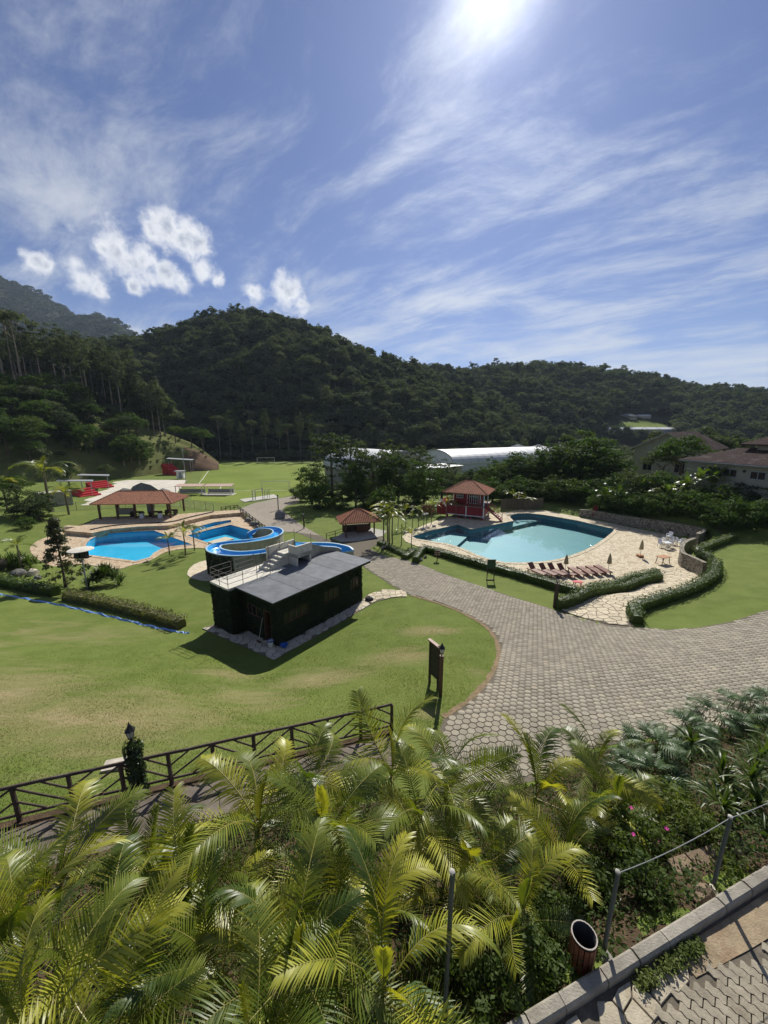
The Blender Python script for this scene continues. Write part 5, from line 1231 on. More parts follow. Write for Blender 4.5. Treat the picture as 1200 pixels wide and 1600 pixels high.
def lwindow(parent, cx, cz, w, h, y, nx, nz, fm, gm, ax='y', sgn=-1):
    """window with frame, sill and panes on a local face; ax = axis the face looks along"""
    def P(s, z, o): return Vector((s, y+sgn*o, z)) if ax == 'y' else Vector((y+sgn*o, s, z))
    def S(a, t, c): return (a, t, c) if ax == 'y' else (t, a, c)
    m = MB(); fw = min(.08, w*.12)
    for k in range(nx+1): m.box(P(cx-w/2+w*k/nx, cz, .03), S(fw, .06, h+fw))
    for k in range(nz+1): m.box(P(cx, cz-h/2+h*k/nz, .034), S(w, .052, fw))
    f = part('window', m, fm, parent)
    for i in range(nx):
        for k in range(nz): q = MB(); q.box(P(cx-w/2+w*(i+.5)/nx, cz-h/2+h*(k+.5)/nz, .012), S(w/nx-fw, .012, h/nz-fw)); part('pane', q, gm, f)
    return f

# ------------------------------------------------------------------ red playhouse
hb = PZ(734, 811, DECK2); hd = depth(hb)
PHR = R(-26)
pl = thing('playhouse', 'red two storey wooden playhouse with tiled roof beside the teal pool', 'playhouse', (hb.x+.2, hb.y+2.2, DECK2), PHR)
lbox(pl, 'lower_wall', M_RED, (0, 0, 1.25), (5.6, 4.4, 1.5)); 
for x in (-2.7, -.9, .9, 2.7): 
    for y in (-2.1, 2.1): lbox(pl, 'stilt', M_RED, (x, y, .25), (.22, .22, .6))
for y, s in ((-2.24, 5.7),): lbox(pl, 'trim', M_WHITE, (0, y, .55), (s, .07, .12)); lbox(pl, 'trim', M_WHITE, (0, y-.0, 1.98), (s, .08, .07))
for x in (-2.84, 2.84): lbox(pl, 'trim', M_WHITE, (x, 0, .55), (.07, 4.5, .12))
for x in (-2.8, 0.2, 2.8): lbox(pl, 'corner_post', M_WHITE if x > 0 else M_RED, (x, -2.25, 1.15), (.14, .12, 1.7))
lbox(pl, 'balcony', M_WOODB, (0, 0, 2.06), (6.0, 4.9, .10))
lbox(pl, 'upper_wall', M_RED, (-.1, .5, 3.05), (4.1, 3.0, 1.9))
for x in (-2.1, 0.0, 1.98):
    lbox(pl, 'corner_trim', M_WHITE, (x, -1.03, 3.05), (.12, .10, 1.9))
lwindow(pl, -1.15, 3.35, .95, .8, -1.0, 3, 2, M_WHITE, M_GLASS)
d1 = lwindow(pl, 1.0, 3.0, 1.3, 1.6, -1.0, 4, 3, M_WHITE, M_GLASS)
lwindow(pl, .6, 3.35, .9, .8, -2.15, 3, 2, M_WHITE, M_GLASS, 'x')
for x, y in ((-2.8, -2.3), (-1.4, -2.3), (0.2, -2.3), (2.8, -2.3), (-2.8, .6), (2.8, .6)): lbox(pl, 'veranda_post', M_RED if x < 2 else M_WHITE, (x, y, 3.05), (.12, .12, 1.95))
for a, b in (((-2.8, -2.3), (-1.4, -2.3)), ((-1.4, -2.3), (.2, -2.3)), ((.2, -2.3), (2.8, -2.3)), ((-2.8, -2.3), (-2.8, .6))):
    A, B = Vector((*a, 2.1)), Vector((*b, 2.1)); bar(pl, 'rail', M_RED, A+ZU*.85, B+ZU*.85, .08); bar(pl, 'rail', M_RED, A+ZU*.1, B+ZU*.1, .06)
    n = max(1, round((B-A).length/1.3))
    for k in range(n):
        p, q = A+(B-A)*k/n, A+(B-A)*(k+1)/n; bar(pl, 'cross_brace', M_RED, p+ZU*.1, q+ZU*.83, .05); bar(pl, 'cross_brace', M_RED, p+ZU*.83+Vector((0, .02, 0)), q+ZU*.1+Vector((0, .02, 0)), .05)
hip_roof(pl, 5.3, 6.3, 4.0, 1.55, M_TILE, .5, .25, .26)
# outer stair on the right
for k in range(9): lbox(pl, 'step', M_RED, (3.1+.27*k, -1.4, 2.0-.21*k), (.30, 1.0, .05))
for y in (-1.92, -.88): bar(pl, 'stringer', M_RED, (2.95, y, 2.0), (5.4, y, .15), .06, .22); bar(pl, 'handrail', M_RED, (2.95, y, 2.95), (5.4, y, 1.05), .06); [bar(pl, 'baluster', M_RED, (2.95+.6*k, y, 2.0-.45*k), (2.95+.6*k, y, 2.95-.45*k), .05) for k in range(5)]
# little side porch with gable
lbox(pl, 'porch_wall', M_RED, (-3.7, -1.0, .95), (1.5, 2.0, 1.3))
m = MB(); m.add([(-4.6, -2.2, 1.55), (-2.9, -2.2, 1.55), (-3.75, -2.2, 2.65), (-4.6, .2, 1.55), (-2.9, .2, 1.55), (-3.75, .2, 2.65)], [(0, 1, 2), (5, 4, 3), (0, 2, 5, 3), (1, 4, 5, 2), (0, 3, 4, 1)]); part('porch_roof', m, M_RED, pl)
bar(pl, 'bargeboard', M_WHITE, (-4.68, -2.24, 1.52), (-3.75, -2.24, 2.70), .07, .12); bar(pl, 'bargeboard', M_WHITE, (-2.82, -2.24, 1.52), (-3.75, -2.24, 2.70), .07, .12)
# toy slide in white plastic lying on the veranda
# plank fence right of the playhouse
fa, fb = PZ(786, 800, DECK2)+Vector((0, 1.5, 0)), PZ(852, 797, DECK2)+Vector((0, 1.0, 0)); pf = thing('plank_fence', 'weathered vertical plank fence beside the red playhouse', 'fence', (fa+fb)/2)
n = int((fb-fa).length/.24)
for k in range(n): p = fa+(fb-fa)*(k+.5)/n; m = MB(); m.box(p+ZU*(.9+random.uniform(-.05, .05)), (.215, .03, 1.95), math.atan2(fb.y-fa.y, fb.x-fa.x)); part('plank', m, M_WOODF, pf, True)
for z in (.4, 1.5): m = MB(); m.bar(fa+ZU*z+Vector((0, .05, 0)), fb+ZU*z+Vector((0, .05, 0)), .06, .1); part('rail', m, M_WOODD, pf, True)

# ------------------------------------------------------------------ kiosk
kb = G(560, 833); ks = thing('kiosk', 'open shelter with a red tiled pyramid roof at the road bend', 'shelter', kb, R(14))
for x in (-1.9, 1.9):
    for y in (-1.4, 1.4): lbox(ks, 'post', M_WOODB, (x, y, .95), (.18, .18, 2.1))
hip_roof(ks, 3.6, 5.0, 1.98, 1.35, M_TILE, .3, .25, .24)
lbox(ks, 'beam', M_WOODB, (0, -1.4, 1.9), (4.1, .14, .14)); lbox(ks, 'beam', M_WOODB, (0, 1.4, 1.9), (4.1, .14, .14))
m = MB(); m.box((0, 1.2, .45), (3.6, .3, 1.0)); part('back_wall', m, M_WOODD, ks)
lbox(ks, 'counter', M_WOODB, (.6, .3, .5), (1.6, .5, .95))
krp = ccw(GL([(518, 842), (545, 829), (572, 824), (604, 830), (598, 838), (562, 845), (536, 847)]))
struct('kiosk_ramp', drape(krp, lambda x, y: hgt(x, y)+.05, .6, skirt=.3).mesh('kiosk_ramp'), M_CONC)
rl_ = thing('handrail', 'low wooden handrail along the ramp up to the kiosk', 'railing', G(520, 842))
pts = [G(x, y) for x, y in ((510, 843), (524, 839), (538, 834), (552, 830))]
for p in pts: m = MB(); m.tube([p-ZU*.1, p+ZU*.85], .05, 6); part('post', m, M_WOODD, rl_, True)
for z in (.82, .45):
    for a, b in zip(pts[:-1], pts[1:]): m = MB(); m.tube([a+ZU*z, b+ZU*z], .035, 6); part('rail', m, M_WOODD, rl_, True)
# low log rail along the lawn edge beside the road
rl2 = thing('low_fence', 'low dark rail beside the road next to the boulder', 'railing', G(470, 818))
pts = [G(x, y) for x, y in ((446, 803), (455, 809), (465, 816), (476, 822))]
for p in pts: m = MB(); m.tube([p-ZU*.1, p+ZU*.8], .04, 6); part('post', m, M_WOODD, rl2, True)
for a, b in zip(pts[:-1], pts[1:]): m = MB(); m.tube([a+ZU*.78, b+ZU*.78], .03, 6); part('rail', m, M_WOODD, rl2, True)
rock(439, 810, (1.1, .9, 1.0), 'big dark boulder where the road forks toward the field', M_ROCK)
lamp_post(G(435, 797), 2.2, 'slim dark lamp post behind the big boulder at the road', M_WOODD, .16, 1.3)
lamp_post(G(475, 826), 1.9, 'short dark lamp post on the lawn near the kiosk', M_WOODD, .16, 1.2)
lamp_post(G(867, 949), 1.75, 'rough log lamp post at the clipped hedge by the pool entrance', M_WOODD, .2, 1.1)

# ------------------------------------------------------------------ pool furniture
def lounger(p, rz, raised, label):
    T = thing('sun_lounger', label, 'sun lounger', p, rz, 'wooden sun loungers in a row on the pool deck')
    for y in (-.3, .3): lbox(T, 'side_rail', M_WOODL, (0, y, .30), (1.95, .05, .09))
    for x in (-.8, .75):
        for y in (-.28, .28): lbox(T, 'leg', M_WOODL, (x, y, .13), (.07, .06, .27))
    for k in range(10): lbox(T, 'slat', M_WOODL, (-.35+.14*k, 0, .36), (.115, .62, .025))
    if raised:
        t = R(48); m = MB(); M3 = Matrix.Rotation(t, 3, 'Y')
        m.box((-.43-.34*math.cos(t), 0, .36+.34*math.sin(t)), (.72, .62, .03), 0, M3); b = part('backrest', m, M_WOODL, T); bar(T, 'backrest_prop', M_WOODL, (-.75, 0, .70), (-.62, 0, .32), .05)
    else: lbox(T, 'backrest', M_WOODL, (-.70, 0, .375), (.56, .62, .03))
la, lb = PZ(889, 890, DECK2), PZ(913, 905, DECK2); lrz = math.atan2(lb.y-la.y, lb.x-la.x)
LO = [(838, 897, 1), (855, 898, 1), (869, 898, 1), (884, 898.5, 1), (900, 897, 0), (914, 896, 0), (928, 895, 0), (941, 894, 0)]
LBL = ['sun lounger with raised back, outermost on the side toward the signboard', 'sun lounger with raised back, second from the signboard side', 'sun lounger with raised back, third from the signboard side', 'sun lounger with raised back next to the flat loungers', 'flat sun lounger next to the loungers with raised backs', 'flat sun lounger, second from the parasol at the row end', 'flat sun lounger just before the one nearest the row end parasol', 'flat sun lounger at the row end beside the parasol']
LBL[5] = 'flat sun lounger, third from the parasol at the row end'
for (x, y, r), lab in zip(LO, LBL): lounger(PZ(x, y, DECK2)+ZU*.003, lrz+(R(18) if r else 0), r, lab)
def parasol(p, h, label, base=True):
    T = thing('parasol', label, 'parasol', p, 0, 'closed parasols on the pool deck')
    m = MB(); m.tube([(0, 0, 0), (0, 0, h)], .025, 6); part('pole', m, M_WHITE, T)
    m = MB(); pr_ = [(.06, h*.42), (.19, h*.46), (.16, h*.62), (.12, h*.80), (.05, h*.95), (.01, h+.03)]; m.lathe(pr_, n=10); m.v = [(x*(1+.22*(i % 2)), y*(1+.22*(i % 2)), z) for i, (x, y, z) in enumerate(m.v)]; part('canopy', m, M_CANVAS, T)
    if base: lbox(T, 'base', M_ORANGE, (0, 0, .12), (.5, .5, .24))
    else: m = MB(); m.lathe([(.24, 0), (.24, .06), (.05, .10), (.04, .2)], n=12); part('base', m, M_CONC, T)
parasol(PZ(883, 893, DECK2)+ZU*.003, 1.75, 'closed khaki parasol behind the sun loungers with raised backs', False)
parasol(PZ(950, 893, DECK2)+ZU*.003, 1.85, 'closed khaki parasol at the end of the lounger row', False)
parasol(PZ(1000, 870, DECK2)+ZU*.003, 1.9, 'closed khaki parasol on a wooden base in the open deck')
def table(p, w, l, h, mt, ml, label, cat='table', rz=0, top=.05):
    T = thing('table' if cat == 'table' else 'stool', label, cat, p, rz); lbox(T, 'top', mt, (0, 0, h), (l, w, top))
    for x in (-1, 1): 
        for y in (-1, 1): bar(T, 'leg', ml, (x*l*.44, y*w*.40, 0), (x*l*.30, y*w*.40, h-top/2), .05)
table(PZ(1035, 880, DECK2)+ZU*.003, .8, 1.25, .72, M_ORANGE, M_WOODB, 'orange wooden table standing alone on the pool deck', rz=R(20))
table(PZ(902, 916, DECK2)+ZU*.003, .45, .75, .42, M_REDB, M_REDB, 'low red plastic stool in front of the flat sun loungers', 'stool', R(-8))
def chair_proto():
    T = thing('plastic_chair', 'white plastic armchair', 'chair', (0, 0, 0), 0, 'white plastic chairs by the rubble wall')
    lbox(T, 'seat', M_PLW, (0, 0, .44), (.46, .44, .03)); m = MB(); m.box((0, .24, .70), (.46, .03, .48), 0, Matrix.Rotation(R(-12), 3, 'X')); part('backrest', m, M_PLW, T)
    for x in (-.21, .21):
        for y in (-.19, .21): bar(T, 'leg', M_PLW, (x*1.12, y*1.1, 0), (x, y, .44), .045)
        bar(T, 'armrest', M_PLW, (x*1.08, -.2, .66), (x*1.08, .25, .66), .05, .03); bar(T, 'arm_post', M_PLW, (x*1.08, -.2, .44), (x*1.08, -.2, .66), .04)
    return T
CHP = [(1032, 855, 0, 'white plastic chair at the deck side of the pile, facing the pool'), (1040, 853, 0, 'white plastic chair in the pile next to the one facing the pool'), (1047, 855, 0, 'white plastic chair at the front of the pile'), (1036, 849, 0, 'white plastic chair at the back of the pile'), (1044, 848, .42, 'white plastic chair stacked on top of the pile'), (1052, 851, 0, 'white plastic chair at the wall side of the pile'),
       (1060, 852, 0, 'white plastic chair between the pile and the pair at the wall'), (1066, 852, 0, 'white plastic chair of the pair at the wall, deck side'), (1072, 853, 0, 'white plastic chair of the pair at the wall, hedge side')]
c0 = chair_proto()
for i, (x, y, dz, lab) in enumerate(CHP):
    c = c0 if i == 0 else copy_tree(c0); c.location = PZ(x, y, DECK2)+ZU*(.003+dz); c.rotation_euler = (0, 0, R(i*73 % 360)); c['label'] = lab
# a white plastic table among the chairs, and a lifeguard chair
table(PZ(1041, 857, DECK2)+ZU*.003, .75, .75, .71, M_PLW, M_PLW, 'white plastic table among the piled white chairs')
lg = thing('lifeguard_chair', 'small dark red lifeguard chair against the rubble wall', 'chair', PZ(929, 810, DECK2)+ZU*.003, R(-30))
for x in (-.3, .3):
    for y in (-.3, .3): bar(lg, 'leg', M_RED, (x, y, 0), (x*.8, y*.8, 1.2), .07)
lbox(lg, 'seat', M_RED, (0, 0, 1.22), (.6, .6, .06)); lbox(lg, 'backrest', M_RED, (0, .27, 1.6), (.6, .05, .7)); [lbox(lg, 'rung', M_RED, (0, -.28, z), (.5, .05, .05)) for z in (.35, .75)]
# walls
def wall_line(name, label, pts, h, th, mat, cat='wall', cap=None):
    T = thing(name, label, cat, pts[len(pts)//2]); m = MB(); n = len(pts); vs = []
    for i, p in enumerate(pts):
        t = pts[min(i+1, n-1)]-pts[max(i-1, 0)]; t.z = 0; t.normalize(); q = Vector((t.y, -t.x, 0)); hh = h[i] if isinstance(h, (list, tuple)) else h
        vs += [p-q*th/2-ZU*.4, p+q*th/2-ZU*.4, p+q*th/2+ZU*hh, p-q*th/2+ZU*hh]
    m.add(vs, [(i*4+k, i*4+(k+1) % 4, (i+1)*4+(k+1) % 4, (i+1)*4+k) for i in range(n-1) for k in range(4)]+[(3, 2, 1, 0), ((n-1)*4, (n-1)*4+1, (n-1)*4+2, (n-1)*4+3)]); part('masonry', m, mat, T, True)
    m = MB(); vs = []
    for i, p in enumerate(pts):
        t = pts[min(i+1, n-1)]-pts[max(i-1, 0)]; t.z = 0; t.normalize(); q = Vector((t.y, -t.x, 0)); hh = h[i] if isinstance(h, (list, tuple)) else h
        w = th/2+.04; vs += [p-q*w+ZU*(hh+.003), p+q*w+ZU*(hh+.003), p+q*w+ZU*(hh+.07), p-q*w+ZU*(hh+.07)]
    m.add(vs, [(i*4+k, i*4+(k+1) % 4, (i+1)*4+(k+1) % 4, (i+1)*4+k) for i in range(n-1) for k in range(4)]+[(3, 2, 1, 0), ((n-1)*4, (n-1)*4+1, (n-1)*4+2, (n-1)*4+3)]); part('coping', m, cap or mat, T, True)
    return T
wl = [PZ(x, y, DECK2) for x, y in ((905, 806.5), (932, 811), (985, 822.5), (1040, 832.5), (1087, 844.5), (1096, 851), (1086, 857.5))]
wall_line('rubble_wall', 'pale rubble stone wall along the back of the pool deck', [Vector(p) for p in catmull(wl, 4)], [1.0+.75*min(1, i/18) for i in range(25)], .35, M_WALLST)
wl2 = [PZ(x, y, z) for x, y, z in ((1082, 859, 2.7), (1068, 865, 2.7), (1062, 874, 2.7), (1064, 884, 2.7), (1078, 891, 2.8), (1098, 902, 3.0))]
wall_line('rubble_wall', 'curved rubble stone wall beside the pool entrance path', [Vector(p) for p in catmull(wl2, 4)], 1.35, .3, M_WALLST)
wl3 = [PZ(x, y, DECK1) for x, y in ((143, 834), (172, 828), (215, 824), (265, 821.5), (300, 813), (334, 805))]
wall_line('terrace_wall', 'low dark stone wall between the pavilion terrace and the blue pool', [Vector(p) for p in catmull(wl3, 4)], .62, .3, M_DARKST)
stp = thing('pool_steps', 'wide stone steps from the terrace down to the rounded blue pool', 'steps', PZ(125, 831, DECK1))
for k in range(4):
    m = MB(); a, b = PZ(104-k*.5, 829.5-k*2.2, DECK1+.13*k), PZ(140+k*2, 833-k*2.6, DECK1+.13*k); m.bar(a+ZU*.06, b+ZU*.06, .8, .14); part('step', m, M_DECK1, stp, True)
def signboard(px, py, w, h, hb_, mat, label, rz=0.0, mp=None):
    T = thing('signboard', label, 'sign', G(px, py), rz)
    for x in (-w*.42, w*.42): lbox(T, 'post', mp or M_WOODD, (x, 0, (hb_+h)/2-.1), (.06, .06, hb_+h+.2))
    lbox(T, 'panel', mat, (0, -.05, hb_+h/2), (w, .04, h)); lbox(T, 'frame', mp or M_WOODD, (0, -.05, hb_+h+.02), (w+.06, .07, .05)); lbox(T, 'frame', mp or M_WOODD, (0, -.05, hb_-.02), (w+.06, .07, .05))
signboard(766, 907, .72, .75, 1.15, M_GREEN, 'green signboard on two thin posts on the lawn strip')
lbox(bpy.data.objects['signboard'], 'foot_bar', M_WOODD, (0, 0, .05), (.72, .08, .08))
T = thing('signboard', 'small brown wooden sign of three boards by the hedge corner', 'sign', G(683, 876), R(-5)); lbox(T, 'post', M_WOODD, (0, 0, .5), (.09, .09, 1.1))
for k in range(3): lbox(T, 'board', M_WOODB, (0, -.06, .62+.2*k), (.55, .04, .17))
rock(657, 876, (.35, .3, .25), 'small pale boulder beside the hedge at the pool steps', M_ROCK); rock(664, 872, (.22, .2, .25), 'dark stone pot shaped rock by the hedge corner', M_ROCK)
rock(600, 858, (.5, .4, .35), 'grey rock at the foot of the tall palm clump', M_ROCK); rock(622, 862, (.4, .4, .3), 'grey rock in the palm bed beside the road', M_ROCK)

# ------------------------------------------------------------------ left side: pavilion, court, field
pc = PZ(222, 806, TERR); pv_ = thing('pavilion', 'long open pavilion with red tiled hip roof behind the blue pool', 'pavilion', (pc.x, pc.y+.6, TERR+.02), R(4))
PLn, PWd = 11.6, 5.6
for x in np.linspace(-PLn/2+.3, PLn/2-.3, 5):
    for y in (-PWd/2+.3, PWd/2-.3): lbox(pv_, 'post', M_WOODB, (float(x), y, 1.2), (.26, .26, 2.4))
for y in (-PWd/2+.3, PWd/2-.3): lbox(pv_, 'beam', M_WOODB, (0, y, 2.46), (PLn-.2, .2, .16))
hip_roof(pv_, PWd, PLn, 2.56, 1.55, M_TILE, 3.6, .5, .28)
lbox(pv_, 'counter', M_CONC, (-3.2, .8, .5), (2.6, .7, 1.0)); lbox(pv_, 'grill', M_STEELG, (.6, 1.2, .9), (.9, .8, 1.8)); lbox(pv_, 'chimney', M_STEELG, (.6, 1.2, 2.1), (.4, .4, .9))
def bench_table(p, rz, label):
    T = thing('picnic_table', label, 'table', p, rz, 'picnic tables under the pavilion'); lbox(T, 'top', M_WOODB, (0, 0, .74), (1.8, .8, .07))
    for y in (-.65, .65): lbox(T, 'bench', M_WOODB, (0, y, .44), (1.8, .28, .05))
    for x in (-.7, .7): lbox(T, 'leg', M_WOODD, (x, 0, .36), (.1, 1.4, .7))
for dx, dy, lab in ((-.6, -.9, 'dark picnic table under the pavilion beside the steel grill'), (2.4, -.7, 'dark picnic table under the pavilion, at the road end'), (4.3, .6, 'dark picnic table under the pavilion corner at the chain fence')): bench_table((pc.x+dx, pc.y+.6+dy, TERR+.025), R(4), lab)
for dx, dy, lab in ((1.1, -2.3, 'white waste box beside the grill side pavilion post'), (4.0, -2.2, 'white waste box at the front of the pavilion road end')):
    t_ = thing('waste_box', lab, 'box', (pc.x+dx, pc.y+.6+dy, TERR+.025), R(8)); m = MB(); m.box((0, 0, .35), (.55, .5, .7)); part('body', m, M_PLW, t_); lbox(t_, 'lid', M_PLW, (0, 0, .74), (.6, .55, .06))
# chain-link fence
cfence = thing('chain_link_fence', 'grey chain link fence between the pavilion and the field', 'fence', G(260, 800)); M_CHAIN = simple('chain_steel', (.20, .21, .19), .6, .2, 5, .1, .3)
cpts = [G(x, y) for x, y in ((84, 800), (120, 797), (158, 795), (196, 792), (240, 790), (282, 792), (304, 795), (322, 797), (334, 799))]
for p in cpts: m = MB(); m.tube([p-ZU*.2, p+ZU*1.5], .05, 6); part('post', m, M_CHAIN, cfence, True)
for a, b in zip(cpts[:-1], cpts[1:]):
    m = MB(); L = (b-a).length; k = max(2, int(L/.28))
    for z in (.05, 1.45): m.tube([a+ZU*z, b+ZU*z], .02, 4)
    for i in range(k+1): 
        q = a+(b-a)*i/k
        if i+5 <= k: m.bar(q+ZU*.06, a+(b-a)*(i+5)/k+ZU*1.44, .012); m.bar(q+ZU*1.44, a+(b-a)*(i+5)/k+ZU*.06, .012)
    mo = part('mesh_panel', m, M_CHAIN, cfence, True); mo['kind'] = 'stuff'
# goals
def goal(px0, px1, py, label):
    a, b = PZ(px0, py, 0), PZ(px1, py-.6, 0); a.z = hz(a.x, a.y); b.z = hz(b.x, b.y); d = (b-a); L = d.length; rz = math.atan2(d.y, d.x)
    T = thing('goal', label, 'goal', (a+b)/2, rz, 'football goals')
    for x in (-L/2, L/2): m = MB(); m.tube([(x, 0, -.1), (x, 0, 2.44)], .07, 8); part('upright', m, M_WHITE, T); m = MB(); m.tube([(x, 0, 2.4), (x, .9, 2.3), (x, 2.0, 0)], .035, 5); part('stay', m, M_WHITE, T)
    m = MB(); m.tube([(-L/2, 0, 2.44), (L/2, 0, 2.44)], .07, 8); part('crossbar', m, M_WHITE, T)
    m = MB(); 
    for k in range(13): x = -L/2+L*k/12; m.tube([(x, .85, 2.3), (x, 2.0, .05)], .012, 3)
    for k in range(6): q = k/5; m.tube([(-L/2, .85+1.15*q, 2.3-2.25*q), (L/2, .85+1.15*q, 2.3-2.25*q)], .012, 3)
    no = part('net', m, M_STEELG, T); no['kind'] = 'stuff'
goal(409, 452, 767, 'white football goal at the end of the field by the road'); goal(402, 429, 724, 'white football goal at the forest end of the field')
lines = MB()
def stripe(x0, y0, x1, y1, w=.16):
    a, b = PZ(x0, y0, 0), PZ(x1, y1, 0); t = (b-a).normalized(); q = Vector((-t.y, t.x, 0))*w/2; n = 20; P = [a+(b-a)*k/n for k in range(n+1)]
    lines.add([v for p in P for v in ((p.x-q.x, p.y-q.y, hz(p.x, p.y)+.03), (p.x+q.x, p.y+q.y, hz(p.x, p.y)+.03))], [(2*k, 2*k+1, 2*k+3, 2*k+2) for k in range(n)])
stripe(311, 756, 335, 724); stripe(335, 724, 480, 723.5); stripe(341, 770, 347, 758); stripe(330, 768, 470, 766)
struct('field_lines', lines.mesh('field_lines'), M_WHITE)
# dugout
dg = thing('dugout', 'white team shelter with two pale roofs beside the field', 'shelter', PZ(321, 773, .05), R(1)); 
for s in (-1, 1):
    x0 = s*3.5
    m = MB(); m.box((x0, 0, 2.35), (6.6, 2.4, .10), 0, Matrix.Rotation(R(7), 3, 'X')); part('roof', m, simple('faded_tile_sheet', (.46, .33, .26), .8, .15, 2, .2, .2) if s < 0 else bpy.data.materials['faded_tile_sheet'], dg)
    for x in (-3.1, 3.1): lbox(dg, 'post', M_WHITE, (x0+x, -.9, 1.1), (.14, .14, 2.4)); lbox(dg, 'post', M_WHITE, (x0+x, .9, 1.2), (.14, .14, 2.4))
    lbox(dg, 'back_panel', M_STEELG, (x0, .95, .8), (6.2, .06, 1.0)); lbox(dg, 'bench', M_WHITE, (x0, .4, .45), (6.0, .4, .08))
lbox(dg, 'slab', M_CONC, (0, -.2, .08), (14.4, 3.0, .2))
# gym frames on a slab
GS = ccw(GL([(374, 781), (382, 785), (436, 778), (428, 773)])); struct('exercise_slab', drape(GS, lambda x, y: hgt(x, y)+.12, 2, skirt=.4).mesh('exercise_slab'), M_CONC)
gf = thing('climbing_frame', 'white ladder and bar exercise frame on a slab by the field', 'exercise frame', G(400, 781)); 
for (x, h) in ((395, 2.4), (399.5, 2.4), (411, 2.6)): p = G(x, 782-(x-395)*.12); m = MB(); m.tube([p, p+ZU*h], .08, 6); part('upright', m, M_STEELG, gf, True)
a, b = G(395, 782), G(399.5, 781.5)
for k in range(6): m = MB(); m.tube([a+ZU*(.3+.38*k), b+ZU*(.3+.38*k)], .05, 5); part('rung', m, M_WHITE, gf, True)
m = MB(); m.tube([b+ZU*2.35, G(411, 780)+ZU*2.5], .06, 6); part('bar', m, M_STEELG, gf, True)
gf2 = thing('climbing_frame', 'thin curved exercise frame on the same slab, goal side', 'exercise frame', G(417, 779))
for x in (414, 418, 421): p = G(x, 780-(x-414)*.15); m = MB(); m.tube([p, p+ZU*1.9, p+ZU*2.2+Vector((.4, 0, 0))], .06, 6); part('upright', m, M_STEELG, gf2, True)
m = MB(); m.tube([G(414, 780)+ZU*1.2, G(421, 779)+ZU*1.2], .05, 5); part('bar', m, M_STEELG, gf2, True)
# bleachers
def bleacher(px, py, z, n, w, rz, label, d=.75, h=.42):
    T = thing('bleacher', label, 'bleacher', PZ(px, py, z), rz, 'red bleachers by the court and field')
    for k in range(n): m = MB(); m.box((0, d*k, h*(k+1)/2), (w, d-.01, h*(k+1))); part('tier', m, M_REDB, T)
    return T
bleacher(280, 742, .3, 7, 3.2, R(62), 'tall red bleacher at the foot of the grassy knoll', 1.0, .5)
bleacher(140, 776, .5, 4, 5.0, R(75), 'red bleacher beside the pale court, near end', .8, .42); bleacher(162, 763, .5, 4, 5.0, R(70), 'red bleacher beside the pale court, far end', .8, .42)
wk = thing('red_wall', 'red striped retaining wall above the tall bleacher', 'wall', PZ(268, 733, .5), R(25)); 
for k in range(6): lbox(wk, 'panel', M_REDB if k % 2 == 0 else M_RED, (-1.8+.72*k, 0, 2.8-.15*k), (.68, .35+.03*(k % 2), 6.0-.3*k))
def canopy(px, py, z, l, w, h, rz, label):
    T = thing('canopy', label, 'canopy', PZ(px, py, z), rz, 'flat grey canopies over the bleachers'); m = MB(); m.box((0, 0, h), (l, w, .12), 0, Matrix.Rotation(R(5), 3, 'Y')); part('roof', m, M_STEELG, T)
    for x in (-l*.42, l*.42):
        for y in (-w*.4, w*.4): lbox(T, 'post', M_STEELG, (x, y, h/2-.1), (.1, .1, h-.05))
canopy(122, 775, .6, 6.5, 3.0, 3.6, R(35), 'grey flat canopy behind the near red bleacher'); canopy(150, 764, .6, 6.5, 3.0, 3.6, R(35), 'grey flat canopy behind the far red bleacher'); canopy(284, 738, .6, 8, 4.0, 4.6, R(15), 'grey flat canopy over the tall red bleacher')
gh = thing('guard_hut', 'small white hut with flat roof at the corner of the court', 'hut', PZ(283, 747, .4), R(10)); m = MB(); m.box((0, 0, 1.1), (2.0, 1.6, 2.2)); part('wall', m, M_WHITE, gh); lbox(gh, 'roof', M_STEELG, (0, -.2, 2.3), (2.8, 2.4, .12)); lbox(gh, 'door', M_STEELG, (.1, -.82, .95), (.8, .06, 1.9))
fpole = thing('flood_pole', 'tall thin floodlight pole at the corner of the court', 'pole', PZ(291, 756, .4)); m = MB(); m.tube([(0, 0, -.2), (0, 0, 9.5)], [.10, .06], 6); part('mast', m, M_STEELG, fpole); lbox(fpole, 'lamp_head', M_STEELG, (0, -.1, 9.5), (.6, .3, .2))
for i, (x, y, s, lab) in enumerate(((196, 783, (4.6, 1.6, 2.2), 'long dark grey heap of rock on the court, pool side'), (224, 781, (3.8, 1.4, 2.4), 'dark grey heap of rock in the middle of the court row'), (252, 779, (4.0, 1.5, 1.7), 'low dark grey heap of rock at the field end of the court'))): rock(x, y, s, lab, M_ROCK, None, -.3)
bl_wall = thing('white_block', 'plain pale concrete hut beside the red bleachers', 'hut', PZ(88, 790, 1.0), R(55)); lbox(bl_wall, 'wall', M_CREAM, (0, 0, 1.3), (5, 2.2, 2.8)); lbox(bl_wall, 'roof', M_CONC, (0, 0, 2.76), (5.3, 2.5, .14)); lbox(bl_wall, 'door', M_STEELG, (2.52, 0, 1.0), (.05, .9, 2.0))
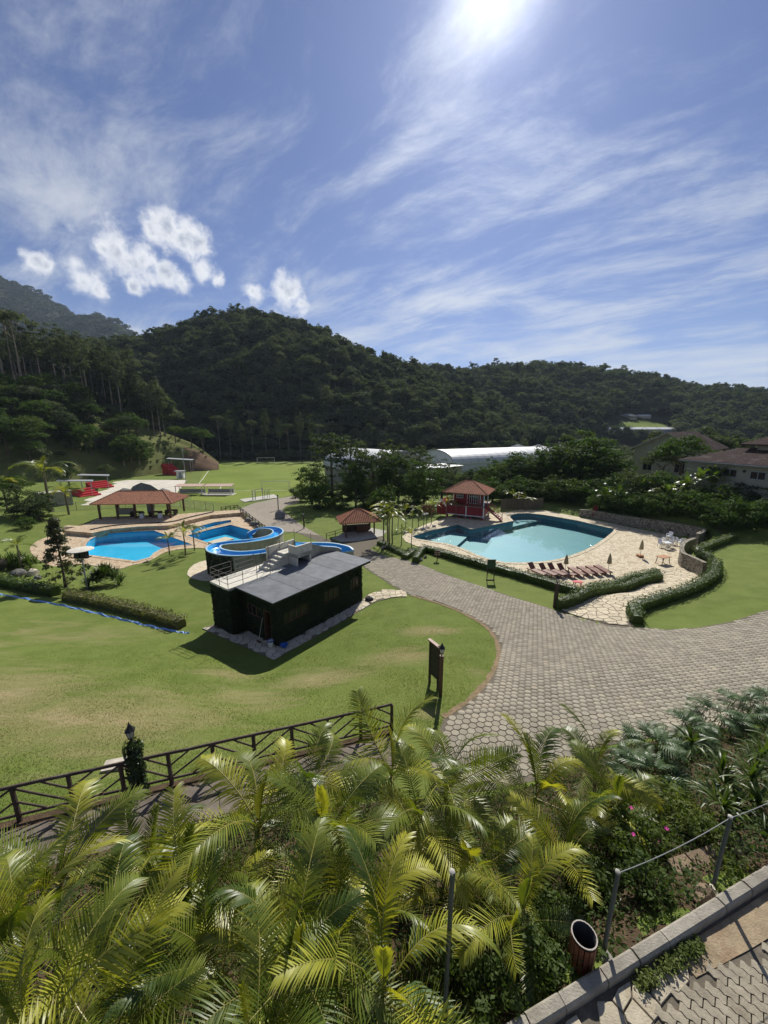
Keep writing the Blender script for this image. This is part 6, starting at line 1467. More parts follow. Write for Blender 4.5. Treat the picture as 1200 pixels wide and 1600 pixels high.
# speaker pole by the hedge
spb = G(137, 921); spk = thing('speaker_pole', 'pole with two black loudspeakers under a round pale disc', 'speaker pole', spb); hh = 2.95
m = MB(); m.tube([(0, 0, -.2), (0, 0, hh)], .06, 8); part('pole', m, M_STEELG, spk)
lbox(spk, 'bracket', M_BLACK, (0, 0, hh), (1.35, .5, .06))
for x in (-.27, .27): lbox(spk, 'loudspeaker', M_BLACKM, (x, 0, hh+.30), (.45, .4, .55), R(4 if x > 0 else -6)); 
m = MB(); m.lathe([(.95, hh+.66), (.93, hh+.70), (.5, hh+.76), (.02, hh+.79)], n=24); part('disc', m, M_CONCW, spk)
for x in (-.6, .6): bar(spk, 'disc_stay', M_BLACK, (x, 0, hh), (x*.9, 0, hh+.68), .04)
# small wooden fence along the road by the square pool, with stones
wf = thing('road_fence', 'low wooden fence along the road behind the square pool', 'fence', G(395, 812)); pts = [G(x, y) for x, y in ((346, 799), (360, 797), (372, 796), (380, 803), (390, 811), (400, 819), (410, 827), (418, 832))]
for a, b in zip(pts[:-1], pts[1:]):
    for q in (0, .5): p = a+(b-a)*q; m = MB(); m.tube([p-ZU*.2, p+ZU*.9], .07, 6); part('post', m, M_WOODD, wf, True)
    for z in (.8, .45): m = MB(); m.tube([a+ZU*z, b+ZU*z], .05, 5); part('rail', m, M_WOODD, wf, True)
    m = MB(); m.tube([a+ZU*.1, b+ZU*.8], .04, 5); part('brace', m, M_WOODD, wf, True)
for i, (x, y) in enumerate(((388, 813), (397, 820), (405, 826))): rock(x, y, (.7, .6, .5), ['grey boulder at the fence corner behind the square pool', 'grey boulder in the middle of the bed beside the square pool', 'grey boulder next to the end of the water slide'][i], M_ROCK, 'boulders along the pool edge')
BED = ccw(GL([(340, 800), (372, 798), (384, 806), (412, 829), (418, 836), (406, 836), (392, 822), (376, 808), (345, 805)]))
struct('planting_bed', drape(BED, lambda x, y: hgt(x, y)+.03, .8).mesh('planting_bed'), M_SOIL)
# concrete chute steps where the slide ladder ends
cs_ = thing('pool_bridge', 'small pale concrete ramp beside the square blue pool', 'ramp', PZ(346, 853, DECK1)); m = MB(); m.box((0, 0, .35), (1.6, 2.6, .7), R(-30)); part('slab', m, M_CONCW, cs_); m = MB(); m.box((0, 0, .74), (1.7, 2.7, .08), R(-30)); part('top', m, M_STONE2, cs_)

# ------------------------------------------------------------------ buildings behind
def vault(name, label, e1, e2, length, rise, wall_z0, mat, endmat, n=18, th=.25):
    """barrel-vaulted hall; e1->e2 is the foot line of the front arch"""
    d = (e2-e1); W = d.length; d.normalize(); ax = Vector((-d.y, d.x, 0)); T = thing(name, label, 'hall', (e1.x, e1.y, wall_z0))
    def arc(o, extra=0.0): return [o+d*(W/2-(W/2+extra)*math.cos(math.pi*k/n))+ZU*((rise+extra)*math.sin(math.pi*k/n)**.9) for k in range(n+1)]
    m = MB(); A = arc(e1-ax*.5, .25); B = arc(e1+ax*(length+.5), .25); m.add(A+B, [(k, k+1, n+2+k, n+1+k) for k in range(n)]); A2 = [p-ZU*th for p in A]; B2 = [p-ZU*th for p in B]; m.add(A2+B2, [(k+1, k, n+1+k, n+2+k) for k in range(n)]); m.add(A+A2, [(k+1, k, n+1+k, n+2+k) for k in range(n)])
    r = part('roof', m, mat, T, True, smooth=False)
    for j in range(1, int(length/3)):
        s = MB(); C = arc(e1+ax*(3*j), .29); C2 = arc(e1+ax*(3*j+.12), .29); s.add(C+C2, [(k, k+1, n+2+k, n+1+k) for k in range(n)]); part('roof_seam', s, M_STEELG, r, True)
    s = MB(); C = arc(e1-ax*.55, .32); C2 = arc(e1-ax*.55, -.15); s.add(C+C2, [(k+1, k, n+1+k, n+2+k) for k in range(n)]); part('arch_fascia', s, M_STEELG, r, True)
    for o, f in ((e1, 1), (e1+ax*length, 0)):
        w = MB(); C = arc(o); w.add([Vector((p.x, p.y, wall_z0)) for p in C]+C, [(k, k+1, n+2+k, n+1+k) for k in range(n)]); part('end_wall', w, endmat, T, True)
    for o in (e1, e2): w = MB(); q = o+ax*length; w.add([(o.x, o.y, wall_z0), (q.x, q.y, wall_z0), (q.x, q.y, o.z), (o.x, o.y, o.z)], [(0, 1, 2, 3)]); part('side_wall', w, endmat, T, True)
    return T
M_HALLW = simple('grey_hall_wall', (.26, .25, .22), .85, .12, .5, .2, .2, pos='geo')
def eqz(p, z): p = Vector(p); p.z = z; return p
vault('sports_hall', 'sports hall with white barrel roof behind the trees by the field', eqz(PD(588, 735, 98), 5.0), eqz(PD(661, 728, 112), 5.0), 21, 4.6, 0, M_SHEET, M_HALLW)
e1, e2 = eqz(PD(710, 726, 118), 5.0), eqz(PD(661, 716, 135), 5.0)
# axis must run away to the right: order the feet so the hall extends that way
vault('sports_hall', 'wide white barrel roofed hall with pale arched end wall', e2, e1, 46, 3.6, 0, M_SHEET, simple('pale_hall_wall', (.50, .53, .58), .7, .1, .5, .1, .2, pos='geo'))
def flat_block(name, label, p, l, w, h, rz, mw, mr, cat='building'):
    T = thing(name, label, cat, p, rz); lbox(T, 'wall', mw, (0, 0, h/2), (l, w, h)); lbox(T, 'roof', mr, (0, 0, h+.12), (l+.8, w+.8, .24)); lwindow(T, 0, h*.6, l*.6, h*.35, -w/2, 4, 1, M_STEELG, M_GLASS); return T
flat_block('low_building', 'low white flat roofed building between the two barrel roofs', eqz(PD(680, 728, 110), 0), 14, 8, 5.0, R(40), M_CREAM, M_SHEET)
flat_block('low_building', 'low white canopy building in front of the first barrel roof', eqz(PD(645, 742, 95), .5), 9, 5, 2.7, R(35), M_HALLW, M_SHEET)
def gable_house(name, label, p, rz, w, l, wh, rh, mw, mr, over=.6, windows=2, tile=.3, hip=False, cat='house'):
    """gable (width w) faces local -y, ridge along +y"""
    T = thing(name, label, cat, p, rz)
    if hip:
        lbox(T, 'wall', mw, (0, l/2, wh/2), (w, l, wh)); hip_roof(T, w, l, wh, rh, mr, None, over, tile, M_SHEET, R(90), 0, l/2)
    else:
        m = MB(); hw = w/2; m.add([(-hw, 0, 0), (hw, 0, 0), (hw, 0, wh), (0, 0, wh+rh), (-hw, 0, wh), (-hw, l, 0), (hw, l, 0), (hw, l, wh), (0, l, wh+rh), (-hw, l, wh)], [(0, 1, 2, 3, 4), (9, 8, 7, 6, 5), (0, 4, 9, 5), (1, 6, 7, 2)]); part('wall', m, mw, T)
        k = rh/hw; 
        for s in (-1, 1):
            m = MB(); ex = hw+over; ez = wh-k*over; A = [(s*ex, -over, ez+.1), (0, -over, wh+rh+.1), (0, l+over, wh+rh+.1), (s*ex, l+over, ez+.1)]; m.add(A+[(x, y, z-.14) for x, y, z in A], [(0, 1, 2, 3), (7, 6, 5, 4), (0, 4, 5, 1), (3, 2, 6, 7), (0, 3, 7, 4)]); ro = part('roof', m, mr, T)
            tb_ = MB(); (ribbed(tb_, A[0], A[3], A[2], A[1], tile, tile*.25)); to = part('tile_courses', tb_, mr, ro); to['kind'] = 'stuff'
            bar(T, 'bargeboard', M_CREAM, (s*ex, -over-.03, ez), (0, -over-.03, wh+rh), .06, .26)
    for k_ in range(windows): lwindow(T, -w/4+w/2*k_ if windows > 1 else 0, wh*.55, min(1.6, w*.2), wh*.3, 0, 2, 1, M_CREAM, M_GLASS)
    return T
ra = PD(1046, 690, 76); gable_house('house', 'gabled house with brown tiled roof behind the shrubs', (ra.x-.5, ra.y, 4.5), R(-52), 11.0, 17, 7.6, 3.0, M_CREAM, M_TILED, .8, 2, .34)
# big house at the right
EL, ER = PD(1073, 718, 56), PD(1200, 729, 47); EL.z = ER.z = 11.7; ed = (ER-EL); ed.z = 0; ed.normalize(); ex_ = Vector((-ed.y, ed.x, 0)); brz = math.atan2(ed.y, ed.x)
big = thing('big_house', 'large pale house with old brown tiled roofs above the banana plants', 'house', EL-Vector((0, 0, 6.7)), brz)
LW = 24.0
lbox(big, 'wall', M_CREAM, (LW/2, 6.3, 3.25), (LW, 12, 6.6)); lbox(big, 'upper_wall', M_CREAM, (LW/2+3.2, 11, 7.9), (LW-4, 11, 3.0))
m = MB(); o = .7
A = [Vector((-o, -.4, 6.65)), Vector((LW+o, -.4, 6.65)), Vector((LW+o, 6.0, 8.35)), Vector((2.8, 6.0, 8.35))]
B = [Vector((-o, -.4, 6.65)), Vector((2.8, 6.0, 8.35)), Vector((2.8, 16, 8.35)), Vector((-o, 16, 6.65))]
m.add(A+[p-ZU*.15 for p in A], [(0, 1, 2, 3), (7, 6, 5, 4), (0, 4, 5, 1)]); m.add(B+[p-ZU*.15 for p in B], [(0, 1, 2, 3), (7, 6, 5, 4), (3, 7, 4, 0)]); lr = part('lower_roof', m, M_TILED, big)
tb_ = MB(); ribbed(tb_, A[0], A[1], A[2], A[3], .3, .07); ribbed(tb_, B[3], B[0], B[1], B[2], .3, .07); to = part('tile_courses', tb_, M_TILED, lr); to['kind'] = 'stuff'
bar(big, 'gutter', M_STEELG, A[0]+Vector((0, -.08, -.08)), A[1]+Vector((0, -.08, -.08)), .14)
ur = MB(); E = [Vector((3.6, 4.7, 9.0)), Vector((LW+1, 4.7, 9.0)), Vector((LW+1, 11.5, 12.4)), Vector((10.5, 11.5, 12.4)), Vector((3.6, 18, 9.0))]
ur.add(E+[p-ZU*.16 for p in E], [(0, 1, 2, 3), (0, 3, 4), (6, 5, 8, 7), (0, 5, 6, 1), (4, 9, 5, 0)]); uo = part('upper_roof', ur, M_TILED, big)
tb_ = MB(); ribbed(tb_, E[0], E[1], E[2], E[3], .3, .07); ribbed(tb_, E[4], E[0], E[3], E[3], .3, .07); to = part('tile_courses', tb_, M_TILED, uo); to['kind'] = 'stuff'
for x in (9.0, 11.0):
    m = MB(); m.tube([(x, 7.0, 10.0), (x, 7.0, 10.5)], .16, 8); v_ = part('roof_vent', m, M_STEELG, big); m = MB(); m.lathe([(.14, 10.5), (.30, 10.62), (.30, 10.82), (.12, 11.0), (.02, 11.02)], (x, 7.0, 0), 12); part('vent_head', m, M_SHEET, v_)
for x in (2.6, 5.6, 8.7, 12.0, 15.5): lwindow(big, x, 5.35, 1.6, .95, .3, 2, 1, M_STEELG, M_GLASS)
for x in (4.2, 7.2, 10.4): m = MB(); m.lathe([(.2, 0), (.2, .03)], (0, 0, 0), 14); m.v = [(x+a, .27-c, 5.75+b) for a, b, c in m.v]; part('round_vent', m, M_BLACKM, big)
# white timber porch frame at the near left corner of the house
for y in (6.5, 9.5, 12.5): bar(big, 'porch_beam', M_WHITE, (-2.8, y, 6.2), (0, y, 7.0), .14)
for y in (6.3, 12.7): bar(big, 'porch_beam', M_WHITE, (-2.8, y, 6.2), (-2.8, y, 2), .14)
bar(big, 'porch_beam', M_WHITE, (-2.8, 6, 6.2), (-2.8, 13, 6.2), .14)
# grey roofed houses beyond the halls
for px, w, l, lab in ((800, 11, 15, 'grey roofed house beyond the barrel roofs, standing beside the trees'), (833, 12, 15, 'tallest grey roofed house beyond the barrel roofs'), (868, 11, 14, 'grey roofed house beyond the barrel roofs, at the end of their row')):
    p = PD(px, 705, 165); gable_house('grey_house', lab, (p.x, p.y, 0), R(-35), w, l, 5.6, 2.6, M_HALLW, M_GREYT, .8, 2, .5, True)
p = PD(772, 702, 150); flat_block('low_building', 'low pale building beside the grey roofed houses', (p.x, p.y, 0), 14, 9, 5.2, R(-30), M_HALLW, M_SHEET)
# clearing on the far slope
def on_hill(px, py, hill=hillB):
    U, W = np.meshgrid(np.linspace(0, 1, 240), np.linspace(0, 1, 160)); P = hill.pt(U.ravel(), W.ravel()); d = P[:, 1]*CP+(CZ-P[:, 2])*SP
    X = 600+F*P[:, 0]/d; Y = 800+F*(((CZ-P[:, 2])*CP-P[:, 1]*SP)/d); return Vector(P[int(np.argmin((X-px)**2+(Y-py)**2))])
fh = on_hill(992, 656); gable_house('far_house', 'small pale house in the clearing on the far wooded slope', fh, R(20), 8, 12, 3.2, 2.0, M_CREAM, M_GREYT, .5, 2, .6, True)
fh2 = on_hill(1012, 655); gable_house('far_house', 'long low shed with white roof next to the far house', fh2, R(80), 6, 10, 2.6, 1.2, M_CREAM, M_SHEET, .4, 1, .8)
gp = on_hill(1003, 676); gp2 = thing('greenhouse', 'long low white greenhouse roof below the far clearing', 'greenhouse', gp, R(3)); lbox(gp2, 'wall', M_STEELG, (0, 0, 1.2), (62, 10, 3.0)); m = MB(); m.add([(-31.5, -5.5, 2.8), (31.5, -5.5, 2.8), (31.5, 0, 4.4), (-31.5, 0, 4.4), (31.5, 5.5, 2.8), (-31.5, 5.5, 2.8)], [(0, 1, 2, 3), (3, 2, 4, 5)]); part('roof', m, M_SHEET, gp2)
for k in range(7): bar(gp2, 'gutter', M_STEELG, (-30+10*k, -5.6, 2.85), (-30+10*k, 0, 4.45), .2)
U_, W_ = np.meshgrid(np.linspace(.45, .8, 60), np.linspace(0, .9, 60)); Pm = hillB.pt(U_.ravel(), W_.ravel()); pj = np.array([proj(p) for p in Pm]); mk = inside([(962, 662), (1000, 656), (1042, 660), (1046, 671), (965, 674)], pj[:, 0], pj[:, 1])
I = np.arange(3600).reshape(60, 60); Q = np.stack([I[:-1, :-1], I[:-1, 1:], I[1:, 1:], I[1:, :-1]], -1).reshape(-1, 4); Q = Q[mk[Q].all(1)]
Pm[:, 2] += .5
if len(Q): struct('clearing_meadow', np_mesh('clearing_meadow', Pm, Q, True), M_PITCH)
# ------------------------------------------------------------------ hedges
M_HEDGE = foliage('clipped_hedge', [(.030, .052, .010), (.060, .095, .016), (.115, .150, .030)], .28, .5, .3, 2.5)
M_HEDGEB = foliage('brownish_hedge', [(.060, .066, .022), (.105, .110, .036), (.19, .18, .07)], .28, .6, .2, 1.5)
def hedge(pts, w, h, label, mat=None, dens=150, leaf=.055, seed=1, name='hedge'):
    r = np.random.default_rng(seed); P = [Vector(p) for p in catmull(pts, 5)]; n = len(P); T = thing(name, label, 'hedge', P[n//2]); core = MB(); vs = []; Ps, Ns = [], []
    sec = [(-.42, 0), (-.46, .5), (-.36, .92), (0, .97), (.36, .92), (.46, .5), (.42, 0)]
    for i, p in enumerate(P):
        t = P[min(i+1, n-1)]-P[max(i-1, 0)]; t.z = 0; t.normalize(); q = Vector((t.y, -t.x, 0)); g = hz(p.x, p.y); b = 1+.07*math.sin(i*1.7+seed)
        vs += [(p.x+q.x*x*w*.9*b, p.y+q.y*x*w*.9*b, g-.05+z*h*.93*b) for x, z in sec]
        if i < n-1:
            L = (P[i+1]-p).length; k = int(L*(2*h+w)*dens); u = r.random(k); s = r.random(k)*(2*h+w)
            x = np.where(s < h, -.5*w, np.where(s < h+w, s-h-w/2, .5*w)); z = np.where(s < h, s, np.where(s < h+w, h, 2*h+w-s))
            nx_ = np.where(s < h, -1., np.where(s < h+w, 0., 1.)); nz = np.where((s >= h) & (s < h+w), 1., .25); lump = 1+.10*np.sin((p.x+u*L)*6)*np.cos((p.y+z)*5)
            x = x*lump+r.normal(0, .025, k); z = z*lump+r.normal(0, .025, k); c = np.array(p)[None]+np.array(P[i+1]-p)[None]*u[:, None]
            Ps.append(np.c_[c[:, 0]+q.x*x, c[:, 1]+q.y*x, g+z*(c[:, 2]*0+1)]); Ns.append(np.c_[q.x*nx_, q.y*nx_, nz]+r.normal(size=(k, 3))*.5)
    m = len(sec); core.add(vs, [(i*m+k, i*m+k+1, (i+1)*m+k+1, (i+1)*m+k) for i in range(n-1) for k in range(m-1)]+[tuple(range(m)), tuple((n-1)*m+k for k in range(m-1, -1, -1))])
    part('core', core, mat or M_HEDGE, T, True)
    Pn = np.concatenate(Ps); V, Q = leaf_cards(Pn, np.concatenate(Ns), leaf*r.uniform(.6, 1.3, len(Pn)), .6, r); link('leaves', np_mesh('leaves', V-np.array(T.location), Q), mat or M_HEDGE, T); return T
hedge([G(x, y) for x, y in ((649, 880), (655, 869), (664, 862), (680, 866), (720, 878), (766, 891), (820, 906), (870, 921), (906, 931))], .75, .75, 'long clipped hedge between the teal pool deck and the lawn strip', seed=1)
hedge([PZ(x, y, 3.0) for x, y in ((920, 926), (950, 919), (990, 907), (1026, 896))], .6, .8, 'clipped hedge along the deck side of the pool entrance', seed=2)
hedge([G(x, y) for x, y in ((870, 951), (905, 940), (950, 929), (995, 917), (1030, 907))], .7, .85, 'clipped hedge running from the log lamp post along the entrance path', seed=3)
hedge([G(x, y) for x, y in ((996, 976), (990, 966), (992, 957), (1012, 949), (1045, 938), (1080, 926), (1108, 910), (1117, 897), (1110, 884), (1092, 871))], .8, .75, 'curving clipped hedge around the lawn beside the entrance path', seed=4)
hedge([G(x, y) for x, y in ((1089, 867), (1105, 859), (1125, 851), (1148, 843))], .75, .75, 'short clipped hedge on top of the rubble wall', seed=5)
hedge([G(x, y) for x, y in ((592, 850), (606, 856), (622, 864), (634, 869))], .7, .5, 'low clipped hedge block below the tall palm clump', seed=6); hedge([G(x, y) for x, y in ((632, 874), (640, 868), (646, 863))], .9, .6, 'short clipped hedge block beside the pool steps', seed=9)
hedge([G(x, y) for x, y in ((-30, 909), (20, 918), (60, 926), (88, 931))], .9, .85, 'dense green hedge behind the blue edging at the rocks', M_HEDGE, 120, .07, 7); hedge([G(x, y) for x, y in ((106, 936), (150, 945), (200, 956), (250, 970), (284, 981))], .9, .72, 'thin brownish hedge behind the blue plastic edging', M_HEDGEB, 110, .07, 8)
ep = [G(x, y) for x, y in ((-40, 922), (0, 929), (40, 936), (90, 945), (140, 956), (190, 968), (240, 980), (285, 989), (296, 989))]
EP = catmull(ep, 6); m = MB(); vs = []
for i, p in enumerate(EP):
    t = EP[min(i+1, len(EP)-1)]-EP[max(i-1, 0)]; t.z = 0; t.normalize(); q = Vector((t.y, -t.x, 0)); k = .06*math.sin(i*1.9)
    vs += [p+q*(-.10+k)+ZU*(.0), p+q*(-.04+k)+ZU*(.07+.06*math.sin(i*2.7)), p+q*(.05+k)+ZU*(.04+.06*math.cos(i*2.1)), p+q*(.12+k)-ZU*.02]
m.add(vs, [(i*4+k, i*4+k+1, (i+1)*4+k+1, (i+1)*4+k) for i in range(len(EP)-1) for k in range(3)])
single('plastic_edging', m, simple('blue_tarpaulin', (.16, .30, .62), .45, .25, 5, .5, .4, pos='geo', bdist=.03), 'crumpled blue plastic edging at the foot of the brownish hedge', 'edging')

# ------------------------------------------------------------------ trees of the middle distance
tr_ = np.random.default_rng(31)
def tree_proto(kind):
    r = tr_
    if kind == 'round': return np_mesh('crown', *crown_arrays(r, 3.0, 2.6, 5.2, 60, 46, .17, (.24, .42))), trunk_mb(r, 4.6, .20, .10, .04, 6, .4, 2.0).mesh('trunk'), 7.6
    if kind == 'airy': return np_mesh('crown', *crown_arrays(r, 2.6, 3.6, 7.0, 46, 34, .17, (.18, .34), 'ball', .35)), trunk_mb(r, 9.4, .18, .05, .03, 9, .35, 1.9).mesh('trunk'), 10.6
    if kind == 'bush': return np_mesh('crown', *crown_arrays(r, 2.2, 2.0, 1.9, 56, 44, .15, (.26, .44), 'ball', .5)), trunk_mb(r, 1.6, .12, .06, .05, 5, .2, 1.1).mesh('trunk'), 3.9
    if kind == 'dense': return np_mesh('crown', *crown_arrays(r, 3.1, 4.0, 4.5, 95, 48, .19, (.22, .38), 'ball', .5)), trunk_mb(r, 5, .2, .1, .04, 6, .3, 2.0).mesh('trunk'), 8.7
    if kind == 'pine': return np_mesh('crown', *crown_arrays(r, 2.9, 6.4, 17.5, 46, 36, .30, (.28, .44), 'ball', .45)), trunk_mb(r, 22, .24, .07, .012, 10, .5, 2.2).mesh('trunk'), 24
    if kind == 'umbrella': return np_mesh('crown', *crown_arrays(r, 4.2, 1.5, 19.5, 34, 36, .30, (.26, .38))), trunk_mb(r, 19, .26, .12, .02, 10, .72, 3.4).mesh('trunk'), 21
    if kind == 'cone': return np_mesh('crown', *crown_arrays(r, 2.3, 3.0, 3.5, 120, 44, .12, (.16, .30), 'cone', .2)), trunk_mb(r, 6.0, .14, .03, .02, 10, .2, 1.2).mesh('trunk'), 6.6
KINDS = {k: [tree_proto(k) for _ in range(n)] for k, n in (('round', 4), ('dense', 4), ('airy', 3), ('bush', 4), ('pine', 4), ('umbrella', 2), ('cone', 1))}
LEAFM = {}
def leaf_variant(me, mat):
    key = (me.name, mat.name)
    if key not in LEAFM: c = me.copy(); c.materials.clear(); c.materials.append(mat); LEAFM[key] = c
    return LEAFM[key]
def tree(kind, base, h, wid, label, group=None, mat=None, bark=None, name='tree', cat='tree'):
    cm, tm, h0 = KINDS[kind][int(tr_.integers(0, len(KINDS[kind])))]; s = h/h0
    T = thing(name, label, cat, base, tr_.random()*6.28, group)
    link('trunk', leaf_variant(tm, bark or M_BARK), None, T, scale=(s*wid, s*wid, s)); link('crown', leaf_variant(cm, mat or M_TREE), None, T, scale=(s*wid, s*wid, s)); return T
# cluster in the middle
for px, py, k, h, w, lab in ((488, 788, 'dense', 7.0, 1.1, 'dense dark tree at the field end of the middle tree group'), (520, 787, 'airy', 14.2, .95, 'tallest airy tree of the middle group beside the field'), (546, 783, 'airy', 13.0, 1.0, 'tall airy tree with bare trunk in the middle group'), (556, 793, 'dense', 6.5, 1.0, 'low dense tree right behind the kiosk roof'),
                             (585, 788, 'dense', 8.8, 1.2, 'broad grey green tree behind the kiosk'), (622, 790, 'dense', 8.0, 1.1, 'dark round tree between the kiosk and the low white building'), (612, 775, 'airy', 12.0, .8, 'slim tree standing before the first barrel roof'), (655, 776, 'airy', 11.0, .9, 'slim tree rising beside the end of the first barrel roof'),
                             (662, 795, 'dense', 7.0, 1.1, 'round tree left of the playhouse porch'), (690, 782, 'airy', 8.0, 1.2, 'spreading tree behind the playhouse porch'), (500, 796, 'bush', 4.0, 1.0, 'dark shrub under the tall airy trees by the road'), (600, 802, 'bush', 3.6, 1.1, 'leafy shrub behind the tall palm clump')):
    tree(k, G(px, py), h*(1.12 if k == 'airy' else 1.28), w*(1.3 if k == 'airy' else 1.0), lab, None, M_TREE2 if k == 'airy' or px in (585, 690) else M_TREE, M_BARK)
# trees behind the teal pool
BT = [(758, 783, 9.0, 1.0, 'dense'), (786, 780, 10, 1.0, 'dense'), (812, 782, 9.6, 1.1, 'dense'), (838, 784, 8.8, 1.1, 'dense'), (862, 783, 10.5, 1.1, 'dense'), (893, 785, 12.0, 1.1, 'dense'), (925, 790, 10.2, 1.1, 'dense'), (770, 768, 11, .9, 'airy'), (850, 772, 12, .9, 'airy'), (905, 770, 13.5, 1.0, 'dense'), (948, 780, 8.5, 1.1, 'dense'), (735, 775, 7.5, 1.0, 'dense')]
BL = ['dark tree right behind the playhouse roof', 'dark tree above the plank fence', 'round tree behind the far end of the plank fence', 'round tree behind the curved end of the teal pool', 'broad tree in the dark row behind the teal pool', 'tallest round tree in the dark row behind the teal pool', 'dark tree beside the lifeguard chair', 'thin tree between the playhouse and the white barrel roof', 'thin tree rising out of the dark row behind the pool', 'big tree behind the dark row, before the grey roofs', 'low tree where the dark row meets the banana plants', 'dark tree left of the playhouse roof']
for (x, y, h, w, k), lab in zip(BT, BL):
    g = G(x, y); f = (g.y+8.5)/g.y; tree(k, on(g.x*f, g.y+8.5), h*(.70 if x < 800 else .90), w*1.25, lab)
for i, x in enumerate(range(752, 965, 17)):
    g = G(x, 792+(x-752)*.06); f = (g.y+5.5)/g.y; tree('bush', on(g.x*f, g.y+5.5), 3.6+.8*math.sin(i*2.1), 1.35, 'dark shrub under the tree row behind the teal pool', 'shrubs under the tree row behind the pool', M_TREE, name='shrub', cat='shrub')
for i, (x, y, h) in enumerate(((470, 783, 3.2), (515, 792, 3.0), (535, 779, 4.0), (565, 776, 4.5), (592, 772, 4.5), (620, 770, 4.5), (646, 768, 4.5), (672, 768, 4.5), (696, 768, 4.2), (720, 767, 4.0), (745, 766, 4.5), (640, 800, 2.6), (575, 797, 3.2), (530, 797, 2.6))):
    tree('bush', G(x, y), h, 1.3, 'leafy shrub filling the ground under the middle trees', 'shrubs under the middle trees', M_TREE if i % 2 else M_TREE2, name='shrub', cat='shrub')
# tall clipped-looking shrubs behind the rubble wall
for i, (x, y) in enumerate(((938, 806), (960, 811), (982, 815), (1004, 819), (1026, 823), (1050, 827), (1074, 831), (1098, 835), (1122, 836), (1148, 834), (1174, 832), (1200, 830), (1230, 830))):
    g = G(x, y); f = (g.y+1.2)/g.y
    tree('bush', on(g.x*f, g.y+1.2, -.2), 3.4+.4*math.sin(i*2.2), 1.15, 'tall dark shrub in the row behind the rubble wall', 'tall shrubs behind the rubble wall', M_TREE, name='shrub', cat='shrub')
for i, (x, y, h) in enumerate(((955, 796, 4.5), (990, 803, 4.8), (1030, 806, 4.6), (1070, 812, 4.8), (1112, 815, 4.6), (1160, 812, 5.0), (1205, 812, 5.0))):
    g = G(x, y); f = (g.y+4.0)/g.y
    tree('bush', on(g.x*f, g.y+4.0), h*(.95 if x < 1040 else .62), 1.25, 'leafy shrub among the banana plants', 'shrubs among the banana plants', M_TREE2 if i % 2 else M_TREE, name='shrub', cat='shrub')
p = PD(1060, 760, 62); tree('round', Vector((p.x, p.y, hz(p.x, p.y))), 8.6, 1.15, 'dark tree in front of the gabled house'); p = PD(1030, 765, 66); tree('round', Vector((p.x, p.y, hz(p.x, p.y))), 6.5, 1.2, 'spreading tree below the gabled house', None, M_TREE2)
# valley wood between the halls and the far ridge
vr = np.random.default_rng(77); pts = []
while len(pts) < 300:
    d = vr.uniform(72, 280); px = vr.uniform(690, 1500); P = PD(px, 700, d); x, y = P.x, P.y
    q = proj((x, y, 0))
    if 655 < q[0] < 905 and 95 < y < 175: continue            # halls and grey houses stand here
    if y < 100 and q[0] < 930: continue
    if 925 < q[0] < 1068 and d > 95: continue                  # open view to the far clearing
    if x > 36 and y < 92: continue                             # the houses at the right
    pts.append((x, y, hz(x, y)-.3))
lowp = []
while len(lowp) < 420:
    d = vr.uniform(70, 285); px = vr.uniform(690, 1400); P = PD(px, 700, d)
    if (655 < proj((P.x, P.y, 0))[0] < 905 and 100 < P.y < 175) or (P.x > 36 and P.y < 92): continue
    lowp.append((P.x, P.y, hz(P.x, P.y)-.2))
scatter_stuff('valley_scrub', 'low green scrub on the valley floor behind the dark tree row', 'undergrowth', np.array(lowp), vr.uniform(.8, 1.6, len(lowp)), UNDER, 49)
pts = np.array(pts); scatter_stuff('valley_wood', 'mixed green wood filling the valley between the halls and the ridge', 'forest', pts, vr.uniform(.6, 1.1, len(pts)), FOREST, 9)
pts = []
for k in range(260):
    px = vr.uniform(330, 760); d = vr.uniform(186, 199) if px < 640 else vr.uniform(190, 215); P = PD(px, 716, d); pts.append((P.x, P.y+2, 0))
scatter_stuff('forest_edge', 'dark undergrowth along the foot of the wooded hill', 'undergrowth', np.array(pts), vr.uniform(.9, 1.7, len(pts)), UNDER, 19)
# forest-edge trees whose pale trunks can be told apart
for i, px in enumerate((345, 362, 380, 396, 417, 438, 452, 470, 487, 500)):
    d = 188+3*math.sin(i*3.1); P = PD(px, 718, d); tree('umbrella' if i % 3 == 0 else 'pine', Vector((P.x, P.y, 0)), 21+4*math.sin(i*1.9), .75, 'tall tree with a bare pale trunk at the forest edge', 'tall bare trunked trees at the forest edge', M_FOREST, M_BARKP)
# the wooded knoll
KL = 'tall pine with bare trunk on the grassy knoll'
def kn_(u_px, v, h, kind, w=1.0, mat=None, lab=KL, grp='tall pines on the grassy knoll'):
    a = np.interp(u_px, hillC.px, np.linspace(0, 1, len(hillC.px))); P = Vector(hillC.pt(np.array([a]), np.array([v]))[0]); return tree(kind, P-ZU*.3, h, w, lab, grp, mat or M_PINE, M_BARKP if kind != 'round' else M_BARK)
kr = np.random.default_rng(41)
for px in np.linspace(-40, 262, 34): kn_(px+kr.normal(0, 4), kr.uniform(.62, 1.0), kr.uniform(20, 27)*(1 if px < 190 else .88), 'pine', 1.0)
for px in np.linspace(-60, 210, 18): kn_(px+kr.normal(0, 6), kr.uniform(1.02, 1.25), kr.uniform(24, 30), 'pine', 1.15)
for px, v in ((6, .50), (20, .56), (34, .60), (48, .55)): kn_(px, v, 27, 'umbrella', .9, None, 'flat topped araucaria with a long bare trunk on the knoll', 'araucarias on the knoll')
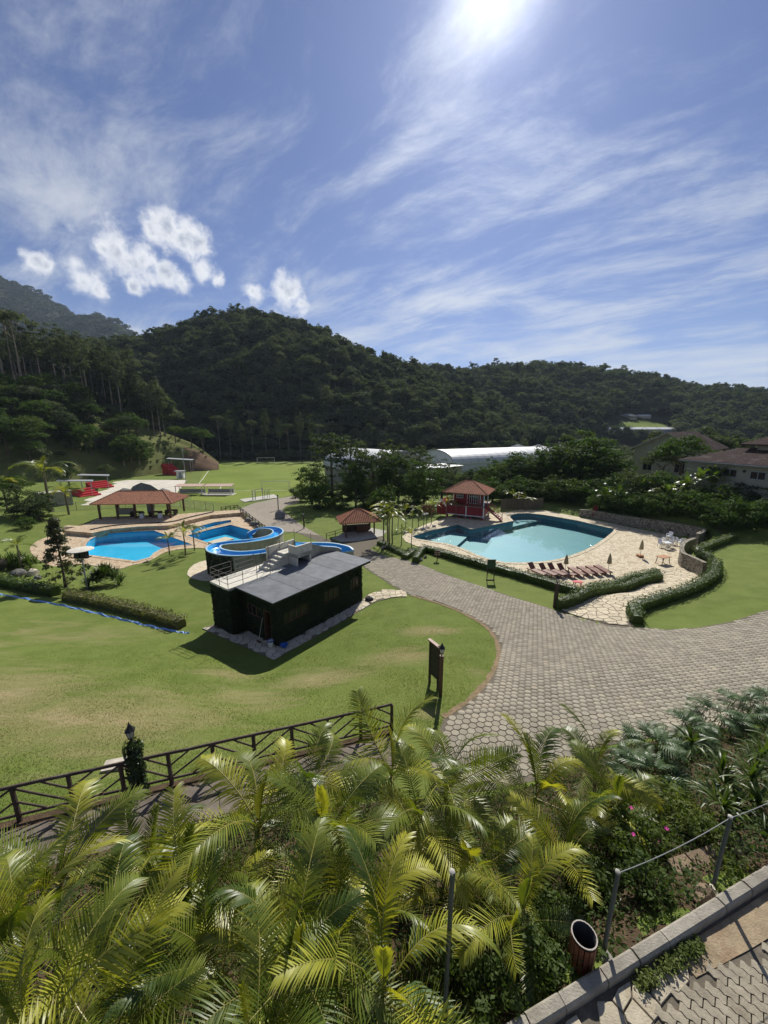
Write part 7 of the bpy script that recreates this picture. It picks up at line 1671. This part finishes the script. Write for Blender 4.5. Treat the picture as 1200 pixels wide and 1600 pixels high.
for px, v, h in ((60, .45, 10), (95, .38, 9), (120, .5, 9), (150, .36, 8), (205, .42, 8.5), (218, .38, 9), (190, .30, 8), (30, .35, 9), (-10, .4, 10), (275, .75, 7), (300, .85, 8), (318, .95, 9), (240, .9, 9)):
    kn_(px, v, h, 'round', 1.1, M_TREE, 'round dark tree on the lower slope of the knoll', 'round trees on the slope of the knoll')
for px, v, h in ((196, .08, 9.5), (208, .12, 10), (220, .10, 9), (232, .16, 7)): kn_(px, v, h, 'dense', 1.1, M_TREE, 'big dark tree at the foot of the knoll behind the court', 'dark trees at the foot of the knoll')
for k in range(46):
    px = kr.uniform(-60, 205); v = kr.uniform(.06, .62)
    if px > 160 and v > .35: continue
    kn_(px, v, kr.uniform(6, 11), 'dense' if k % 2 else 'round', 1.15, M_TREE if k % 3 else M_PINE, 'round dark tree on the lower slope of the knoll', 'round trees on the slope of the knoll')
U = kr.uniform(.0, .93, 520); W = kr.uniform(1.0, 1.75, 520); P = hillC.pt(U, W); scatter_stuff('knoll_wood', 'dense wood behind the pines on the knoll', 'forest', P, kr.uniform(1.0, 1.8, 520), FOREST, 29)
U = kr.uniform(.0, .985, 700); W = kr.uniform(.05, 1.0, 700); ok = (U < .955) | (W > .5); P = hillC.pt(U[ok], W[ok]); scatter_stuff('knoll_undergrowth', 'low scrub on the grassy knoll under the pines', 'undergrowth', P, kr.uniform(.4, 1.3, len(P))*np.where(U[ok] > .885, .22, 1), UNDER, 39)
# ------------------------------------------------------------------ garden at the left
tree('cone', G(103, 917), 6.3, .95, 'ragged dark conifer like tree beside the speaker pole', None, foliage('bronze_leaves', [(.028, .034, .014), (.052, .058, .022), (.10, .095, .04)], .3, .5, .3, 1.0))
def strap_mesh(r, L, w, bend, th0):
    n = 5; V = []; x = z = 0; 
    for i in range(n+1):
        q = i/n; th = th0-bend*q**1.3; ww = w*(1-.9*q**2)*(.6+.8*min(1, q*3))/1.4; V += [(x, -ww, z+ww*.4), (x, 0, z), (x, ww, z+ww*.4)]; x += math.cos(th)*L/n; z += math.sin(th)*L/n
    me = np_mesh('leaf', np.array(V), np.array([f for i in range(n) for f in ((3*i, 3*i+1, 3*i+4, 3*i+3), (3*i+1, 3*i+2, 3*i+5, 3*i+4))])); return me
M_STRAP = foliage('strap_leaves', [(.030, .055, .010), (.062, .095, .016), (.14, .17, .03)], .32, .4, .45, 2)
SR = np.random.default_rng(51); STRAPS = [strap_mesh(SR, 1.0, .062, R(b), R(t)) for b, t in ((30, 85), (55, 75), (70, 62), (80, 50), (70, 35), (50, 20))]
for s_ in STRAPS: s_.materials.append(M_STRAP)
def strap_bush(p, size, n, label, name='strap_leaf_bush', heads=1, spread=.3, height=.0):
    T = thing(name, label, 'bush', p)
    for h in range(heads):
        o = Vector((SR.normal(0, spread), SR.normal(0, spread), height*SR.random())) if heads > 1 else Vector((0, 0, height))
        for k in range(n): s = size*SR.uniform(.75, 1.15); link('leaf', STRAPS[int(SR.integers(0, 6))], None, T, o, (SR.normal(0, .15), 0, k*2.4+SR.normal(0, .2)), (s, s*1.1, s))
    return T
def strap_mass(p, size, n, label, heads, spread, height):
    """distant bush whose leaves are too small to pick apart"""
    T = thing('strap_leaf_bush', label, 'bush', p); Vs, Qs, o = [], [], 0
    for h in range(heads):
        q = min(1.6, abs(SR.normal(0, 1))); a0 = SR.random()*6.28; c = np.array([math.cos(a0)*q*spread, math.sin(a0)*q*spread, height*max(0.05, 1-q*q*.38)])
        for k in range(n):
            me = STRAPS[int(SR.integers(0, 6))]; v = np.array([tuple(x.co) for x in me.vertices])*size*SR.uniform(.7, 1.15); a = SR.random()*6.28
            v = np.c_[v[:, 0]*math.cos(a)-v[:, 1]*math.sin(a), v[:, 0]*math.sin(a)+v[:, 1]*math.cos(a), v[:, 2]]+c; Vs.append(v); Qs.append(np.array([tuple(f.vertices) for f in me.polygons])+o); o += len(v)
    f = link('foliage', np_mesh('foliage', np.concatenate(Vs), np.concatenate(Qs)), M_STRAP, T); f['kind'] = 'stuff'; return T
strap_mass(G(165, 916), 1.15, 24, 'big rounded strap leaved bush beside the speaker pole', heads=30, spread=.75, height=1.0); strap_mass(G(25, 886), 1.2, 18, 'strap leaved bush among the rocks at the garden edge', heads=16, spread=.9, height=.6); strap_mass(G(48, 890), 1.1, 18, 'strap leaved bush behind the pale garden rock', heads=12, spread=.7, height=.5)
rock(6, 888, (.8, .6, .55), 'smooth brown boulder at the edge of the strap leaved bush', M_ROCKB); rock(30, 899, (.7, .5, .5), 'dark grey boulder below the slim garden palm'); rock(52, 898, (.55, .45, .55), 'pale grey boulder below the slim garden palm', M_STONE); rock(60, 905, (.3, .3, .4), 'small dark rock standing alone on the lawn by the garden')
def small_palm(p, h, sc, nf, label, group=None, seed=0, trunk=.09, dr=None):
    r = np.random.default_rng(seed); T = thing('small_palm', label, 'palm', p, r.random()*6, group); m = MB(); m.tube([(0, 0, -.2), (.05, 0, h*.5), (.02, .04, h)], [trunk*1.2, trunk, trunk*.8], 7); part('trunk', m, M_PTRUNK, T)
    for k in range(nf): frond(T, FRONDS[int(r.integers(2, 10))], (.02, .04, h-.02), k*2.399+r.normal(0, .2), r.normal(0, .1)-.15*(k/nf), sc*r.uniform(.85, 1.15), r.normal(0, .2))
    frond(T, SPEAR[1], (.02, .04, h), 1.0, 0, sc*.8); return T
small_palm(G(36, 892), 2.6, .85, 9, 'slim palm rising from the garden rocks', seed=1)
small_palm(G(265, 867), 1.9, .75, 9, 'slim palm on the lawn by the blue pool, on the disc shadow side', None, 2, .07); small_palm(G(290, 868), 2.9, 1.0, 10, 'tallest slim palm on the lawn by the blue pool', None, 3, .08); small_palm(G(304, 860), 2.5, .85, 9, 'slim palm on the lawn by the blue pool, nearest the slide', None, 4, .07)
small_palm(G(80, 800), 7.2, 2.2, 14, 'tall feathery palm in front of the pale concrete hut', None, 5, .22); small_palm(G(108, 804), 3.6, 1.7, 12, 'short feathery palm beside the pale concrete hut', None, 6, .16); small_palm(G(12, 795), 4.5, 1.6, 11, 'palm among the shrubs at the foot of the knoll', None, 7, .15)
for i, (x, y, h, w, k, m_) in enumerate(((12, 800, 5.5, 1.1, 'round', M_TREE2), (45, 806, 4.5, 1.2, 'bush', M_TREE2), (30, 792, 6, 1.1, 'round', M_TREE), (62, 812, 3.4, 1.2, 'bush', M_TREE2), (-20, 806, 6.5, 1.1, 'round', M_TREE), (42, 826, 1.8, 1.2, 'bush', M_TREE), (110, 768, 6, 1.1, 'round', M_TREE2), (168, 752, 5, 1.1, 'round', M_TREE2))):
    tree(k, G(x, y), h, w, ['leafy tree at the left end of the lawn by the knoll', 'spreading grey green bush near the tall feathery palm', 'tree behind the grey green bush at the knoll foot', 'low grey green bush next to the tall feathery palm', 'tree at the outer edge of the lawn by the knoll', 'small dark bush alone on the lawn', 'grey green tree behind the near grey canopy', 'grey green tree at the corner of the pale court'][i], None, m_)
# palms around the teal pool
for i, (dx, dy, h) in enumerate(((-.5, 0, 3.6), (0, .1, 4.2), (.55, -.05, 3.4), (.2, .5, 3.0))): p = G(606, 850); small_palm(on(p.x+dx, p.y+dy), h, 1.05, 9, ['palm of the tall clump by the road, kiosk side stem', 'tallest palm of the clump beside the road', 'palm of the tall clump by the road, pool side stem', 'shortest palm of the tall clump beside the road'][i], 'palm clump beside the road', 60+i, .08)
for i, (x, y, h, s) in enumerate(((622, 828, 1.6, .5), (634, 825, 2.6, .75), (644, 824, 1.7, .55), (654, 823, 2.5, .7), (674, 818, 2.7, .7), (627, 852, 1.9, .55), (643, 857, 1.7, .6), (697, 812, 2.4, .7), (712, 810, 2.2, .6))):
    small_palm(G(x, y), h, s, 7, ['young palm nearest the tall clump beside the teal pool', 'larger young palm on the lawn strip before the bird tables', 'short young palm between two larger ones beside the teal pool', 'young palm with one pale upright leaf by the teal pool', 'young palm standing before the orange shrub', 'young palm inside the low hedge block', 'yellowish young palm at the pool corner steps', 'young palm before the white porch slide of the playhouse', 'yellow green young palm at the playhouse porch'][i], 'young palms around the teal pool', 80+i, .05)
for x, y, h in ((806, 800, 2.4), (826, 801, 2.0)): small_palm(PZ(x, y, DECK2)+Vector((0, 1.6, 0)), h, 1.0, 8, 'palm in front of the plank fence behind the teal pool', 'palms before the plank fence', int(x))
tree('bush', G(668, 803), 1.7, 1.3, 'low orange brown shrub between the young palms and the playhouse', None, foliage('orange_shrub', [(.22, .10, .05), (.32, .15, .07), (.40, .22, .10)], .3, .6, .2, 1.5), name='shrub', cat='shrub')
for x, y in ((662, 823), (666, 822)):
    T = thing('bird_table', 'little roofed bird table on a post among the young palms', 'bird table', G(x, y), 0, 'bird tables by the teal pool'); lbox(T, 'post', M_WOODD, (0, 0, .8), (.08, .08, 1.8)); lbox(T, 'tray', M_WOODF, (0, 0, 1.6), (.4, .4, .05)); m = MB(); m.lathe([(.34, 1.78), (.02, 2.0)], n=4); part('roof', m, M_CONCW, T)
for i, (x, y) in enumerate(((634, 832), (642, 830.5), (652, 828.5), (660, 826.5), (668, 825), (678, 823), (688, 820))): rock(x, y, (.32, .25, .2), 'edging rock on the pool lawn border', M_STONE, 'edging rocks of the pool lawn border')

# ------------------------------------------------------------------ banana plants
def banana_leaf(r, L, w, th0, bend, torn=.35):
    n = 16; V = []; Q = []; x = z = 0; P = []
    for i in range(n+1): q = i/n; th = th0-bend*q**1.5; P.append((x, z, th)); x += math.cos(th)*L/n; z += math.sin(th)*L/n
    for s in (-1, 1):
        for i in range(2, n):
            (x0, z0, t0), (x1, z1, t1) = P[i], P[i+1]; q = i/n; ww = w*math.sin(math.pi*min(1, (q-.08)/.95))**.6; up = .30*r.uniform(.5, 1.5)-(.5 if r.random() < torn else 0); sh = r.normal(0, .02)
            o = len(V); V += [(x0, 0, z0), (x1, 0, z1), (x1+sh-.05, s*ww*.95, z1+ww*up), (x0+sh+.02, s*ww, z0+ww*up)]; Q.append((o, o+1, o+2, o+3))
    me = np_mesh('leaf', np.array(V), np.array(Q)); rb = MB(); rb.tube([(a, 0, b-.015) for a, b, _ in P], [.04*(1-.8*i/n) for i in range(n+1)], 5); return me, rb.mesh('midrib')
M_BAN = foliage('banana_leaves', [(.050, .085, .018), (.090, .135, .026), (.18, .21, .05)], .38, .35, .5, .6)
BAN = [banana_leaf(SR, SR.uniform(1.9, 2.5), SR.uniform(.24, .32), R(t), R(b)) for t, b in ((85, 50), (75, 70), (65, 85), (55, 95), (40, 80))]
for a, b in BAN: a.materials.append(M_BAN); b.materials.append(M_RACHIS)
def banana(p, h, label, nl=8, sc=1.0):
    T = thing('banana_plant', label, 'banana plant', p, SR.random()*6, 'banana plants below the big house'); m = MB(); m.tube([(0, 0, -.2), (0, 0, h)], [.13, .09], 8); part('stem', m, M_SHAFT, T)
    for k in range(nl): s = sc*SR.uniform(.85, 1.2); a, b = BAN[min(4, int(k*5/nl))]; f = link('leaf', a, None, T, (0, 0, h-.05), (0, SR.normal(0, .1), k*2.399+SR.normal(0, .2)), (s, s, s)); link('midrib', b, None, f)
BP = [(950, 779, 2.0), (968, 783, 1.8), (1000, 788, 2.0), (1040, 792, 2.2), (1068, 788, 2.8), (1088, 782, 3.4), (1112, 784, 3.2), (1135, 784, 3.4), (1152, 782, 3.8), (1170, 784, 3.4), (1190, 780, 3.6), (1105, 800, 2.6), (1180, 805, 2.4)]
BLAB = ['banana plant with a yellow leaf nearest the dark tree row', 'low banana plant beside the yellow leaved one', 'banana plant in front of the spreading tree', 'banana plant with broken leaves before the dark tree', 'banana plant at the left corner of the big house', 'tall banana plant below the first house window', 'banana plant between the first and second house windows', 'tall banana plant below the second house window', 'tallest banana plant, reaching the third house window', 'banana plant with a bright leaf before the third house window', 'banana plant past the third house window', 'low banana plant among the tall shrubs', 'low banana plant with drooping leaves before the shrub row']
for (x, y, h), lab in zip(BP, BLAB): p = PD(x, y, 53 if x > 1030 else 58); banana(Vector((p.x, p.y, hz(p.x, p.y))), max(1.4, h*.70+.5), lab, 10, 1.1)

# ------------------------------------------------------------------ foreground bank planting
def phil_leaf(r, L):
    """deeply lobed leaf: finger lobes either side of a drooping midrib"""
    V, Q = [], []; n = 9
    def rib(q): return Vector((L*q*math.cos(.25+.5*q), 0, L*q*math.sin(.30)-.42*L*q*q))
    def quad(a, b, c, d): o = len(V); V.extend([tuple(a), tuple(b), tuple(c), tuple(d)]); Q.append((o, o+1, o+2, o+3))
    for s in (-1, 1):
        for k in range(n):
            q0, q1 = .06+.9*k/n, .06+.9*(k+.86)/n; a, b = rib(q0), rib(q1); wl = L*.46*math.sin(math.pi*(.16+.78*k/n))**.8*r.uniform(.88, 1.1); fwd = Vector((.35+.5*k/n, 0, 0))*wl
            m0, m1 = a*.92+b*.08, b*.92+a*.08; lo = wl*.30; cen0 = a+Vector((fwd.x*.3, s*lo, .05*L)); cen1 = b+Vector((fwd.x*.3, s*lo, .05*L))
            quad(a, b, cen1*.93+cen0*.07, cen0*.93+cen1*.07); t0 = cen0*.75+cen1*.25; t1 = cen1*.75+cen0*.25; mid = (a+b)/2+Vector((fwd.x*.75, s*wl*.72, .03*L)); dx = (b-a)*.26
            quad(cen0*.93+cen1*.07, cen1*.93+cen0*.07, mid+dx, mid-dx); tip = (a+b)/2+Vector((fwd.x*1.15, s*wl, -.06*L)); quad(mid-dx, mid+dx, tip+dx*.25, tip-dx*.25)
    return np_mesh('leaf', np.array(V), np.array(Q))
M_PHIL = foliage('split_leaf', [(.040, .075, .024), (.066, .11, .036), (.10, .15, .05)], .22, .45, .35, 1.5)
PHL = [phil_leaf(SR, .62) for _ in range(4)]
for p_ in PHL: p_.materials.append(M_PHIL)
def philodendron(px, py, n, label, size=1.0, h=.8, rad=.5):
    p = G(px, py); T = thing('split_leaf_plant', label, 'plant', p, 0, 'split leaf plants at the edge of the paving')
    for k in range(n):
        a = SR.random()*6.28; q = math.sqrt(SR.random()); o = Vector((math.cos(a)*rad*q, math.sin(a)*rad*q, h*(1-.5*q*q)*SR.uniform(.75, 1.1))); s = size*SR.uniform(.75, 1.2)
        f = link('leaf', PHL[k % 4], None, T, o, (SR.normal(0, .25), SR.normal(-.05, .22), a+SR.normal(0, .4)), (s, s, s)); m = MB(); m.tube([(0, 0, 0), (-o.x*.3, -o.y*.3, -.3), (-.12, 0, -h*.8)], .010, 5); part('stalk', m, M_SHAFT, f)
for px, py, n, lab in ((1020, 1195, 26, 'split leaf plant beside the palms at the paving edge'), (1065, 1165, 28, 'glossy split leaf plant in the middle of the plant bank'), (1115, 1142, 28, 'split leaf plant before the strap leaved bush'), (1165, 1125, 26, 'split leaf plant at the upper edge of the paving'), (1010, 1240, 22, 'shaded split leaf plant below the other split leaf plants'), (1205, 1120, 20, 'split leaf plant beyond the strap leaved bush')): philodendron(px, py, n, lab)
philodendron(628, 1570, 7, 'single split leaf plant deep between the palms and the pipe post', 1.05, .9, .25)
strap_bush(G(1165, 1275), .55, 17, 'large dark strap leaved bush above the kerb bank', heads=17, spread=.46, height=1.25); strap_bush(G(1215, 1240), .6, 16, 'strap leaved bush behind the wire at the end of the bank', heads=12, spread=.5, height=1.1)
M_GCOV = foliage('ground_cover_leaves', [(.026, .046, .012), (.055, .085, .020), (.115, .150, .040)], .30, .6, .15, 1.2)
M_GCOV2 = foliage('light_shrub_leaves', [(.050, .078, .018), (.095, .125, .030), (.18, .20, .06)], .34, .6, .15, 1.2)
gr = np.random.default_rng(61)
def bank_ok(X, Y):
    s = (X-KA.x)*kd.x+(Y-KA.y)*kd.y; t = (X-KA.x)*kn.x+(Y-KA.y)*kn.y
    return (t < -.16) & ~inside(WALK, X, Y) & ~inside(offset_poly(ROADP, .05), X, Y)
BANK = ccw([(-13, 1.2), (1.2, 1.2), (2.2, 3.4), (9, 5.8), (16, 8.5), (16, 11.2), (12, 10.6), (8, 10.2), (6, 10.0), (4.8, 9.0), (3, 8.6), (1.4, 8.5), (.6, 8.6), (-13, 6.2)])
struct('bank_soil', drape(BANK, lambda x, y: hgt(x, y)+.015, .5).mesh('bank_soil'), M_SOIL)
n = 130000; X = gr.uniform(-11, 13, n); Y = gr.uniform(1.4, 10.5, n); ok = inside(BANK, X, Y) & bank_ok(X, Y)
cl = np.sin(X*1.9+1)*np.cos(Y*2.3)+.6*np.sin(X*4.7-Y*3.1)+gr.normal(0, .35, n); ok &= cl > -1.25; X, Y, cl = X[ok], Y[ok], cl[ok]
Hh = (.05+.20*np.clip(cl+.9, 0, 2))*gr.random(len(X)); P = np.c_[X, Y, hgt(X, Y)+Hh+.02]; N = gr.normal(size=(len(X), 3))*.7+np.array([0, 0, 1.0])
V, Q = leaf_cards(P, N, gr.uniform(.018, .055, len(X)), .5, gr); o = link('ground_cover', np_mesh('ground_cover', V, Q), M_GCOV); tag(o, 'low leafy ground cover on the planted bank', 'ground cover', None, 'stuff')
# separate shrubs on the bank
def shrub_mesh(r, rx, rz, leaf, nb, nl): return np_mesh('foliage', *crown_arrays(r, rx, rz, rz*.8, nb, nl, leaf, (.26, .44), 'ball', .4))
SH = [shrub_mesh(gr, .5, .42, .040, 34, 44) for _ in range(3)]
def bank_shrub(px, py, s, label, mat=None, flowers=0):
    p = G(px, py); T = thing('shrub', label, 'shrub', p); i = int(gr.integers(0, 3)); link('foliage', leaf_variant(SH[i], mat or M_GCOV2), None, T, (0, 0, 0), (0, 0, gr.random()*6), (s, s, s)); m = MB(); 
    for k in range(5): a = k*1.3; m.tube([(0, 0, -.05), (.12*math.cos(a)*s, .12*math.sin(a)*s, .2*s), (.3*math.cos(a)*s, .3*math.sin(a)*s, .5*s)], [.012, .01, .004], 4)
    part('stem', m, M_BARK, T)
    for k in range(flowers):
        a = gr.random()*6.28; q = gr.uniform(.2, .5)*s; m = MB(); c = Vector((q*math.cos(a), q*math.sin(a)-.1, .62*s+gr.uniform(-.05, .12)))
        for j in range(6): b = j*1.047; m.add([c, c+Vector((.03*math.cos(b-.4), .03*math.sin(b-.4), .015)), c+Vector((.045*math.cos(b), .045*math.sin(b), .01)), c+Vector((.03*math.cos(b+.4), .03*math.sin(b+.4), .015))], [(0, 1, 2, 3)])
        part('flower', m, M_PINK, T)
M_PINK = simple('pink_petal', (.62, .08, .34), .6, .2, 5, 0, .3)
for px, py, s, lab, mt, fl in ((1000, 1330, 1.0, 'leafy shrub with a few pink flowers on the bank', None, 5), (955, 1350, 1.0, 'light green shrub behind the pipe post by the bin', None, 0), (905, 1400, 1.0, 'leafy shrub between the palms and the slatted bin', M_GCOV, 0), (870, 1460, .95, 'dark shrub just behind the slatted bin', M_GCOV, 0), (830, 1530, .9, 'low dark shrub below the slatted bin', M_GCOV, 0), (770, 1480, 1.05, 'dark shrub beside the pipe post in the palm leaves', M_GCOV, 0), (780, 1580, .9, 'shaded shrub at the foot of the kerb wall', M_GCOV, 0),
                               (1010, 1400, .85, 'low shrub on the slope above the kerb blocks', M_GCOV, 0), (1050, 1290, 1.1, 'light green shrub below the strap leaved bush', None, 0), (960, 1290, 1.05, 'light green shrub at the feet of the palms', None, 0), (1100, 1320, .8, 'small shrub by the pipe post at the earth bank', None, 0), (700, 1540, .9, 'dark shrub in the shade of the palm row', M_GCOV, 0), (560, 1590, .9, 'dark shrub under the hanging palm leaf', M_GCOV, 0), (240, 1590, .9, 'dark shrub under the palms by the walk', M_GCOV, 0), (250, 1500, .9, 'shaded shrub in the gap between two palms', M_GCOV, 0)):
    bank_shrub(px, py, s, lab, mt, fl)
# tall grass clumps
BL_ = []
def grass_clump(px, py, n, h, label):
    p = G(px, py); T = thing('grass_clump', label, 'grass', p); V, Q = [], []
    for k in range(n):
        a = gr.random()*6.28; b = Vector((gr.normal(0, .16), gr.normal(0, .16), 0)); L = h*gr.uniform(.6, 1.2); d = Vector((math.cos(a), math.sin(a), 0)); w = Vector((-d.y, d.x, 0))*.012; o = len(V)
        for q, ww in ((0, 1), (.5, .9), (1, .08)): c = b+d*L*.5*q*q+ZU*L*(q-.25*q*q); V += [tuple(c-w*ww), tuple(c+w*ww)]
        Q += [(o, o+1, o+3, o+2), (o+2, o+3, o+5, o+4)]
    link('blades', np_mesh('blades', np.array(V), np.array(Q)), M_GRASSB, T)
M_GRASSB = foliage('tall_grass', [(.070, .100, .020), (.13, .16, .032), (.24, .23, .07)], .35, .5, .3, 2)
for px, py, n, h, lab in ((945, 1265, 160, .8, 'tall yellow green grass clump beside the young palm'), (985, 1300, 180, .8, 'tall grass clump behind the pink flowered shrub'), (1030, 1265, 150, .7, 'tall grass clump below the split leaf plants'), (1080, 1280, 120, .55, 'grass clump beside the strap leaved bush'), (1150, 1360, 90, .28, 'short grass tuft on the bank above the kerb')): grass_clump(px, py, n, h, lab)
# weeds in the joint at the foot of the kerb
for k, (s_, lab) in enumerate(((1.75, 'leafy weed growing at the foot of the kerb among broken screed'), (2.2, 'small weed at the foot of the kerb'), (2.6, 'bushy weed at the foot of the kerb by the sandy strip'))):
    q = KA+kd*s_+kn*.2; n = 420; ww = .085+.045*k; P = np.c_[np.clip(gr.normal(0, ww, n), -.24, .24), np.clip(gr.normal(0, .045, n), -.1, .1), gr.random(n)*.09]; P = np.c_[P[:, 0]*kd.x+P[:, 1]*kn.x, P[:, 0]*kd.y+P[:, 1]*kn.y, P[:, 2]]
    o = link('weed', np_mesh('weed', *leaf_cards(P, gr.normal(size=(n, 3))*.5+np.array([0, 0, 1]), gr.uniform(.012, .035, n), .55, gr)), M_GCOV2); tag(o, lab, 'weed'); o.location = (q.x, q.y, KZ+.02)
# ------------------------------------------------------------------ lawn blades on the near slope
n = 420000; X = gr.uniform(-26, 7, n); Y = gr.uniform(6.5, 28, n)
dd = np.hypot(X, Y); keep = gr.random(n) < np.clip((29-dd)/13, 0, 1)**1.3
ok = keep & ~inside(ROADP, X, Y) & ~inside(WALK, X, Y) & ~inside(PADP, X, Y) & ~inside(PATHE, X, Y) & (Y > np.interp(X, [p.x for p in fposts], [p.y for p in fposts])+.1) & (np.abs(X) < Y*1.0+3)
X, Y = X[ok], Y[ok]; n = len(X); Z = hgt(X, Y); a = gr.random(n)*6.283; h = gr.uniform(.012, .04, n)*(1+.4*np.sin(X*1.3)*np.cos(Y*1.7)); w = gr.uniform(.006, .014, n); tx = gr.normal(0, .8, n)*h; ty = gr.normal(0, .8, n)*h
V = np.stack([np.c_[X-np.cos(a)*w, Y-np.sin(a)*w, Z-.005], np.c_[X+np.cos(a)*w, Y+np.sin(a)*w, Z-.005], np.c_[X+tx, Y+ty, Z+h]], 1).reshape(-1, 3)
o = link('grass', np_mesh('grass', V, np.arange(3*n).reshape(n, 3)), M_BLADE); tag(o, 'short mown grass on the near slope', 'grass', None, 'stuff')
# ------------------------------------------------------------------ air
hzb = MB(); hzb.box((0, 2450, 398), (9300, 5300, 800)); hm = bpy.data.materials.new('air'); hm.use_nodes = True; ht = NT(hm.node_tree); ht.n.clear()
pvn = ht.node('ShaderNodeVolumePrincipled', {'Color': (.66, .80, 1.0, 1), 'Density': .00009, 'Anisotropy': .2}); ht.node('ShaderNodeOutputMaterial', {'Volume': pvn.outputs[0]})
ho = link('haze', hzb.mesh('haze'), hm); tag(ho, 'thin blue haze in the air over the valley', 'haze', None, 'stuff')
